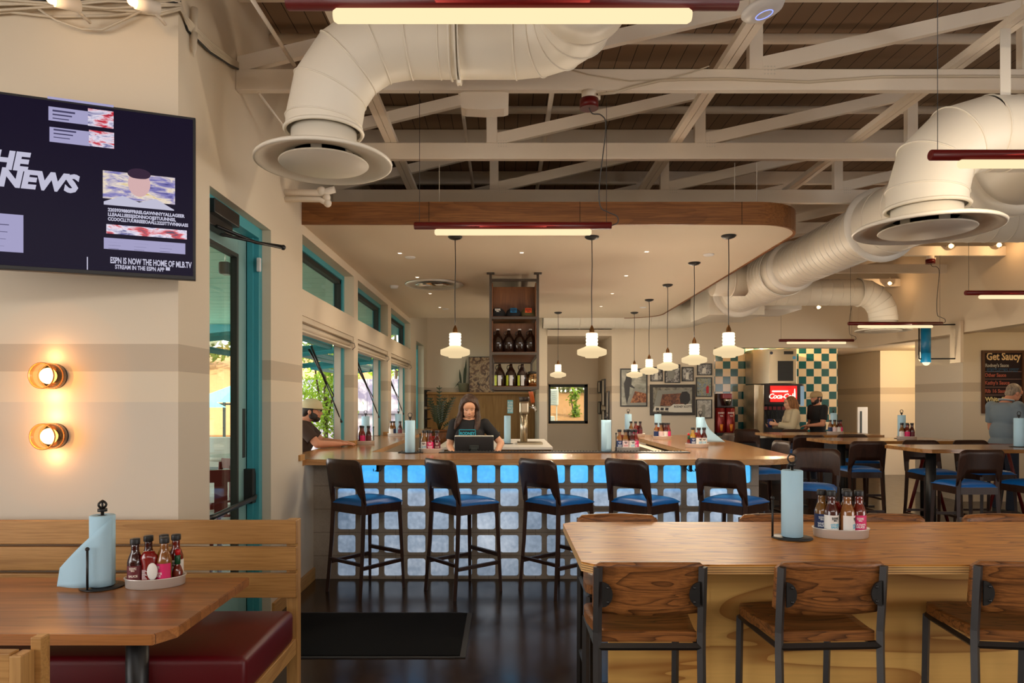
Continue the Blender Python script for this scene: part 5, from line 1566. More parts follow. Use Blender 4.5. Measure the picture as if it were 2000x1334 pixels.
# booth table set
stand_b = make_towel_stand('black paper towel stand on the booth table', P(196, 1153, 2.93) * 1, (-.02, -.075), 'loop')
def on(px, py, z):
    d = (CAMZ - z) * F / (py - CY); return Vector((PXx(px, d), d, z))
p_ = on(200, 1146, .75); stand_b.location = p_
make_roll('blue paper towel roll with its sheet trailing on the booth table', p_, .050, .302, booth_fold)
p_ = on(304, 1143, .75); tray('oval aluminium sauce tray on the booth table', p_, math.radians(16))
A0 = Matrix.Rotation(math.radians(16), 3, 'Z')
def set_out(p_, A, items, where, group, detail=True):
    for kind, liq, lbl, dx, dy, rz, d_ in items:
        q = A @ Vector((dx, dy, 0)); bottle(kind, liq, lbl, d_ + ' ' + where, (p_.x + q.x, p_.y + q.y, p_.z + .0055), math.radians(rz), group, detail)
set_out(p_, A0, [('sauce', 'maroon', 'maroon', -.076, -.022, 10, 'maroon sauce bottle with oval maroon label'), ('ketchup', 0, 0, -.020, -.030, 8, 'red ketchup squeeze bottle'), ('sauce', 'brown', 'pink', .040, -.028, -38, 'brown sauce bottle with pink and white label'),
                 ('hot', 0, 0, .088, -.002, 0, 'small hot sauce bottle with red cap and green neck'), ('sauce', 'dark red', 'rose', -.035, .034, 30, 'dark red sauce bottle behind the ketchup'), ('sauce', 'mustard', 'blue', .026, .040, 10, 'mustard sauce bottle at the back'),
                 ('sauce', 'red', 'white', .076, .032, 10, 'red sauce bottle behind the hot sauce')], 'in the booth table tray', 'sauces on the booth table')
# plywood table set
p_ = on(1547, 1051, TZ)
make_towel_stand('black paper towel stand on the plywood table', p_, (-.082, .015), 'ring')
make_roll('tall blue paper towel roll standing on the plywood table', p_, .046, .298)
p_ = on(1642, 1048, TZ); tray('oval aluminium sauce tray on the plywood table', p_, math.radians(-5))
A0 = Matrix.Rotation(math.radians(-5), 3, 'Z')
set_out(p_, A0, [('sauce', 'dark red', 'white', -.050, -.024, 8, 'dark red sauce bottle with white label'), ('sauce', 'brown', 'white', .018, -.030, 55, 'brown sauce bottle with white label turned aside'), ('sauce', 'red', 'pink', .074, -.012, -14, 'red sauce bottle with pink label'),
                 ('sauce', 'amber', 'blue', -.080, .010, -20, 'amber sauce bottle with navy label'), ('ketchup', 0, 0, -.018, .028, 0, 'red ketchup bottle at the back'), ('sauce', 'amber', 'white', .040, .040, 10, 'amber sauce bottle half hidden at the back')],
        'in plywood table tray', 'sauces on the plywood table')
# bar sets: (stand px, py), (tray px, py)
BAR_ITEMS = [('sauce', 'amber', 'white', -.07, -.012, 0, 'amber sauce bottle with white label'), ('sauce', 'red', 'pink', -.01, -.03, 0, 'red sauce bottle with pink label'), ('sauce', 'dark red', 'maroon', .055, -.02, 0, 'dark red sauce bottle with maroon label'),
             ('ketchup', 0, 0, .02, .03, 0, 'red ketchup bottle'), ('sauce', 'brown', 'blue', -.04, .035, 0, 'brown sauce bottle with navy label')]
ALT = [('sauce', 'brown', 'blue', -.078, -.012, 0, 'brown sauce bottle with navy label'), ('sauce', 'amber', 'rose', -.022, -.028, 0, 'amber sauce bottle with rose label'), ('sauce', 'dark red', 'white', .040, -.022, 15, 'dark red sauce bottle with white label'), ('sauce', 'red', 'pink', .082, .0, -20, 'red sauce bottle with pink label'),
       ('ketchup', 0, 0, -.05, .034, 0, 'red ketchup bottle'), ('sauce', 'maroon', 'white', .015, .038, 0, 'maroon sauce bottle at the back')]
ALT2 = [('sauce', 'mustard', 'blue', -.045, -.01, 0, 'mustard sauce bottle with navy label'), ('sauce', 'red', 'white', .012, -.03, 20, 'red sauce bottle with white label'), ('sauce', 'dark red', 'white', .070, -.020, -10, 'dark red sauce bottle with white label'),
        ('hot', 0, 0, -.088, -.005, 0, 'small hot sauce bottle'), ('ketchup', 0, 0, .0, .034, 0, 'red ketchup bottle')]
def bar_set(where, tp, sp, items, fold=None, z=BZ, side=(.095, 0), group='sauces on the bar', detail=True, rolln=''):
    if tp:
        q = on(tp[0], tp[1], z); tray('oval aluminium sauce tray ' + where, q)
        set_out(q, Matrix.Identity(3), items, 'in tray ' + where, group, detail)
    if sp:
        q = on(sp[0], sp[1], z)
        make_towel_stand('black paper towel stand ' + where, q, side)
        make_roll('blue paper towel roll ' + rolln + where, q, .047, .30 if len(sp) < 3 else sp[2], fold)
bar_set('at bar front left', (843, 884), (801, 885), BAR_ITEMS, side=(.09, .03))
bar_set('at bar front middle', (1225, 881), (1184, 883), ALT, wavy_fold, side=(.095, 0))
bar_set('near the rounded bar corner', (1361, 874), None, ALT2)
bar_set('on the bar right arm', (1293, 858), (1285, 852), ALT, detail=False)
bar_set('behind the corner sauces', None, (1368, 868), [], bar_fold, side=(-.06, .03))
bar_set('in the middle serving hatch', (711, 868), (714, 863), [BAR_ITEMS[1], BAR_ITEMS[2], BAR_ITEMS[4]], side=(.10, -.02), detail=False)
bar_set('in the far serving hatch', (774, 852), (778, 850), [BAR_ITEMS[0], BAR_ITEMS[4], BAR_ITEMS[2]], detail=False)
bar_set('at the bar far right end', (1242, 853), (1227, 851), BAR_ITEMS[:4], detail=False)
bar_set('on the middle high table', (1771, 858.5), (1761, 857), BAR_ITEMS, detail=False, group='sauces on the high tables')
bar_set('on the nearest high table', (2004, 872), (1990, 873), ALT2, detail=False, group='sauces on the high tables')
bar_set('on the farthest high table', (1631, 848), (1628, 845.5), ALT, detail=False, group='sauces on the high tables')

# ------------------------------------------------------------------ behind the bar
t = thing('order_screen', 'black order terminal facing the bartender on the bar', 'screen', (PXx(926, 6.78), 6.78, 1.0))
xc = PXx(926, 6.78); z0_, z1_ = PZz(883, 6.78), PZz(852, 6.78)
mb = MB(); mb.box(xc - .192, xc + .192, 6.76, 6.79, z0_ - .02, z1_, .01, 3, rot=Matrix.Rotation(.12, 3, 'X')); mb.build('casing', M['black_plastic'], t)
mb = MB(); mb.box(xc - .19, xc + .19, 6.765, 6.80, z1_ - .004, z1_ + .006, .004); mb.build('rim', M['white'], t)
mb = MB(); mb.box(xc - .045, xc + .045, 6.735, 6.765, z0_ + .03, z0_ + .07, .005); mb.box(xc - .03, xc + .03, 6.72, 6.76, .98, z0_ + .045, .005); mb.build('stand', M['gasket'], t)
mb = MB(); mb.box(-.95, .7, 6.70, 6.98, .0, .98); o = mb.build('under_counter', M['stainless']); tag(o, 'stainless work counter behind the bar front', 'counter')
# centre island
t = thing('tap_counter', 'white-topped island counter with the beer tap behind the bar', 'counter', (-.1, 10.4, 0))
mb = MB(); mb.box(-.95, PXx(1079, 9.86), 9.80, 11.9, .865, .905, .004); mb.build('countertop', M['white'], t)
mb = MB(); mb.box(-.92, PXx(1076, 9.9), 9.86, 11.85, 0, .865); mb.build('cabinet', M['panel_wood'], t)
t = thing('beer_tap', 'stainless beer tower with an orange handle on the island', 'tap', (PXx(1025, 10.6), 10.6, .905))
x = PXx(1025, 10.6)
mb = MB(); mb.cyl((x - .015, 10.6, .92), (x - .015, 10.6, 1.36), .055, n=20); mb.build('column', M['stainless'], t)
mb = MB(); mb.box(x - .085, x + .065, 10.5, 10.68, 1.36, 1.55, .03, 3); mb.build('head', M['stainless'], t)
mb = MB(); mb.cyl((x - .01, 10.6, 1.55), (x - .01, 10.6, 1.62), .07, .085, 16); mb.build('gauge_basket', M['shelf_steel'], t)
mb = MB(); mb.tube([(x + .06, 10.55, 1.46), (x + .14, 10.5, 1.46), (x + .17, 10.48, 1.40)], .018, 10); mb.cyl((x + .12, 10.5, 1.44), (x + .12, 10.5, 1.53), .012, n=8); mb.build('spout', M['chrome'], t)
mb = MB(); mb.cyl((x + .12, 10.5, 1.53), (x + .055, 10.5, 1.86), .032, .038, 12); mb.build('handle', mat('orange_handle', srgb(186, 88, 36), .4), t)
mb = MB(); mb.box(x - .12, x + .26, 10.3, 10.75, .905, .93, .004); mb.build('drip_tray', M['stainless'], t)
q = Vector((PXx(991, 10.5), 10.5, .905))
make_towel_stand('black paper towel stand on the white island counter', q, (-.12, 0)); make_roll('pale blue paper towel roll on the white island counter', q, .05, .42)
mb = MB(); mb.box(q.x + .0, q.x + .085, 10.44, 10.45, 1.37, 1.57); o = mb.build('table_sign', mat('teal_card', srgb(110, 178, 190), .6)); tag(o, 'small teal card sign held on the island towel roll', 'sign')
mb = MB()
for k in range(4): mb.text('RSBBQ'[k % 3:k % 3 + 3], .045, facing((q.x + .042, 10.437, 1.53 - k * .042)), .0005)
mb.build('lettering', white_l, o)
# shelf and oak panelling on the back wall
t = thing('wall_shelf', 'long oak ledge across the wall behind the bar', 'shelf', (-.4, YB - .15, 1.7))
mb = MB(); mb.box(XL + .005, .655, YB - .24, YB - .005, 1.70, 1.745, .003); mb.build('ledge', M['oak'], t)
mb = MB(); mb.box(XL + .005, .655, YB - .03, YB - .003, .1, 1.70); struct(mb.build('trim_8', M['panel_wood']))
# plants
M['leaf'] = mat('dark_leaf', srgb(44, 56, 28), .45); M['leaf2'] = mat('mid_leaf', srgb(58, 66, 38), .5)
def blade(mb, base, tip, w, bend=(0, 0, 0), n=7):
    base, tip, bend = Vector(base), Vector(tip), Vector(bend)
    d = (tip - base); side = d.cross(Vector((0, 1, 0)))
    if side.length < 1e-4: side = Vector((1, 0, 0))
    side.normalize(); L, R_ = [], []
    for k in range(n + 1):
        s_ = k / n; p = base + d * s_ + bend * math.sin(PI * s_); ww = w * (1 - s_ ** 2.5) * (.6 + .8 * min(s_, .5))
        L.append(mb.bm.verts.new(p - side * ww)); R_.append(mb.bm.verts.new(p + side * ww))
    for k in range(n):
        f = mb.bm.faces.new((L[k], R_[k], R_[k + 1], L[k + 1])); f.smooth = True
px_ = PXx(905, YB - .14)
t = thing('potted_snake_plant', 'snake plant in a grey-green pot on the oak ledge', 'plant', (px_, YB - .13, 1.745))
mb = MB(); mb.lathe([(.001, 0), (.085, 0), (.115, .16), (.125, .17), (.128, .195), (.118, .195), (.112, .165), (.001, .165)], (0, 0, 0), 28); mb.build('pot', mat('grey_green_pot', srgb(120, 116, 92), .6), t, True)
mb = MB()
for bx, tx, hh, w in ((.03, .06, .72, .030), (.01, .02, .50, .024), (-.05, -.085, .42, .028)): blade(mb, (bx, 0, .16), (tx, .01, .17 + hh * .78), w)
for k in range(5): blade(mb, (-.04, -.02, .17), (-.12 - .02 * k, -.05, .17 - .03 * k + .02), .008, (0, 0, .05))
mb.build('leaves', M['leaf'], t, True)
px_ = PXx(858, 12.6)
t = thing('potted_plant', 'dark leafy plant in a slatted wooden tub left of the bartender', 'plant', (px_, 12.6, .62))
mb = MB(); mb.lathe([(.001, 0), (.13, 0), (.15, .32), (.135, .32), (.13, .28), (.001, .28)], (0, 0, .1), 24); mb.build('tub', M['shelf_wood'], t, True)
mb = MB()
for z in (.14, .38): mb.torus((0, 0, z), .145, .007, 'Z', 24, 6)
mb.build('hoop', M['black'], t, True)
mb = MB(); rr = random.Random(3)
for k in range(11):
    a = rr.uniform(0, 6.28); tx, ty, tz = .22 * math.cos(a) * rr.uniform(.2, 1), .15 * math.sin(a), rr.uniform(.75, 1.05)
    if k == 0: tx, ty, tz = .38, -.02, .66
    if k == 1: tx, ty, tz = .0, 0, 1.22
    if k == 2: tx, ty, tz = .26, 0, 1.02
    for q in range(9):
        s_ = .25 + q / 12; c_ = Vector((tx * s_, ty * s_, .42 + (tz - .42) * s_))
        for sd in (-1, 1): blade(mb, c_, c_ + Vector((sd * .055 + tx * .1, -.02, .035)), .016, n=4)
    mb.tube([(0, 0, .38), (tx * .5, ty * .5, .42 + (tz - .42) * .5), (tx, ty, tz)], .006, 5)
mb.build('foliage', M['leaf'], t, True)
mb = MB(); mb.box(px_ - .2, px_ + .25, 12.45, 12.8, 0, .72); tag(mb.build('side_cabinet', M['panel_wood']), 'oak side cabinet under the tub plant behind the bar', 'cabinet')
# wire racks on the left wall
t = thing('wire_rack', 'two small black wire racks on the left wall behind the bar', 'rack', (XL + .05, 14.5, 1.3))
for za, zb in ((1.45, 1.78), (.98, 1.38)):
    mb = MB()
    for k in range(4): mb.tube([(XL + .012, 14.35 + k * .14, za), (XL + .012, 14.35 + k * .14, zb)], .008, 5)
    for z in (za, (za + zb) / 2, zb): mb.tube([(XL + .012, 14.32, z), (XL + .10, 14.32, z), (XL + .10, 14.8, z), (XL + .012, 14.8, z)], .008, 5)
    mb.build('basket', M['black'], t)

# ------------------------------------------------------------------ framed pictures
def photo_mat(name, stops, sc=6.0, dist=.8, seed=0.0, bw=False):
    g = G(name); v = g.vadd(g.obj(), (seed, seed * .7, seed * 1.3))
    n1 = g.noise(v, sc, 5, .6, dist); g.col(g.ramp(n1, stops)); g.set(Roughness=.25); return g.m
def frame(label, px0, py0, px1, py1, d, pm, border=.02, fm=None, extra=None, matc=None):
    x0, x1, z1, z0 = PXx(px0, d), PXx(px1, d), PZz(py0, d), PZz(py1, d)
    t = thing('framed_picture', label, 'picture', ((x0 + x1) / 2, d, z0), group='framed pictures on the back wall')
    mb = MB()
    for (a, b_, c_, e_) in ((x0, x1, z0, z0 + border), (x0, x1, z1 - border, z1), (x0, x0 + border, z0 + border, z1 - border), (x1 - border, x1, z0 + border, z1 - border)): mb.box(a, b_, d - .03, d - .002, c_, e_)
    mb.build('frame', fm or M['black'], t)
    mb = MB(); mb.box(x0 + border, x1 - border, d - .018, d - .003, z0 + border, z1 - border); mb.build('photograph', pm, t)
    if extra: extra(t, x0 + border, x1 - border, z0 + border, z1 - border, d - .0195)
    return t
def shape(t, name, pts, y, m):
    mb = MB(); mb.prism(pts, y - .0006, y, 'Y'); return mb.build(name, m, t)
def lerp2(x0, x1, z0, z1): return lambda u_, v_: (x0 + (x1 - x0) * u_, z0 + (z1 - z0) * v_)
PD = 13.0
meat = photo_mat('grilled_meat', [(.35, srgb(52, 26, 16)), (.5, srgb(138, 78, 46)), (.62, srgb(190, 134, 92))], 22)
meat_dark = photo_mat('dark_ribs', [(.35, srgb(30, 15, 9)), (.5, srgb(104, 54, 26)), (.62, srgb(150, 92, 54))], 16, 1.2)
smoke = photo_mat('smoky_backdrop', [(.3, srgb(110, 112, 100)), (.55, srgb(170, 170, 158)), (.75, srgb(206, 204, 190))], 5)
bwp = [(.3, srgb(26, 24, 24)), (.45, srgb(96, 92, 88)), (.6, srgb(188, 184, 178)), (.75, srgb(60, 56, 54))]
ink = mat('picture_ink', (.03, .03, .032), .5); greyp = mat('picture_grey', srgb(140, 140, 132), .5); palep = mat('picture_pale', srgb(222, 218, 206), .5)
def ex_grill(t, x0, x1, z0, z1, y):
    L = lerp2(x0, x1, z0, z1)
    shape(t, 'pit_walls', [L(.2, 0), L(1, 0), L(1, .38), L(.52, .52)], y, greyp)
    shape(t, 'meat', [L(.36, .07), L(1, .08), L(1, .33), L(.55, .40)], y - .001, meat)
    shape(t, 'cook_figure', [L(.10, .62), L(.16, .72), L(.22, .92), L(.5, .98), L(.42, .74), L(.40, .58), L(.54, .50), L(.52, .47), L(.34, .52), L(.32, .30), L(.22, .02), L(.14, .3)], y - .0015, ink)
frame('tall picture of a cook leaning over a smoking grill', 1211, 720, 1264, 794, PD, smoke, .022, extra=ex_grill)
def ex_pit(t, x0, x1, z0, z1, y):
    L = lerp2(x0, x1, z0, z1)
    shape(t, 'pit', [L(.02, .2), L(.12, .88), L(.92, .90), L(.98, .3), L(.9, .12)], y, greyp)
    shape(t, 'ribs', [L(.18, .25), L(.24, .72), L(.84, .78), L(.9, .28)], y - .001, meat_dark)
    shape(t, 'ladder_rack', [L(.0, .04), L(.05, .24), L(.5, .20), L(.5, .05)], y - .0013, palep)
    for k in range(3): shape(t, 'rack_gap', [L(.07 + k * .12, .08), L(.08 + k * .12, .19), L(.16 + k * .12, .18), L(.15 + k * .12, .07)], y - .0018, ink)
    shape(t, 'cook_shirt', [L(.40, .02), L(.42, .20), L(.52, .32), L(.98, .34), L(1, 0), L(.56, 0)], y - .0016, palep)
    shape(t, 'cook_cap', [L(.70, .38), L(.68, .62), L(.74, .82), L(.86, .84), L(.94, .72), L(.95, .5), L(.90, .36)], y - .002, ink)
    mb = MB(); mb.text("RODNEY SCOTT'S", .055, facing(((x0 + x1) / 2 + .20, y - .0023, z0 + .105)), .0003, bold=.002, fit=.34); mb.ell(((x0 + x1) / 2 + .24, y - .002, z0 + .16), (.028, .001, .018), 12, 6); mb.build('lettering', ink, t)
frame('large dark-framed picture of a pit full of ribs', 1269, 751, 1357, 811, PD, photo_mat('pit_rim', [(.3, srgb(60, 56, 48)), (.6, srgb(150, 144, 128))], 9), .055, mat('charcoal_frame', srgb(52, 48, 46), .5), ex_pit)
small = [(1270, 717, 1294, 745, 'small black and white picture above the rib pit, left of three', 1.0), (1298, 712, 1328, 748, 'black and white portrait picture above the rib pit, middle of three', 2.3), (1331, 717, 1354, 745, 'small black and white picture of people above the rib pit, right of three', 3.9),
         (1361, 710, 1390, 733, 'small wide black and white group picture at upper right', 5.2), (1359, 737, 1390, 775, 'colour picture with a red figure at the right', 7.1), (1359, 780, 1390, 817, 'pale grey picture of a standing figure at lower right', 8.4)]
for px0, py0, px1, py1, lab, sd in small:
    st_ = bwp if sd < 7 else ([(.3, srgb(50, 46, 48)), (.45, srgb(150, 150, 120)), (.6, srgb(90, 110, 130)), (.72, srgb(206, 210, 206))] if sd < 8 else [(.3, srgb(128, 124, 118)), (.7, srgb(200, 196, 184))])
    def ex(t, x0, x1, z0, z1, y, sd=sd):
        L = lerp2(x0, x1, z0, z1)
        if sd == 7.1: shape(t, 'red_figure', [L(.66, .15), L(.64, .45), L(.74, .6), L(.84, .5), L(.84, .15)], y, mat('picture_red', srgb(190, 40, 50), .5))
        elif sd == 8.4:
            shape(t, 'grey_figure', [L(.34, .08), L(.36, .5), L(.3, .62), L(.42, .72), L(.5, .78), L(.58, .7), L(.6, .3), L(.54, .06)], y, greyp)
        elif sd == 2.3: mb = MB(); mb.ell((L(.4, .5)[0], y, L(.4, .5)[1]), (.07, .001, .10), 16, 10); mb.build('face_shape', greyp, t)
        else: shape(t, 'bright_figure', [L(.3, .1), L(.36, .6), L(.5, .66), L(.62, .55), L(.6, .1)], y, palep)
    frame(lab, px0, py0, px1, py1, PD, photo_mat('photo_%d' % int(sd * 10), st_, 14, .9, sd), .016, extra=ex)
# ribs picture on the ledge
t = frame('picture of sliced ribs standing on the oak ledge by the hung shelf', 916, 697, 964, 767, YB - .08, photo_mat('ribs_photo', [(.32, srgb(34, 20, 12)), (.46, srgb(112, 76, 44)), (.56, srgb(196, 164, 122)), (.68, srgb(80, 50, 30))], 7, 1.6), .012)
t['group'] = ''
del t['group']
# frames on the hall side wall
for k, (y0, y1, z0, z1, c_) in enumerate(((14.35, 14.75, 1.72, 1.98, 0), (13.75, 14.15, 1.45, 2.0, 0), (13.25, 13.55, 1.2, 1.75, 0), (14.4, 14.7, 1.28, 1.55, 0), (13.75, 14.15, 1.0, 1.38, 0))):
    lab = 'black framed print on the hall side wall, ' + ('upper left', 'upper middle', 'nearest the corner', 'lower left', 'lower middle')[k]
    t = thing('framed_picture', lab, 'picture', (2.0, y0, z0), group='prints on the hall side wall')
    mb = MB(); b_ = .03
    for (a, e_, f_, h_) in ((y0, y1, z0, z0 + b_), (y0, y1, z1 - b_, z1), (y0, y0 + b_, z0 + b_, z1 - b_), (y1 - b_, y1, z0 + b_, z1 - b_)): mb.box(1.985, 2.019, a, e_, f_, h_)
    mb.build('frame', M['black'], t)
    mb = MB(); mb.box(1.998, 2.018, y0 + b_, y1 - b_, z0 + b_, z1 - b_); mb.build('print', palep, t)
mb = MB(); mb.box(2.012, 2.02, 13.2, 13.32, 1.1, 1.2); tag(mb.build('light_switch', M['black']), 'small black switch on the hall side wall', 'switch')

# ------------------------------------------------------------------ drinks corner
CD = 13.3
t = thing('service_counter', 'dark counter that carries the drinks machines', 'counter', (5.0, 13.4, 0))
mb = MB(); mb.box(3.98, 6.6, 12.95, 13.85, .86, .90, .003); mb.build('countertop', M['stainless'], t)
mb = MB(); mb.box(4.0, 6.58, 13.0, 13.85, 0, .86); mb.build('cabinet', M['black_plastic'], t)
CZ = .90
t = thing('ice_machine', 'stainless ice machine on top of the drinks dispenser', 'machine', (PXx(1515, CD), 13.4, 1.8))
x0, x1 = PXx(1478, 13.25), PXx(1554, 13.25); z0_, z1_ = PZz(749, 13.2), PZz(681, 13.2)
mb = MB(); mb.box(PXx(1500, 13.25), x1, 13.2, 13.85, z0_, z1_, .006); mb.prism([(x0, 13.45), (PXx(1500, 13.25), 13.2), (PXx(1500, 13.25), 13.85), (x0, 13.85)], z0_, z1_); mb.build('cabinet', M['stainless'], t)
mb = MB(); mb.box(PXx(1519, 13.2), PXx(1549, 13.2), 13.19, 13.2, PZz(744, 13.2), PZz(705, 13.2)); mb.build('air_grille', M['black'], t)
mb = MB()
for k in range(16):
    z = PZz(743, 13.2) + k * .0235; mb.box(PXx(1520, 13.2), PXx(1548, 13.2), 13.183, 13.19, z, z + .006)
mb.build('grille_slat', M['gasket'], t)
mb = MB(); mb.box(PXx(1531, 13.2), PXx(1549, 13.2), 13.188, 13.2, PZz(692, 13.2), PZz(686, 13.2)); mb.build('control_panel', M['black'], t)
mb = MB(); mb.cyl((PXx(1506.5, 13.2), 13.19, PZz(689.5, 13.2)), (PXx(1506.5, 13.2), 13.2, PZz(689.5, 13.2)), .028, n=20); mb.build('round_badge', mat('badge_blue', srgb(40, 50, 70), .4), t)
mb = MB(); mb.box(PXx(1548, 13.2), PXx(1554, 13.2), 13.188, 13.2, PZz(701.5, 13.2), PZz(696, 13.2)); mb.build('blue_sticker', mat('sticker_blue', srgb(90, 170, 210), .5), t)
mb = MB(); mb.box(PXx(1516, 13.2) - .32, PXx(1516, 13.2) - .32 + .0, 13.3, 13.31, 2.0, 2.3) if False else mb.box(x0 + .03, x0 + .035, 13.5, 13.8, z0_ + .05, z1_ - .2); mb.build('side_grille', M['black'], t)
t = thing('drinks_dispenser', 'drinks fountain with a glowing red sign', 'machine', (PXx(1530, 13.15), 13.4, CZ))
dx0, dx1 = PXx(1491, 13.1), PXx(1574, 13.1)
mb = MB(); mb.box(PXx(1473, 13.25), dx0 + .02, 13.25, 13.85, CZ, PZz(751, 13.2), .004); mb.box(dx0, dx0 + .02, 13.12, 13.25, CZ, PZz(752, 13.1)); mb.build('steel_side', M['stainless'], t)
mb = MB(); mb.prism([(dx0 + .02, 13.3), (dx0 + .04, 13.14), (PXx(1532, 13.1), 13.10), (dx1 - .06, 13.12), (dx1, 13.20), (dx1, 13.8), (dx0 + .02, 13.8)], PZz(790, 13.1), PZz(750, 13.1)); mb.box(dx0 + .02, dx1 - .05, 13.3, 13.8, CZ, PZz(788, 13.1)); mb.build('casing', M['black_plastic'], t)
sx0, sx1, sz0, sz1 = PXx(1505, 13.08), PXx(1557, 13.08), PZz(785, 13.08), PZz(753.5, 13.08)
g = G('red_backlit_sign'); v = g.sep(g.pos())
g.col((.2, 0, 0)); nn = g.noise(g.vmul(g.pos(), (3, 1, 12)), 1.5, 3)
g.put(g.b.inputs['Emission Color'], g.ramp(nn, [(.35, (.75, .012, .012)), (.62, (.95, .03, .02))])); g.b.inputs['Emission Strength'].default_value = 1.0
mb = MB(); mb.box(sx0, sx1, 13.085, 13.099, sz0, sz1); mb.build('lit_sign', g.m, t)
sw = emit('sign_white', (1, .86, .66), 1.4)
mb = MB(); mb.text('Coca-Cola', .135, facing(((sx0 + sx1) / 2 - .04, 13.082, sz0 + .105)), .0008, shear=.25, bold=.003, space=.85)
mb.box(sx0 + .03, sx1 - .17, 13.082, 13.084, sz0 + .185, sz0 + .215); mb.prism([(sx1 - .06, sz0 + .03), (sx1 - .03, sz0 + .03), (sx1 - .03, sz0 + .16), (sx1 - .037, sz0 + .25), (sx1 - .053, sz0 + .25), (sx1 - .06, sz0 + .16)], 13.08, 13.084, 'Y'); mb.build('lettering', sw, t)
mb = MB(); mb.box(PXx(1564, 13.1), PXx(1571, 13.1), 13.11, 13.118, PZz(793, 13.1), PZz(754, 13.1)); mb.build('side_screen', emit('pale_screen', srgb(150, 170, 180), .7), t)
mb = MB()
for k in range(5): mb.box(dx0 + .05 + k * .085, dx0 + .05 + k * .085 + .06, 13.19, 13.2, PZz(800.5, 13.1), PZz(794, 13.1))
mb.build('flavour_card', mat('flavour_red', srgb(120, 30, 34), .5), t)
mb = MB()
for k in range(6): mb.cyl((dx0 + .07 + k * .075, 13.22, PZz(818, 13.1)), (dx0 + .07 + k * .075, 13.22, PZz(803, 13.1)), .014, n=8)
mb.build('nozzle', M['gasket'], t)
def urn(px, lab):
    x = PXx(px, 13.05)
    t = thing('tea_urn', lab, 'urn', (x, 13.1, CZ), group='red tea urns')
    mb = MB(); mb.lathe([(.001, .06), (.092, .06), (.095, .07), (.095, .52), (.085, .53), (.001, .53)], (0, 0, 0), 28); mb.build('body', mat('red_tin', srgb(126, 18, 20), .25, .3), t, True)
    mb = MB(); mb.cyl((0, 0, .53), (0, 0, .545), .097, n=24); mb.box(-.09, .09, -.09, .09, 0, .06); mb.build('lid', M['black'], t, True)
    mb = MB(); mb.text('SWEET' if px > 1420 else 'SWEET', .042, Matrix.Translation((0, 0, .43)), .0006, bold=.001, wrap=.0955); mb.text('TEA', .034, Matrix.Translation((0, 0, .375)), .0006, bold=.001, wrap=.0955); mb.build('lettering', white_l, t, True)
    mb = MB(); mb.lathe([(.026, .09), (.036, .22)], (0, -.075, 0), 14); mb.ell((0, -.09, .165), (.028, .02, .03), 12, 8); mb.build('tea_glass_picture', mat('tea_amber', srgb(220, 130, 40), .4), t, True)
urn(1408, 'red tea urn at the left of the drinks corner')
urn(1427, 'red tea urn next to the drinks machine, right of its twin')
x = PXx(1417, 13.3)
t = thing('tea_brewer', 'red-topped tea brewer standing over the two urns', 'machine', (x, 13.4, CZ))
mb = MB(); mb.box(x - .14, x + .14, 13.35, 13.7, 0 + CZ, CZ + .8); mb.build('body', mat('brewer_dark', srgb(60, 16, 16), .3), t)
mb = MB(); mb.box(x - .08, x + .10, 13.22, 13.7, CZ + .70, CZ + .80, .012); mb.build('top_panel', mat('brewer_red', srgb(150, 24, 34), .3), t)
mb = MB(); mb.lathe([(.001, CZ + .56), (.05, CZ + .57), (.075, CZ + .66), (.08, CZ + .70)], (x + .02, 13.25, 0), 20); mb.build('funnel', M['chrome'], t)
x = PXx(1442, 13.1); t = thing('napkin_tin', 'small grey tin beside the red urns', 'tin', (x, 13.1, CZ)); mb = MB(); mb.lathe([(.001, 0), (.05, 0), (.055, .13), (.05, .13), (.045, .02), (.001, .02)], (0, 0, 0), 20); mb.build('body', M['stainless'], t, True)
mb = MB(); x = PXx(1462, 13.05); mb.box(x - .13, x + .13, 13.0, 13.25, CZ, CZ + .07, .004); tag(mb.build('lid_tray', M['black_plastic']), 'low black tray on the drinks counter', 'tray')

# ------------------------------------------------------------------ chalkboard and wall lamp
BD = 10.7
t = thing('chalkboard', 'chalkboard menu headed Get Saucy on the right wall', 'sign', (PXx(1955, BD), BD, 1.7))
x0, x1, z1_, z0_ = PXx(1916, BD), PXx(1999, BD), PZz(684.5, BD), PZz(807.5, BD)
mb = MB(); b_ = .04
for (a, e_, f_, h_) in ((x0, x1, z0_, z0_ + b_), (x0, x1, z1_ - b_, z1_), (x0, x0 + b_, z0_ + b_, z1_ - b_), (x1 - b_, x1, z0_ + b_, z1_ - b_)): mb.box(a, e_, BD - .035, BD - .002, f_, h_)
mb.build('frame', mat('brown_frame', srgb(86, 52, 30), .5), t)
mb = MB(); mb.box(x0 + b_, x1 - b_, BD - .015, BD - .004, z0_ + b_, z1_ - b_); mb.build('slate', mat('chalk_slate', srgb(32, 14, 20), .8), t)
def chalk(name, c, rows):
    cm = mat('chalk_' + name, c, .9)
    for s, px, py, size, bd, ft in rows:
        mb = MB(); mb.text(s, size, facing((PXx(px, BD), BD - .0165, PZz(py, BD))), .0006, 'LEFT', bold=bd, fit=ft); mb.build(name[:-1] if name.endswith('s') else name, cm, t)
chalk('heading', srgb(232, 200, 150), [('Get Saucy', 1925, 697, .160, .004, .53)])
chalk('grey_lines', srgb(176, 172, 160), [("Rodney's Sauce", 1923, 714, .074, .002, .36)])
chalk('blue_lines', srgb(50, 84, 112), [('original vinegar pepper', 1926, 720.5, .050, .001, .50), ('Sweet with a kick of heat', 1926, 725, .046, .001, .48)])
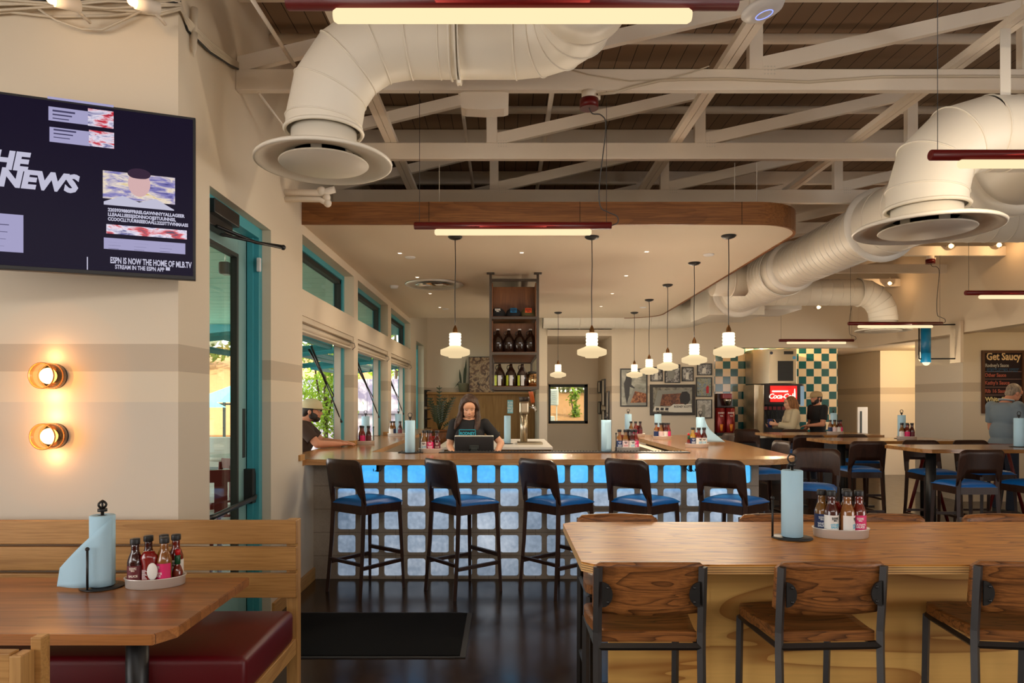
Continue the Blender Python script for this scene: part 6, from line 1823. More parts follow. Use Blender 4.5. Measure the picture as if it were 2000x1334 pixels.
chalk('red_lines', srgb(176, 92, 74), [('Other Sauce', 1922, 733, .08, .002, .33), ("Kathy's Sauce", 1922, 748, .08, .002, .38), ("Rib 16 Sauce", 1922, 764, .08, .002, .36)])
chalk('cream_lines', srgb(222, 208, 150), [('White Sauce', 1923, 780, .09, .003, .46), ('Vinegar, mayo', 1927, 787, .056, .001, .36)])
chalk('yellow_lines', srgb(206, 176, 60), [('Seasonal', 1922, 795, .09, .003, .42)])
mb = MB()
for py in (726.5, 741, 756.5, 772): mb.box(PXx(1922, BD), PXx(1994, BD), BD - .017, BD - .0155, PZz(py, BD), PZz(py, BD) + .006)
mb.build('chalk_rule', mat('chalk_rule', srgb(160, 130, 120), .9), t)
LD = 10.2
t = thing('bracket_lamp', 'blue cylinder lamp on black bracket arms by the lobby', 'lamp', (PXx(1808, LD), LD, 2.0))
mb = MB(); xl = PXx(1808, LD); mb.cyl((xl, LD, PZz(708, LD)), (xl, LD, PZz(636, LD)), .068, n=28); mb.build('shade', mat('blue_enamel', srgb(10, 120, 170), .35), t)
mb = MB(); mb.ell((xl + .008, LD, PZz(708, LD)), (.05, .05, .045), 16, 10); mb.ell((xl - .055, LD + .04, PZz(696, LD)), (.03, .03, .07), 12, 8); mb.build('bulb', emit('cream_bulb', (1, .82, .5), 1.4), t)
mb = MB(); xw = XR - .005
for py in (635, 701): mb.tube([(PXx(1795, LD), LD, PZz(py, LD)), (6.61, 10.12, PZz(py, LD))], .010, 8)
mb.tube([(PXx(1795, LD), LD, PZz(701, LD)), (PXx(1795, LD), LD, PZz(637, LD))], .010, 8); mb.build('bracket_arm', M['black'], t)
mb = MB(); mb.box(6.60, 6.645, 10.0, 10.24, PZz(708, 10.0), PZz(626, 10.0), .004)
for k in range(4): mb.ell((6.60, 10.12, 2.2 + k * .14), .008, 8, 6)
mb.build('wall_plate', M['plain_wall'], t)
lamp_point(t, (0, 0, .02), 4)
# ------------------------------------------------------------------ people
def fuse(mb, name, m, parent, voxel=.007, it=4, fac=.5):
    """joins overlapping volumes into one continuous skin"""
    bmesh.ops.recalc_face_normals(mb.bm, faces=mb.bm.faces[:])
    me = bpy.data.meshes.new(name); mb.bm.to_mesh(me); mb.bm.free()
    o = bpy.data.objects.new(name, me); COL.objects.link(o)
    r = o.modifiers.new('r', 'REMESH'); r.mode = 'VOXEL'; r.voxel_size = voxel; r.use_smooth_shade = True
    s_ = o.modifiers.new('s', 'SMOOTH'); s_.factor = fac; s_.iterations = it
    bpy.context.view_layer.update()
    dg = bpy.context.evaluated_depsgraph_get()
    me2 = bpy.data.meshes.new_from_object(o.evaluated_get(dg)); me2.name = name
    bpy.data.objects.remove(o)
    me2.materials.clear(); me2.materials.append(m)
    for p in me2.polygons: p.use_smooth = True
    o = bpy.data.objects.new(name, me2); COL.objects.link(o); o.parent = parent
    return o
def cap_seg(mb, a, b, r0, r1, n=14, e0=True, e1=True):
    a, b = Vector(a), Vector(b); mb.cyl(a, b, r0, r1, n)
    if e0: mb.ell(a, r0 * .995, n, 8)
    if e1: mb.ell(b, r1 * .995, n, 8)
def hand(mb, w, d, nrm, side=1, curl=.5, s=1.0):
    """palm, four unequal bent fingers and a thumb from the side of the palm; d = pointing way, nrm = palm side"""
    w, d, nrm = Vector(w), Vector(d).normalized(), Vector(nrm); nrm = (nrm - d * nrm.dot(d)).normalized(); b = d.cross(nrm).normalized() * side
    c = w + d * .045 * s
    R = Matrix((b, d, nrm)).transposed(); mb.ell(c, (.038 * s, .052 * s, .017 * s), 12, 8, R)
    for k, (off, ln) in enumerate(((-.030, .062), (-.010, .076), (.010, .072), (.029, .055))):
        p = w + d * .085 * s + b * off * s; dirv = d.copy()
        for q, f in enumerate((.45, .32, .25)):
            dirv = (dirv + nrm * curl * (.5 if q == 0 else .75)).normalized(); p2 = p + dirv * ln * f * s
            cap_seg(mb, p, p2, (.0092 - q * .0008) * s, (.0085 - q * .0008) * s, 8); p = p2
    p = w + d * .03 * s - b * .032 * s; dirv = (d * .55 - b * .75 + nrm * .3).normalized()
    for q, l_ in enumerate((.034, .028)):
        p2 = p + dirv * l_ * s; cap_seg(mb, p, p2, .0108 * s, .0095 * s, 8); p = p2; dirv = (dirv + d * .5 + nrm * .3 * curl).normalized()
def head_volumes(mb, T, fem=False):
    e = lambda c, r: mb.ell(T(c), r, 18, 12, T.R)
    j = .93 if fem else 1.0
    e((0, .014, .030), (.076, .096, .094)); e((0, -.018, -.040), (.060 * j, .072, .076)); e((0, -.056, -.092), (.026 * j, .024, .020))
    for s_ in (-1, 1):
        e((s_ * .034, -.056, -.030), (.025, .025, .024)); e((s_ * .077, .014, -.018), (.010, .020, .031)); e((s_ * (.036 if fem else .042), -.02, -.072), (.024 * j, .045, .034)); e((s_ * .034, -.076, .022), (.026, .014, .008)); e((s_ * .010, -.098, -.036), (.009, .010, .008))
    cap_seg(mb, T((0, -.086, .012)), T((0, -.104, -.030)), .0085, .0125, 10)
    e((0, -.086, -.062), (.024, .012, .0075)); e((0, -.082, -.072), (.020, .012, .008)); e((0, -.078, .045), (.05, .022, .035))
class TF:
    def __init__(s, o, R, k): s.o, s.R, s.k = Vector(o), R, k
    def __call__(s, p): return s.o + s.R @ (Vector(p) * s.k)
def person(label, loc, phi, J, skin, shirt, trousers, hair_fn=None, fem=False, pitch=0, yaw=0, voxel=.007, hk=1.0, sleeve='short', build=1.0, cap=None, extra=None):
    t = thing('person', label, 'person', loc, math.radians(phi))
    Rh = Matrix.Rotation(math.radians(yaw), 3, 'Z') @ Matrix.Rotation(math.radians(pitch), 3, 'X')
    HT = TF(J['head'], Rh, hk)
    g = build
    mb = MB()
    head_volumes(mb, HT, fem)
    nb, ch_, wa, hp = Vector(J['neck']), Vector(J['chest']), Vector(J['waist']), Vector(J['hip'])
    cap_seg(mb, nb, HT((0, .02, -.05)), .058 if not fem else .048, .052 if not fem else .045)
    def torso(mb, x):
        mb.ell(ch_, (.155 * g + x, .105 * g + x, .17 + x), 20, 12); mb.ell(ch_ + Vector((0, 0, .10)), (.165 * g + x, .085 * g + x, .07 + x), 20, 12)
        mb.ell(wa, (.138 * g + x, .105 * g + x, .17 + x), 20, 12); mb.ell(hp, (.158 * g + x, .118 * g + x, .14 + x), 20, 12)
        mb.ell((nb + ch_) / 2 + Vector((0, 0, .05 - x * 2)), (.10 + x, .07 + x, .07), 16, 10)
        if fem:
            for s_ in (-1, 1): mb.ell(ch_ + Vector((s_ * .07, -.085, -.005)), (.062 + x, .05 + x, .062 + x), 14, 10)
    torso(mb, 0)
    for s_, k in ((-1, 'l'), (1, 'r')):
        sh, el_, wr = (Vector(J[n + k]) for n in ('sh', 'el', 'wr'))
        cap_seg(mb, sh, el_, .050 * g, .040 * g); cap_seg(mb, el_, wr, .040 * g, .027); mb.ell(sh, .058 * g, 14, 10)
        hand(mb, wr, J.get('hd' + k, (wr - el_)), J.get('hn' + k, (0, 0, -1)), s_, J.get('curl', .5))
        hi, kn, an = (Vector(J.get(n + k, dflt)) for n, dflt in (('hi', (s_ * .09, 0, hp.z - .02)), ('kn', (s_ * .1, -.03, hp.z * .53)), ('an', (s_ * .105, .02, .09))))
        cap_seg(mb, hi, kn, .082, .056); cap_seg(mb, kn, an, .054, .038)
    fuse(mb, 'body', skin, t, voxel)
    # shirt
    mb = MB(); torso(mb, .014)
    for k in 'lr':
        sh, el_, wr = (Vector(J[n + k]) for n in ('sh', 'el', 'wr'))
        mb.ell(sh, .0645 * g, 14, 10)
        if sleeve == 'short':
            e_ = sh.lerp(el_, .72); mb.cyl(sh, e_, .0615 * g, .062 * g, 16)
        else: cap_seg(mb, sh, el_, .064 * g, .060 * g); mb.cyl(el_, el_.lerp(wr, .92), .060 * g, .044 * g, 16)
    so = fuse(mb, 'shirt', shirt, t, voxel * 1.15)
    mb = MB(); mb.ell(hp + Vector((0, 0, -.03)), (.166 * g, .126 * g, .135), 18, 10)
    for s_, k in ((-1, 'l'), (1, 'r')):
        hi, kn, an = (Vector(J.get(n + k, dflt)) for n, dflt in (('hi', (s_ * .09, 0, hp.z - .02)), ('kn', (s_ * .1, -.03, hp.z * .53)), ('an', (s_ * .105, .02, .09))))
        cap_seg(mb, hi, kn, .094, .068); mb.cyl(kn, an, .067, .054, 14)
    fuse(mb, 'trousers', trousers, t, .010)
    for s_, k in ((-1, 'l'), (1, 'r')):
        an = Vector(J.get('an' + k, (s_ * .105, .02, .09)))
        mb = MB(); mb.ell((an.x, an.y - .06, an.z - .05), (.045, .13, .04), 14, 8); mb.ell((an.x, an.y, an.z - .02), (.045, .055, .06), 12, 8); fuse(mb, 'shoe', M['black_plastic'], t, .012)
    if hair_fn: hair_fn(t, HT)
    if cap: cap(t, HT)
    if extra: extra(t, HT, J)
    return t
def skin_mat(name, c):
    g = G(name); g.col(g.mix(g.math('MULTIPLY', g.noise(g.obj(), 9, 3), .35), c, (c[0] * .8, c[1] * .62, c[2] * .55))); g.set(Roughness=.5); g.b.inputs['Subsurface Weight'].default_value = .08
    g.b.inputs['Subsurface Radius'].default_value = (.02, .008, .004); return g.m
fair = skin_mat('fair_skin', srgb(226, 172, 138)); ruddy = skin_mat('ruddy_skin', srgb(212, 150, 120))
tee = mat('black_tee', (.012, .012, .014), .9, bump=(300, .15)); dkbrown = mat('brown_tee', srgb(66, 48, 40), .9, bump=(300, .15)); oat = mat('oat_sweater', srgb(206, 192, 160), .95, bump=(260, .4)); polo = mat('grey_blue_polo', srgb(116, 130, 140), .9, bump=(300, .15))
denim = mat('dark_denim', srgb(40, 48, 66), .9)
def hairmat(name, c1, c2):
    g = G(name); n1 = g.noise(g.vmul(g.obj(), (90, 90, 6)), 1, 3); g.col(g.ramp(n1, [(.35, c2), (.65, c1)])); g.set(Roughness=.55); return g.m
brunette = hairmat('dark_brown_hair', srgb(78, 50, 32), srgb(30, 18, 13)); blonde = hairmat('dark_blonde_hair', srgb(166, 112, 62), srgb(96, 60, 32)); grey_h = hairmat('grey_hair', srgb(170, 150, 126), srgb(110, 96, 82)); dark_h = hairmat('black_brown_hair', srgb(44, 30, 24), srgb(18, 12, 10))
EYEW = mat('eye_white', srgb(222, 214, 206), .3); IRIS = mat('iris_brown', srgb(48, 30, 20), .2); LIP = mat('lips', srgb(178, 96, 84), .45); LASH = mat('lash', srgb(34, 22, 18), .7)
def face_bits(t, T, closed=False, lips=LIP, brow=LASH):
    for s_ in (-1, 1):
        if not closed:
            mb = MB(); mb.ell(T((s_ * .031, -.078, .004)), (.0135, .010, .0085), 12, 8, T.R); e = mb.build('eye', EYEW, t, True)
            mb = MB(); mb.ell(T((s_ * .031, -.0868, .004)), (.0055, .003, .0058), 10, 6, T.R); mb.build('iris', IRIS, e, True)
        mb = MB(); pts = [T((s_ * (.016 + .030 * k / 6), -.0875 + .013 * (k / 6) ** 2, .002 - .006 * math.sin(PI * k / 6) if closed else .011 + .004 * math.sin(PI * k / 6))) for k in range(7)]
        mb.tube(pts, .0022, 6); mb.build('eyelash', LASH, t, True)
        mb = MB(); pts = [T((s_ * (.014 + .036 * k / 6), -.0925 + .017 * (k / 6) ** 2, .027 + .006 * math.sin(PI * (k / 6) * .8))) for k in range(7)]
        mb.tube(pts, .003, 6, rad=[.0026, .0034, .0034, .003, .0026, .002, .0012]); mb.build('eyebrow', brow, t, True)
    mb = MB(); mb.tube([T((.026 * (k / 4 - 1), -.0935 + .010 * abs(k / 4 - 1) ** 2, -.0655 + .004 * abs(k / 4 - 1))) for k in range(9)], .004, 6, rad=[.0015, .003, .004, .0046, .0046, .0046, .004, .003, .0015]); mb.build('lips', lips, t, True)
# bartender
def hair_long(t, T):
    mb = MB()
    mb.ell(T((0, .030, .044)), (.083, .090, .086), 20, 14, T.R); mb.ell(T((0, -.028, .098)), (.052, .050, .026), 16, 10, T.R)
    for s_ in (-1, 1):
        mb.ell(T((s_ * .070, .012, .008)), (.018, .042, .072), 14, 10, T.R)
        mb.tube([T((s_ * .022, -.070, .092)), T((s_ * .058, -.052, .072)), T((s_ * .076, -.028, .020)), T((s_ * .080, -.006, -.04))], .02, 10, rad=[.010, .016, .018, .018])
        b_ = T((s_ * .082, .0, -.05))
        if s_ > 0: pts = [T((.074, -.02, .03)), b_, Vector((b_.x + .012, b_.y - .015, b_.z - .08)), Vector((b_.x + .005, b_.y - .055, b_.z - .16)), Vector((b_.x - .015, b_.y - .075, b_.z - .25))]; rad = [.022, .030, .034, .032, .010]
        else: pts = [T((-.074, -.01, .03)), b_, Vector((b_.x - .02, b_.y - .0, b_.z - .07)), Vector((b_.x - .045, b_.y - .03, b_.z - .13)), Vector((b_.x - .07, b_.y - .03, b_.z - .19))]; rad = [.022, .030, .034, .030, .010]
        mb.tube(pts, .03, 12, rad=rad)
        mb.tube([T((s_ * .05, .06, .06)), T((s_ * .07, .07, -.04)), T((s_ * .075, .075, -.14)), T((s_ * .08, .07, -.24))], .03, 10, rad=[.04, .045, .045, .02])
    fuse(mb, 'hair', brunette, t, .006, 3)
def bart_extra(t, T, J):
    face_bits(t, T, True)
    ch_ = Vector(J['chest']); mb = MB()
    y = ch_.y - .147
    x0, x1, z0, z1 = -.10, .07, ch_.z - .10, ch_.z + .065
    for (a, b_, c_, d_) in ((x0, x1, z1 - .006, z1), (x0, x0 + .006, z0, z1), (x1 - .006, x1, z0, z1)): mb.box(a, b_, y - .002, y, c_, d_)
    mb.text("RODNEY\nSCOTT'S\nBBQ", .042, facing((-.015, y - .002, ch_.z - .017)), .001, bold=.0012, line=.95, fit=.15)
    mb.build('shirt_lettering', mat('shirt_print', srgb(40, 170, 196), .7), t, True)
BD_ = 7.16
J = dict(head=(.0, -.050, 1.496), neck=(0, .0, 1.36), chest=(0, .005, 1.20), waist=(0, .01, 1.02), hip=(0, .015, .86),
         shl=(-.158, .005, 1.315), ell=(-.205, -.02, 1.09), wrl=(-.15, -.20, 1.02), shr=(.158, .005, 1.315), elr=(.325, .03, 1.115), wrr=(.26, -.10, .965), hdr=(-.25, -.5, -.8), curl=.35)
person('person in a black lettered tee with long brown hair, working behind the bar', (PXx(917, BD_), BD_, 0), 0, J, fair, tee, denim, hair_long, True, 24, 3, .006, .96, 'short', .92, None, bart_extra)

def cap_fn(crown, brim, size=1.0, back=None):
    def f(t, T):
        mb = MB()
        rings = []
        prof = [(.100, .022), (.101, .045), (.094, .078), (.075, .104), (.045, .121), (.001, .127)]
        for r, z in prof:
            n = 24; rings.append([mb.bm.verts.new(T((r * .90 * math.cos(2 * PI * k / n), .004 + r * 1.13 * math.sin(2 * PI * k / n), z))) for k in range(n)])
        for a, b_ in zip(rings, rings[1:]): mb.bridge(a, b_)
        c_ = mb.build('cap', crown, t, True)
        mb = MB(); n = 12
        top = []; bot = []
        for k in range(n + 1):
            a = PI + PI * k / n
            top.append((T((.082 * math.cos(a), .0 + .085 * math.sin(a) * .9, .028)), T((.074 * math.cos(a), -.045 + .135 * math.sin(a), .020))))
        A = [mb.bm.verts.new(p[0]) for p in top]; B = [mb.bm.verts.new(p[1]) for p in top]
        A2 = [mb.bm.verts.new(p[0] + T.R @ Vector((0, 0, -.005))) for p in top]; B2 = [mb.bm.verts.new(p[1] + T.R @ Vector((0, 0, -.005))) for p in top]
        for P_, Q_ in ((A, B), (A2, B2), (B, B2), (A, A2)):
            for k in range(n): mb.bm.faces.new((P_[k], P_[k + 1], Q_[k + 1], Q_[k]))
        mb.build('brim', brim, c_, True)
    return f
def short_hair(hm, beard=None, bald=0):
    def f(t, T):
        mb = MB(); mb.ell(T((0, .026, .032)), (.0805, .0925, .0925), 18, 12, T.R); mb.ell(T((0, .062, -.03)), (.064, .05, .06), 14, 10, T.R)
        for s_ in (-1, 1): mb.ell(T((s_ * .072, .012, .02)), (.012, .035, .04), 10, 8, T.R)
        fuse(mb, 'hair', hm, t, .007, 3)
        if beard:
            mb = MB(); mb.ell(T((0, -.042, -.088)), (.052, .054, .036), 16, 10, T.R)
            for s_ in (-1, 1): mb.ell(T((s_ * .050, -.024, -.062)), (.020, .050, .040), 12, 8, T.R); mb.ell(T((s_ * .066, -.002, -.02)), (.012, .022, .04), 12, 8, T.R)
            mb.ell(T((0, -.085, -.052)), (.028, .010, .006), 12, 6, T.R)
            fuse(mb, 'beard', beard, t, .007, 2)
    return f
def glasses(t, T):
    mb = MB()
    for s_ in (-1, 1):
        pts = [T((s_ * .033 + .021 * math.cos(2 * PI * k / 14), -.098, .004 + .016 * math.sin(2 * PI * k / 14))) for k in range(14)]
        mb.tube(pts, .002, 5, closed=True); mb.tube([T((s_ * .054, -.096, .01)), T((s_ * .079, -.03, .012)), T((s_ * .08, .02, .004))], .002, 5)
    mb.tube([T((-.012, -.100, .008)), T((.012, -.100, .008))], .002, 5)
    mb.build('glasses', LASH, t, True)
cream_cap = mat('cream_cap', srgb(206, 192, 154), .9); olive_cap = mat('olive_brim', srgb(160, 148, 96), .9)
J = dict(head=(0, -.09, 1.455), neck=(0, -.015, 1.335), chest=(0, .0, 1.175), waist=(0, .04, .98), hip=(0, .06, .82), shl=(-.19, -.01, 1.285), ell=(-.235, -.17, 1.11), wrl=(-.10, -.39, 1.10), shr=(.19, -.01, 1.285), elr=(.235, -.17, 1.115), wrr=(.12, -.40, 1.105),
         hil=(-.1, .05, .80), knl=(-.12, -.36, .74), anl=(-.12, -.33, .30), hir=(.1, .05, .80), knr=(.12, -.36, .74), anr=(.12, -.33, .30), curl=.25, hnl=(0, 0, -1), hnr=(0, 0, -1))
person('person in a pale cap, glasses and brown tee leaning on the first serving hatch outside', (-2.135, 7.33, 0), 100, J, ruddy, dkbrown, denim, short_hair(dark_h, dark_h), False, 4, 0, .007, 1.0, 'short', 1.08, cap_fn(cream_cap, olive_cap), lambda t, T, J: (face_bits(t, T), glasses(t, T)))
t = thing('patio_stool', 'red metal patio stool under the person at the serving hatch', 'stool', (-2.19, 7.33, 0))
mb = MB(); mb.lathe([(.001, .66), (.17, .66), (.18, .65), (.17, .63), (.001, .63)], (-2.19, 7.33, 0), 20); mb.build('seat', M['red_metal'], t)
for a in (45, 135, 225, 315):
    mb = MB(); mb.tube([(-2.19 + .13 * math.cos(math.radians(a)), 7.33 + .13 * math.sin(math.radians(a)), .64), (-2.19 + .21 * math.cos(math.radians(a)), 7.33 + .21 * math.sin(math.radians(a)), 0)], .014, 6); mb.build('leg', M['red_metal'], t)
# the pair at the drinks machine
def hair_back(t, T):
    mb = MB(); mb.ell(T((0, .022, .040)), (.084, .100, .094), 20, 14, T.R)
    for s_ in (-1, 1): mb.ell(T((s_ * .068, .01, -.01)), (.022, .055, .085), 14, 10, T.R)
    b_ = T((0, .075, -.02)); mb.tube([T((0, .06, .05)), T((0, .085, -.05)), Vector((0, b_.y + .02, b_.z - .16)), Vector((0, b_.y + .02, b_.z - .34))], .06, 14, rad=[.07, .075, .07, .03]); fuse(mb, 'hair', blonde, t, .008, 4)
CDp = 12.45
J = dict(head=(0, -.03, 1.515), neck=(0, .0, 1.395), chest=(0, .01, 1.24), waist=(0, .01, 1.05), hip=(0, .02, .89), shl=(-.165, .01, 1.35), ell=(-.20, -.06, 1.10), wrl=(-.14, -.30, 1.10), shr=(.165, .01, 1.35), elr=(.20, -.06, 1.10), wrr=(.10, -.29, 1.14), hnl=(.6, 0, .5), hnr=(-.8, -.1, .1), curl=.8)
person('person with long blond hair in an oat sweater filling a cup at the drinks machine', (PXx(1546, CDp), CDp, 0), -92, J, fair, oat, denim, hair_back, True, 2, 0, .009, 1.0, 'long', 1.12, None, lambda t, T, J: face_bits(t, T))
q = Vector((PXx(1546, CDp) - .36, CDp + .07, 1.08))
mb = MB(); mb.lathe([(.001, 0), (.034, 0), (.045, .15), (.043, .15), (.033, .006), (.001, .006)], q, 20); tag(mb.build('paper_cup', mat('blue_cup', srgb(36, 46, 96), .4)), 'dark blue cup held at the drinks machine', 'cup')
tan_cap = mat('tan_mesh_cap', srgb(176, 150, 112), .9)
J = dict(head=(0, -.02, 1.612), neck=(0, .0, 1.485), chest=(0, .01, 1.31), waist=(0, .01, 1.10), hip=(0, .02, .93), shl=(-.19, .01, 1.425), ell=(-.235, .02, 1.14), wrl=(-.22, -.14, .98), shr=(.19, .01, 1.425), elr=(.22, -.04, 1.14), wrr=(.14, -.26, 1.12), curl=.5)
person('person in a tan mesh cap, beard and black tee beside the drinks machine', (PXx(1596, CDp + .1), CDp + .1, 0), -80, J, ruddy, tee, denim, short_hair(dark_h, dark_h), False, 3, 0, .009, 1.0, 'short', 1.1, cap_fn(tan_cap, olive_cap), lambda t, T, J: face_bits(t, T))
# the person under the chalkboard
MD = 9.35
def collar(t, T, J):
    face_bits(t, T)
    nb = Vector(J['neck']); mb = MB()
    pts = [nb + Vector((.085 * math.cos(2 * PI * k / 20), .075 * math.sin(2 * PI * k / 20) + .0, .018 + .012 * math.sin(2 * PI * k / 20))) for k in range(20)]
    mb.tube(pts, .012, 6, closed=True); mb.build('collar', polo, t, True)
    mb = MB(); mb.tube([p + Vector((0, 0, .008)) + (p - nb).normalized() * .008 for p in pts], .004, 5, closed=True); mb.build('collar_stripe', white_l, t, True)
J = dict(head=(0, -.15, 1.665), neck=(0, -.03, 1.545), chest=(0, .0, 1.36), waist=(0, .02, 1.14), hip=(0, .02, .96), shl=(-.20, -.0, 1.48), ell=(-.245, -.05, 1.18), wrl=(-.18, -.28, 1.10), shr=(.20, .0, 1.48), elr=(.25, -.05, 1.18), wrr=(.16, -.28, 1.10), curl=.5)
person('person with grey hair in a grey-blue polo, head bowed, under the chalkboard', (PXx(1962, MD), MD, 0), 100, J, ruddy, polo, denim, short_hair(grey_h), False, 26, 0, .009, 1.0, 'short', 1.2, None, collar)
# ------------------------------------------------------------------ outside
mb = MB(); mb.box(-40, XL - .22, -6, 45, -.25, -.02); mb.box(XL - .22, 40, 18.3, 45, -.25, -.02); struct(mb.build('ground', M['gravel']))
t = thing('patio_canopy', 'slatted teal canopy roof over the patio beyond the windows', 'canopy', (-4, 8, 3.0))
mb = MB(); y = 3.9
while y < 13.2: mb.box(-6.2, XL - .24, y, y + .325, 3.0, 3.03); y += .355
mb.build('roof_boards', M['teal_roof'], t)
for yy in (4.0, 13.0):
    mb = MB(); mb.box(-6.2, XL - .24, yy, yy + .06, 2.80, 3.0); mb.build('beam', M['teal'], t)
for yy in (12.9,):
    for x in (-6.1, -4.4):
        mb = MB(); mb.box(x, x + .14, yy, yy + .14, -.02, 3.0); mb.build('post', M['gasket'], t)
mb = MB(); mb.box(-3.05, -2.95, 8.9, 9.0, -.02, 3.0); mb.build('post', M['gasket'], t)
t = thing('patio_speaker', 'black speaker hung under the patio canopy seen through the door', 'speaker', (PXx(440, 6.6), 6.6, 2.6)); x = PXx(440, 6.6)
mb = MB(); mb.box(x - .05, x + .05, 6.55, 6.68, PZz(536, 6.6), PZz(512, 6.6), .02, 3); mb.build('cabinet', M['black'], t)
mb = MB(); mb.cyl((x, 6.6, PZz(512, 6.6)), (x, 6.6, 3.0), .006, n=6); mb.build('hanger_rod', M['aluminium'], t)
# fence and retaining wall
t = thing('panel_fence', 'tall whitish panel fence beyond the serving hatches', 'fence', (-4, 17, 0))
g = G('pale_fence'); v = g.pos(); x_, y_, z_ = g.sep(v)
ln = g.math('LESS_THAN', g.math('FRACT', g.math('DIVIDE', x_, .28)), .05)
dp = g.ramp(g.noise(v, 2.6, 4, .6), [(.42, srgb(120, 114, 138)), (.56, srgb(186, 180, 186))]); g.col(g.mix(ln, dp, srgb(96, 92, 108))); g.set(Roughness=.8)  # dappled light and shade painted as paler and darker patches
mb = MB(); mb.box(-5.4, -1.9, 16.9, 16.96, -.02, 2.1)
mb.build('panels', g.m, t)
for x in (-5.4, -3.7, -2.0):
    mb = MB(); mb.box(x, x + .1, 16.84, 16.9, -.02, 2.15); mb.build('post', M['concrete'], t)
mb = MB(); mb.box(-5.4, -1.9, 16.86, 16.9, 1.25, 1.31); mb.build('rail', mat('fence_rail', srgb(120, 116, 128), .8), t)
M['mulch'] = mat('orange_mulch', srgb(178, 122, 74), .95, vary=.5)
mb = MB()
mb.prism([(19.5, -.1), (34, -.1), (34, 4.2), (27, 2.9), (19.5, .6)], -22, -5.5, 'X'); struct(mb.build('hill_left', M['mulch']))
mb = MB(); mb.prism([(19.0, .0), (34, .0), (34, 4.8), (26, 2.5), (19.0, .75)], -1.8, 10, 'X'); struct(mb.build('hill_back', M['mulch']))
t = thing('mesh_fence', 'dark-posted mesh fence at the foot of the orange bank', 'fence', (-9, 19, 0))
mb = MB(); mb.box(-13, -6, 18.95, 18.98, 1.45, 1.50); mb.build('top_rail', M['gasket'], t)
for x in (-12, -10.6, -9.2, -8.45, -7.7, -6.6):
    mb = MB(); mb.box(x, x + .06, 18.9, 18.96, -.02, 1.55); mb.build('post', M['gasket'], t)
t = thing('retaining_wall', 'low grey block wall with a dark ledge across the patio', 'wall', (-5, 10.5, 0))
mb = MB(); mb.box(-8, -3.2, 10.4, 10.7, -.02, 1.0); mb.build('blocks', M['concrete'], t)
mb = MB(); mb.box(-8, -3.2, 8.4, 8.75, .66, .72); mb.build('ledge', M['gasket'], t)
def umbrella(label, x, y, z, r):
    t = thing('patio_umbrella', label, 'umbrella', (x, y, 0), group='teal patio umbrellas')
    mb = MB(); mb.lathe([(r, z - .45), (.04, z), (.001, z + .02)], (0, 0, 0), 8, smooth=False); mb.build('canopy', M['teal_bright'], t, True)
    mb = MB(); mb.cyl((0, 0, -.02), (0, 0, z), .025, n=10); mb.build('pole', M['gasket'], t, True)
umbrella('teal patio umbrella far beyond the door glass, left one', -7.9, 17.4, 1.85, .9); umbrella('teal patio umbrella far beyond the door glass, right one', -6.2, 16.2, 1.98, 1.2)
# red patio furniture by the door
def patio_chair(label, x, y, rz):
    t = thing('patio_chair', label, 'chair', (x, y, -.02), rz, 'red metal patio chairs')
    for sx in (-1, 1):
        mb = MB(); mb.tube([(sx * .20, -.2, 0), (sx * .17, -.16, .64), (sx * .18, -.20, .98)], .024, 6); mb.build('leg', M['red_metal'], t, True)
        mb = MB(); mb.tube([(sx * .20, .2, 0), (sx * .16, .15, .64)], .024, 6); mb.build('leg', M['red_metal'], t, True)
    mb = MB(); mb.box(-.18, .18, -.17, .17, .63, .65, .008); mb.build('seat', M['red_metal'], t, True)
    mb = MB(); mb.prism([(-.18, .92), (.18, .92), (.16, 1.02), (-.16, 1.02)], -.22, -.19, 'Y'); mb.box(-.05, .05, -.21, -.19, .64, .95); mb.build('backrest', M['red_metal'], t, True)
patio_chair('red metal patio chair seen through the door glass, near one', -2.36, 5.75, .4)
patio_chair('red metal patio chair seen through the door glass, behind the near one', -2.72, 6.5, 2.6)
t = thing('patio_table', 'round patio table beyond the door glass', 'table', (-2.75, 7.2, 0))
mb = MB(); mb.cyl((-2.75, 7.2, .95), (-2.75, 7.2, .99), .34, n=28); mb.build('tabletop', M['concrete'], t)
mb = MB(); mb.cyl((-2.75, 7.2, -.02), (-2.75, 7.2, .95), .04, n=12); mb.build('pedestal', M['gasket'], t)
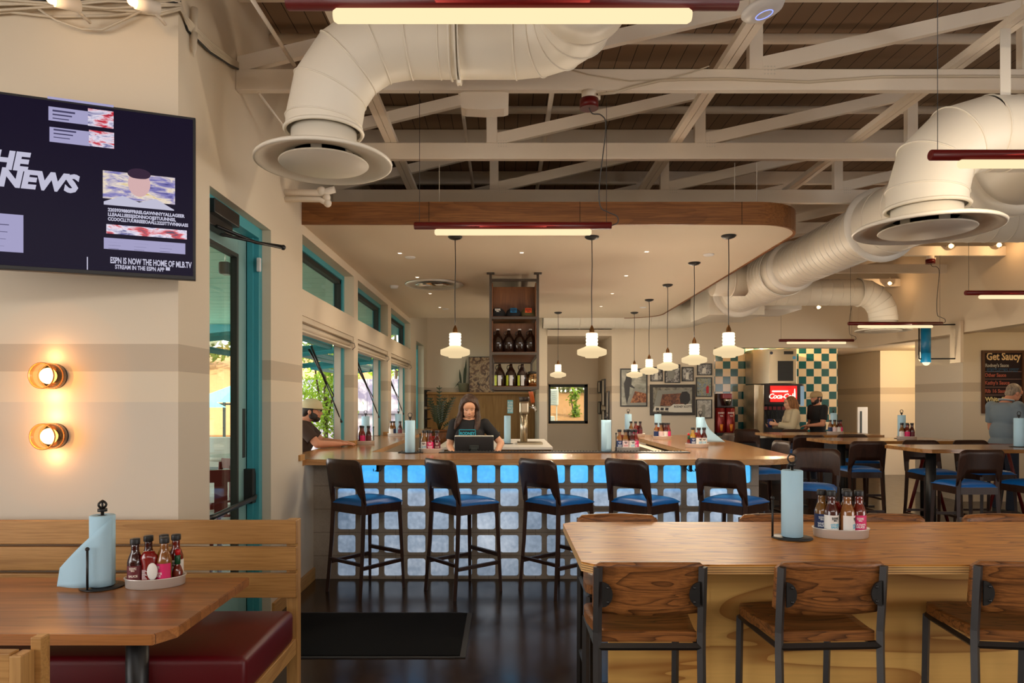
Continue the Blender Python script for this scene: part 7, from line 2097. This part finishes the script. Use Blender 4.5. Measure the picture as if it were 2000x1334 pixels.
# trees
def leaf_mat(name, c):
    g = G(name); r = g.white(g.vmul(g.pos(), (3, 3, 3))); g.col(g.mix(g.noise(g.pos(), 3, 2), c, tuple(q * .45 for q in c))); g.set(Roughness=.6)
    tr = g.n('BsdfTranslucent'); tr.inputs[0].default_value = (c[0] * 1.2, c[1] * 1.3, c[2] * .6, 1); mx = g.n('MixShader'); mx.inputs[0].default_value = .4
    g.t.links.new(g.b.outputs[0], mx.inputs[1]); g.t.links.new(tr.outputs[0], mx.inputs[2]); g.t.links.new(mx.outputs[0], g.out.inputs[0]); return g.m
LF = [leaf_mat('bright_foliage', srgb(150, 178, 74)), leaf_mat('olive_foliage', srgb(116, 130, 62))]
def tree(label, x, y, z0, rx, ry, rz, n, sz, m, seed, cat='tree', name='tree', trunk=True, clumps=14):
    rr = random.Random(seed); t = thing(name, label, cat, (x, y, -.02))
    mb = MB(); cl = []
    for k in range(clumps):
        a, b_ = rr.uniform(0, 6.28), rr.uniform(-1, 1); s_ = math.sqrt(1 - b_ * b_) * rr.uniform(.4, 1); cl.append(Vector((rx * s_ * math.cos(a), ry * s_ * math.sin(a), z0 + rz + rz * b_ * .8)))
    for k in range(n):
        c_ = rr.choice(cl); p = c_ + Vector((rr.gauss(0, rx * .22), rr.gauss(0, ry * .22), rr.gauss(0, rz * .2)))
        u_ = Vector((rr.uniform(-1, 1), rr.uniform(-1, 1), rr.uniform(-1, 1))).normalized(); w_ = u_.cross(Vector((rr.uniform(-1, 1), rr.uniform(-1, 1), rr.uniform(-1, 1)))).normalized(); s_ = sz * rr.uniform(.6, 1.2)
        mb.face([p - u_ * s_, p + w_ * s_ * .45, p + u_ * s_, p - w_ * s_ * .45])
    mb.build('foliage', m, t, True, recalc=False)
    if not trunk: return t
    if trunk:
        mb = MB(); mb.tube([(0, 0, 0), (.04, 0, z0 * .6), (0, .03, z0 + rz)], .06, 8, rad=[.07, .05, .03])
        for k in range(5):
            c_ = cl[k]; mb.tube([(0, 0, z0 * .8 + .2), tuple(c_)], .02, 5)
        mb.build('trunk', mat('bark_' + str(seed), srgb(92, 76, 60), .9), t, True)
tree('bright leafy tree close beyond the first serving hatch', -3.62, 13.9, .95, .9, .9, 1.25, 4600, .052, LF[0], 1)
tree('bright tree behind the panel fence, right of the near tree', -3.0, 19.0, 2.0, 1.6, 1.2, 1.4, 2200, .10, LF[0], 2)
tree('tall tree behind the panel fence by the far hatch', -1.6, 19.6, 1.9, 1.6, 1.2, 1.6, 2000, .10, LF[0], 3)
tree('wide tree far beyond the orange bank left of the patio', -13, 27, 3.2, 3.5, 2, 1.6, 1600, .2, LF[1], 4)
# seen through the hall window
tree('yellow green shrubs along the top of the orange bank', 2.4, 23.6, 1.55, 2.6, .6, .8, 3200, .11, LF[1], 5, 'shrubs', 'shrubbery', False, 30)['kind'] = 'stuff'
tree('thin bright young tree on the orange bank outside the hall window', PXx(1123, 20.5), 20.5, .9, .22, .2, .55, 420, .06, LF[0], 6, 'tree', 'young_tree', True, 8)
t = thing('outdoor_unit', 'white louvred outdoor unit standing on the orange bank', 'unit', (PXx(1082, 18.7), 18.8, 0)); x0, x1 = PXx(1070, 18.7), PXx(1091, 18.7)
mb = MB(); mb.box(x0, x1, 18.7, 19.0, PZz(792, 18.7), PZz(760, 18.7), .02, 3); mb.build('casing', M['white'], t)
mb = MB()
for k in range(8): mb.box(x0 + .07, x1 - .05, 18.69, 18.7, PZz(790, 18.7) + k * .05, PZz(790, 18.7) + k * .05 + .02)
mb.build('louvre', mat('louvre_grey', srgb(196, 206, 210), .6), t)
for x in (x0 + .04, x1 - .06):
    mb = MB(); mb.box(x, x + .03, 18.75, 18.8, .0, PZz(792, 18.7)); mb.build('leg', M['bracket'], t)
t = thing('utility_box', 'small white utility box low outside the hall window', 'box', (PXx(1080, 17.6), 17.7, 0)); x = PXx(1080, 17.6)
mb = MB(); mb.box(x - .14, x + .1, 18.35, 18.6, -.1, PZz(813, 18.4), .01); mb.build('casing', M['white'], t)
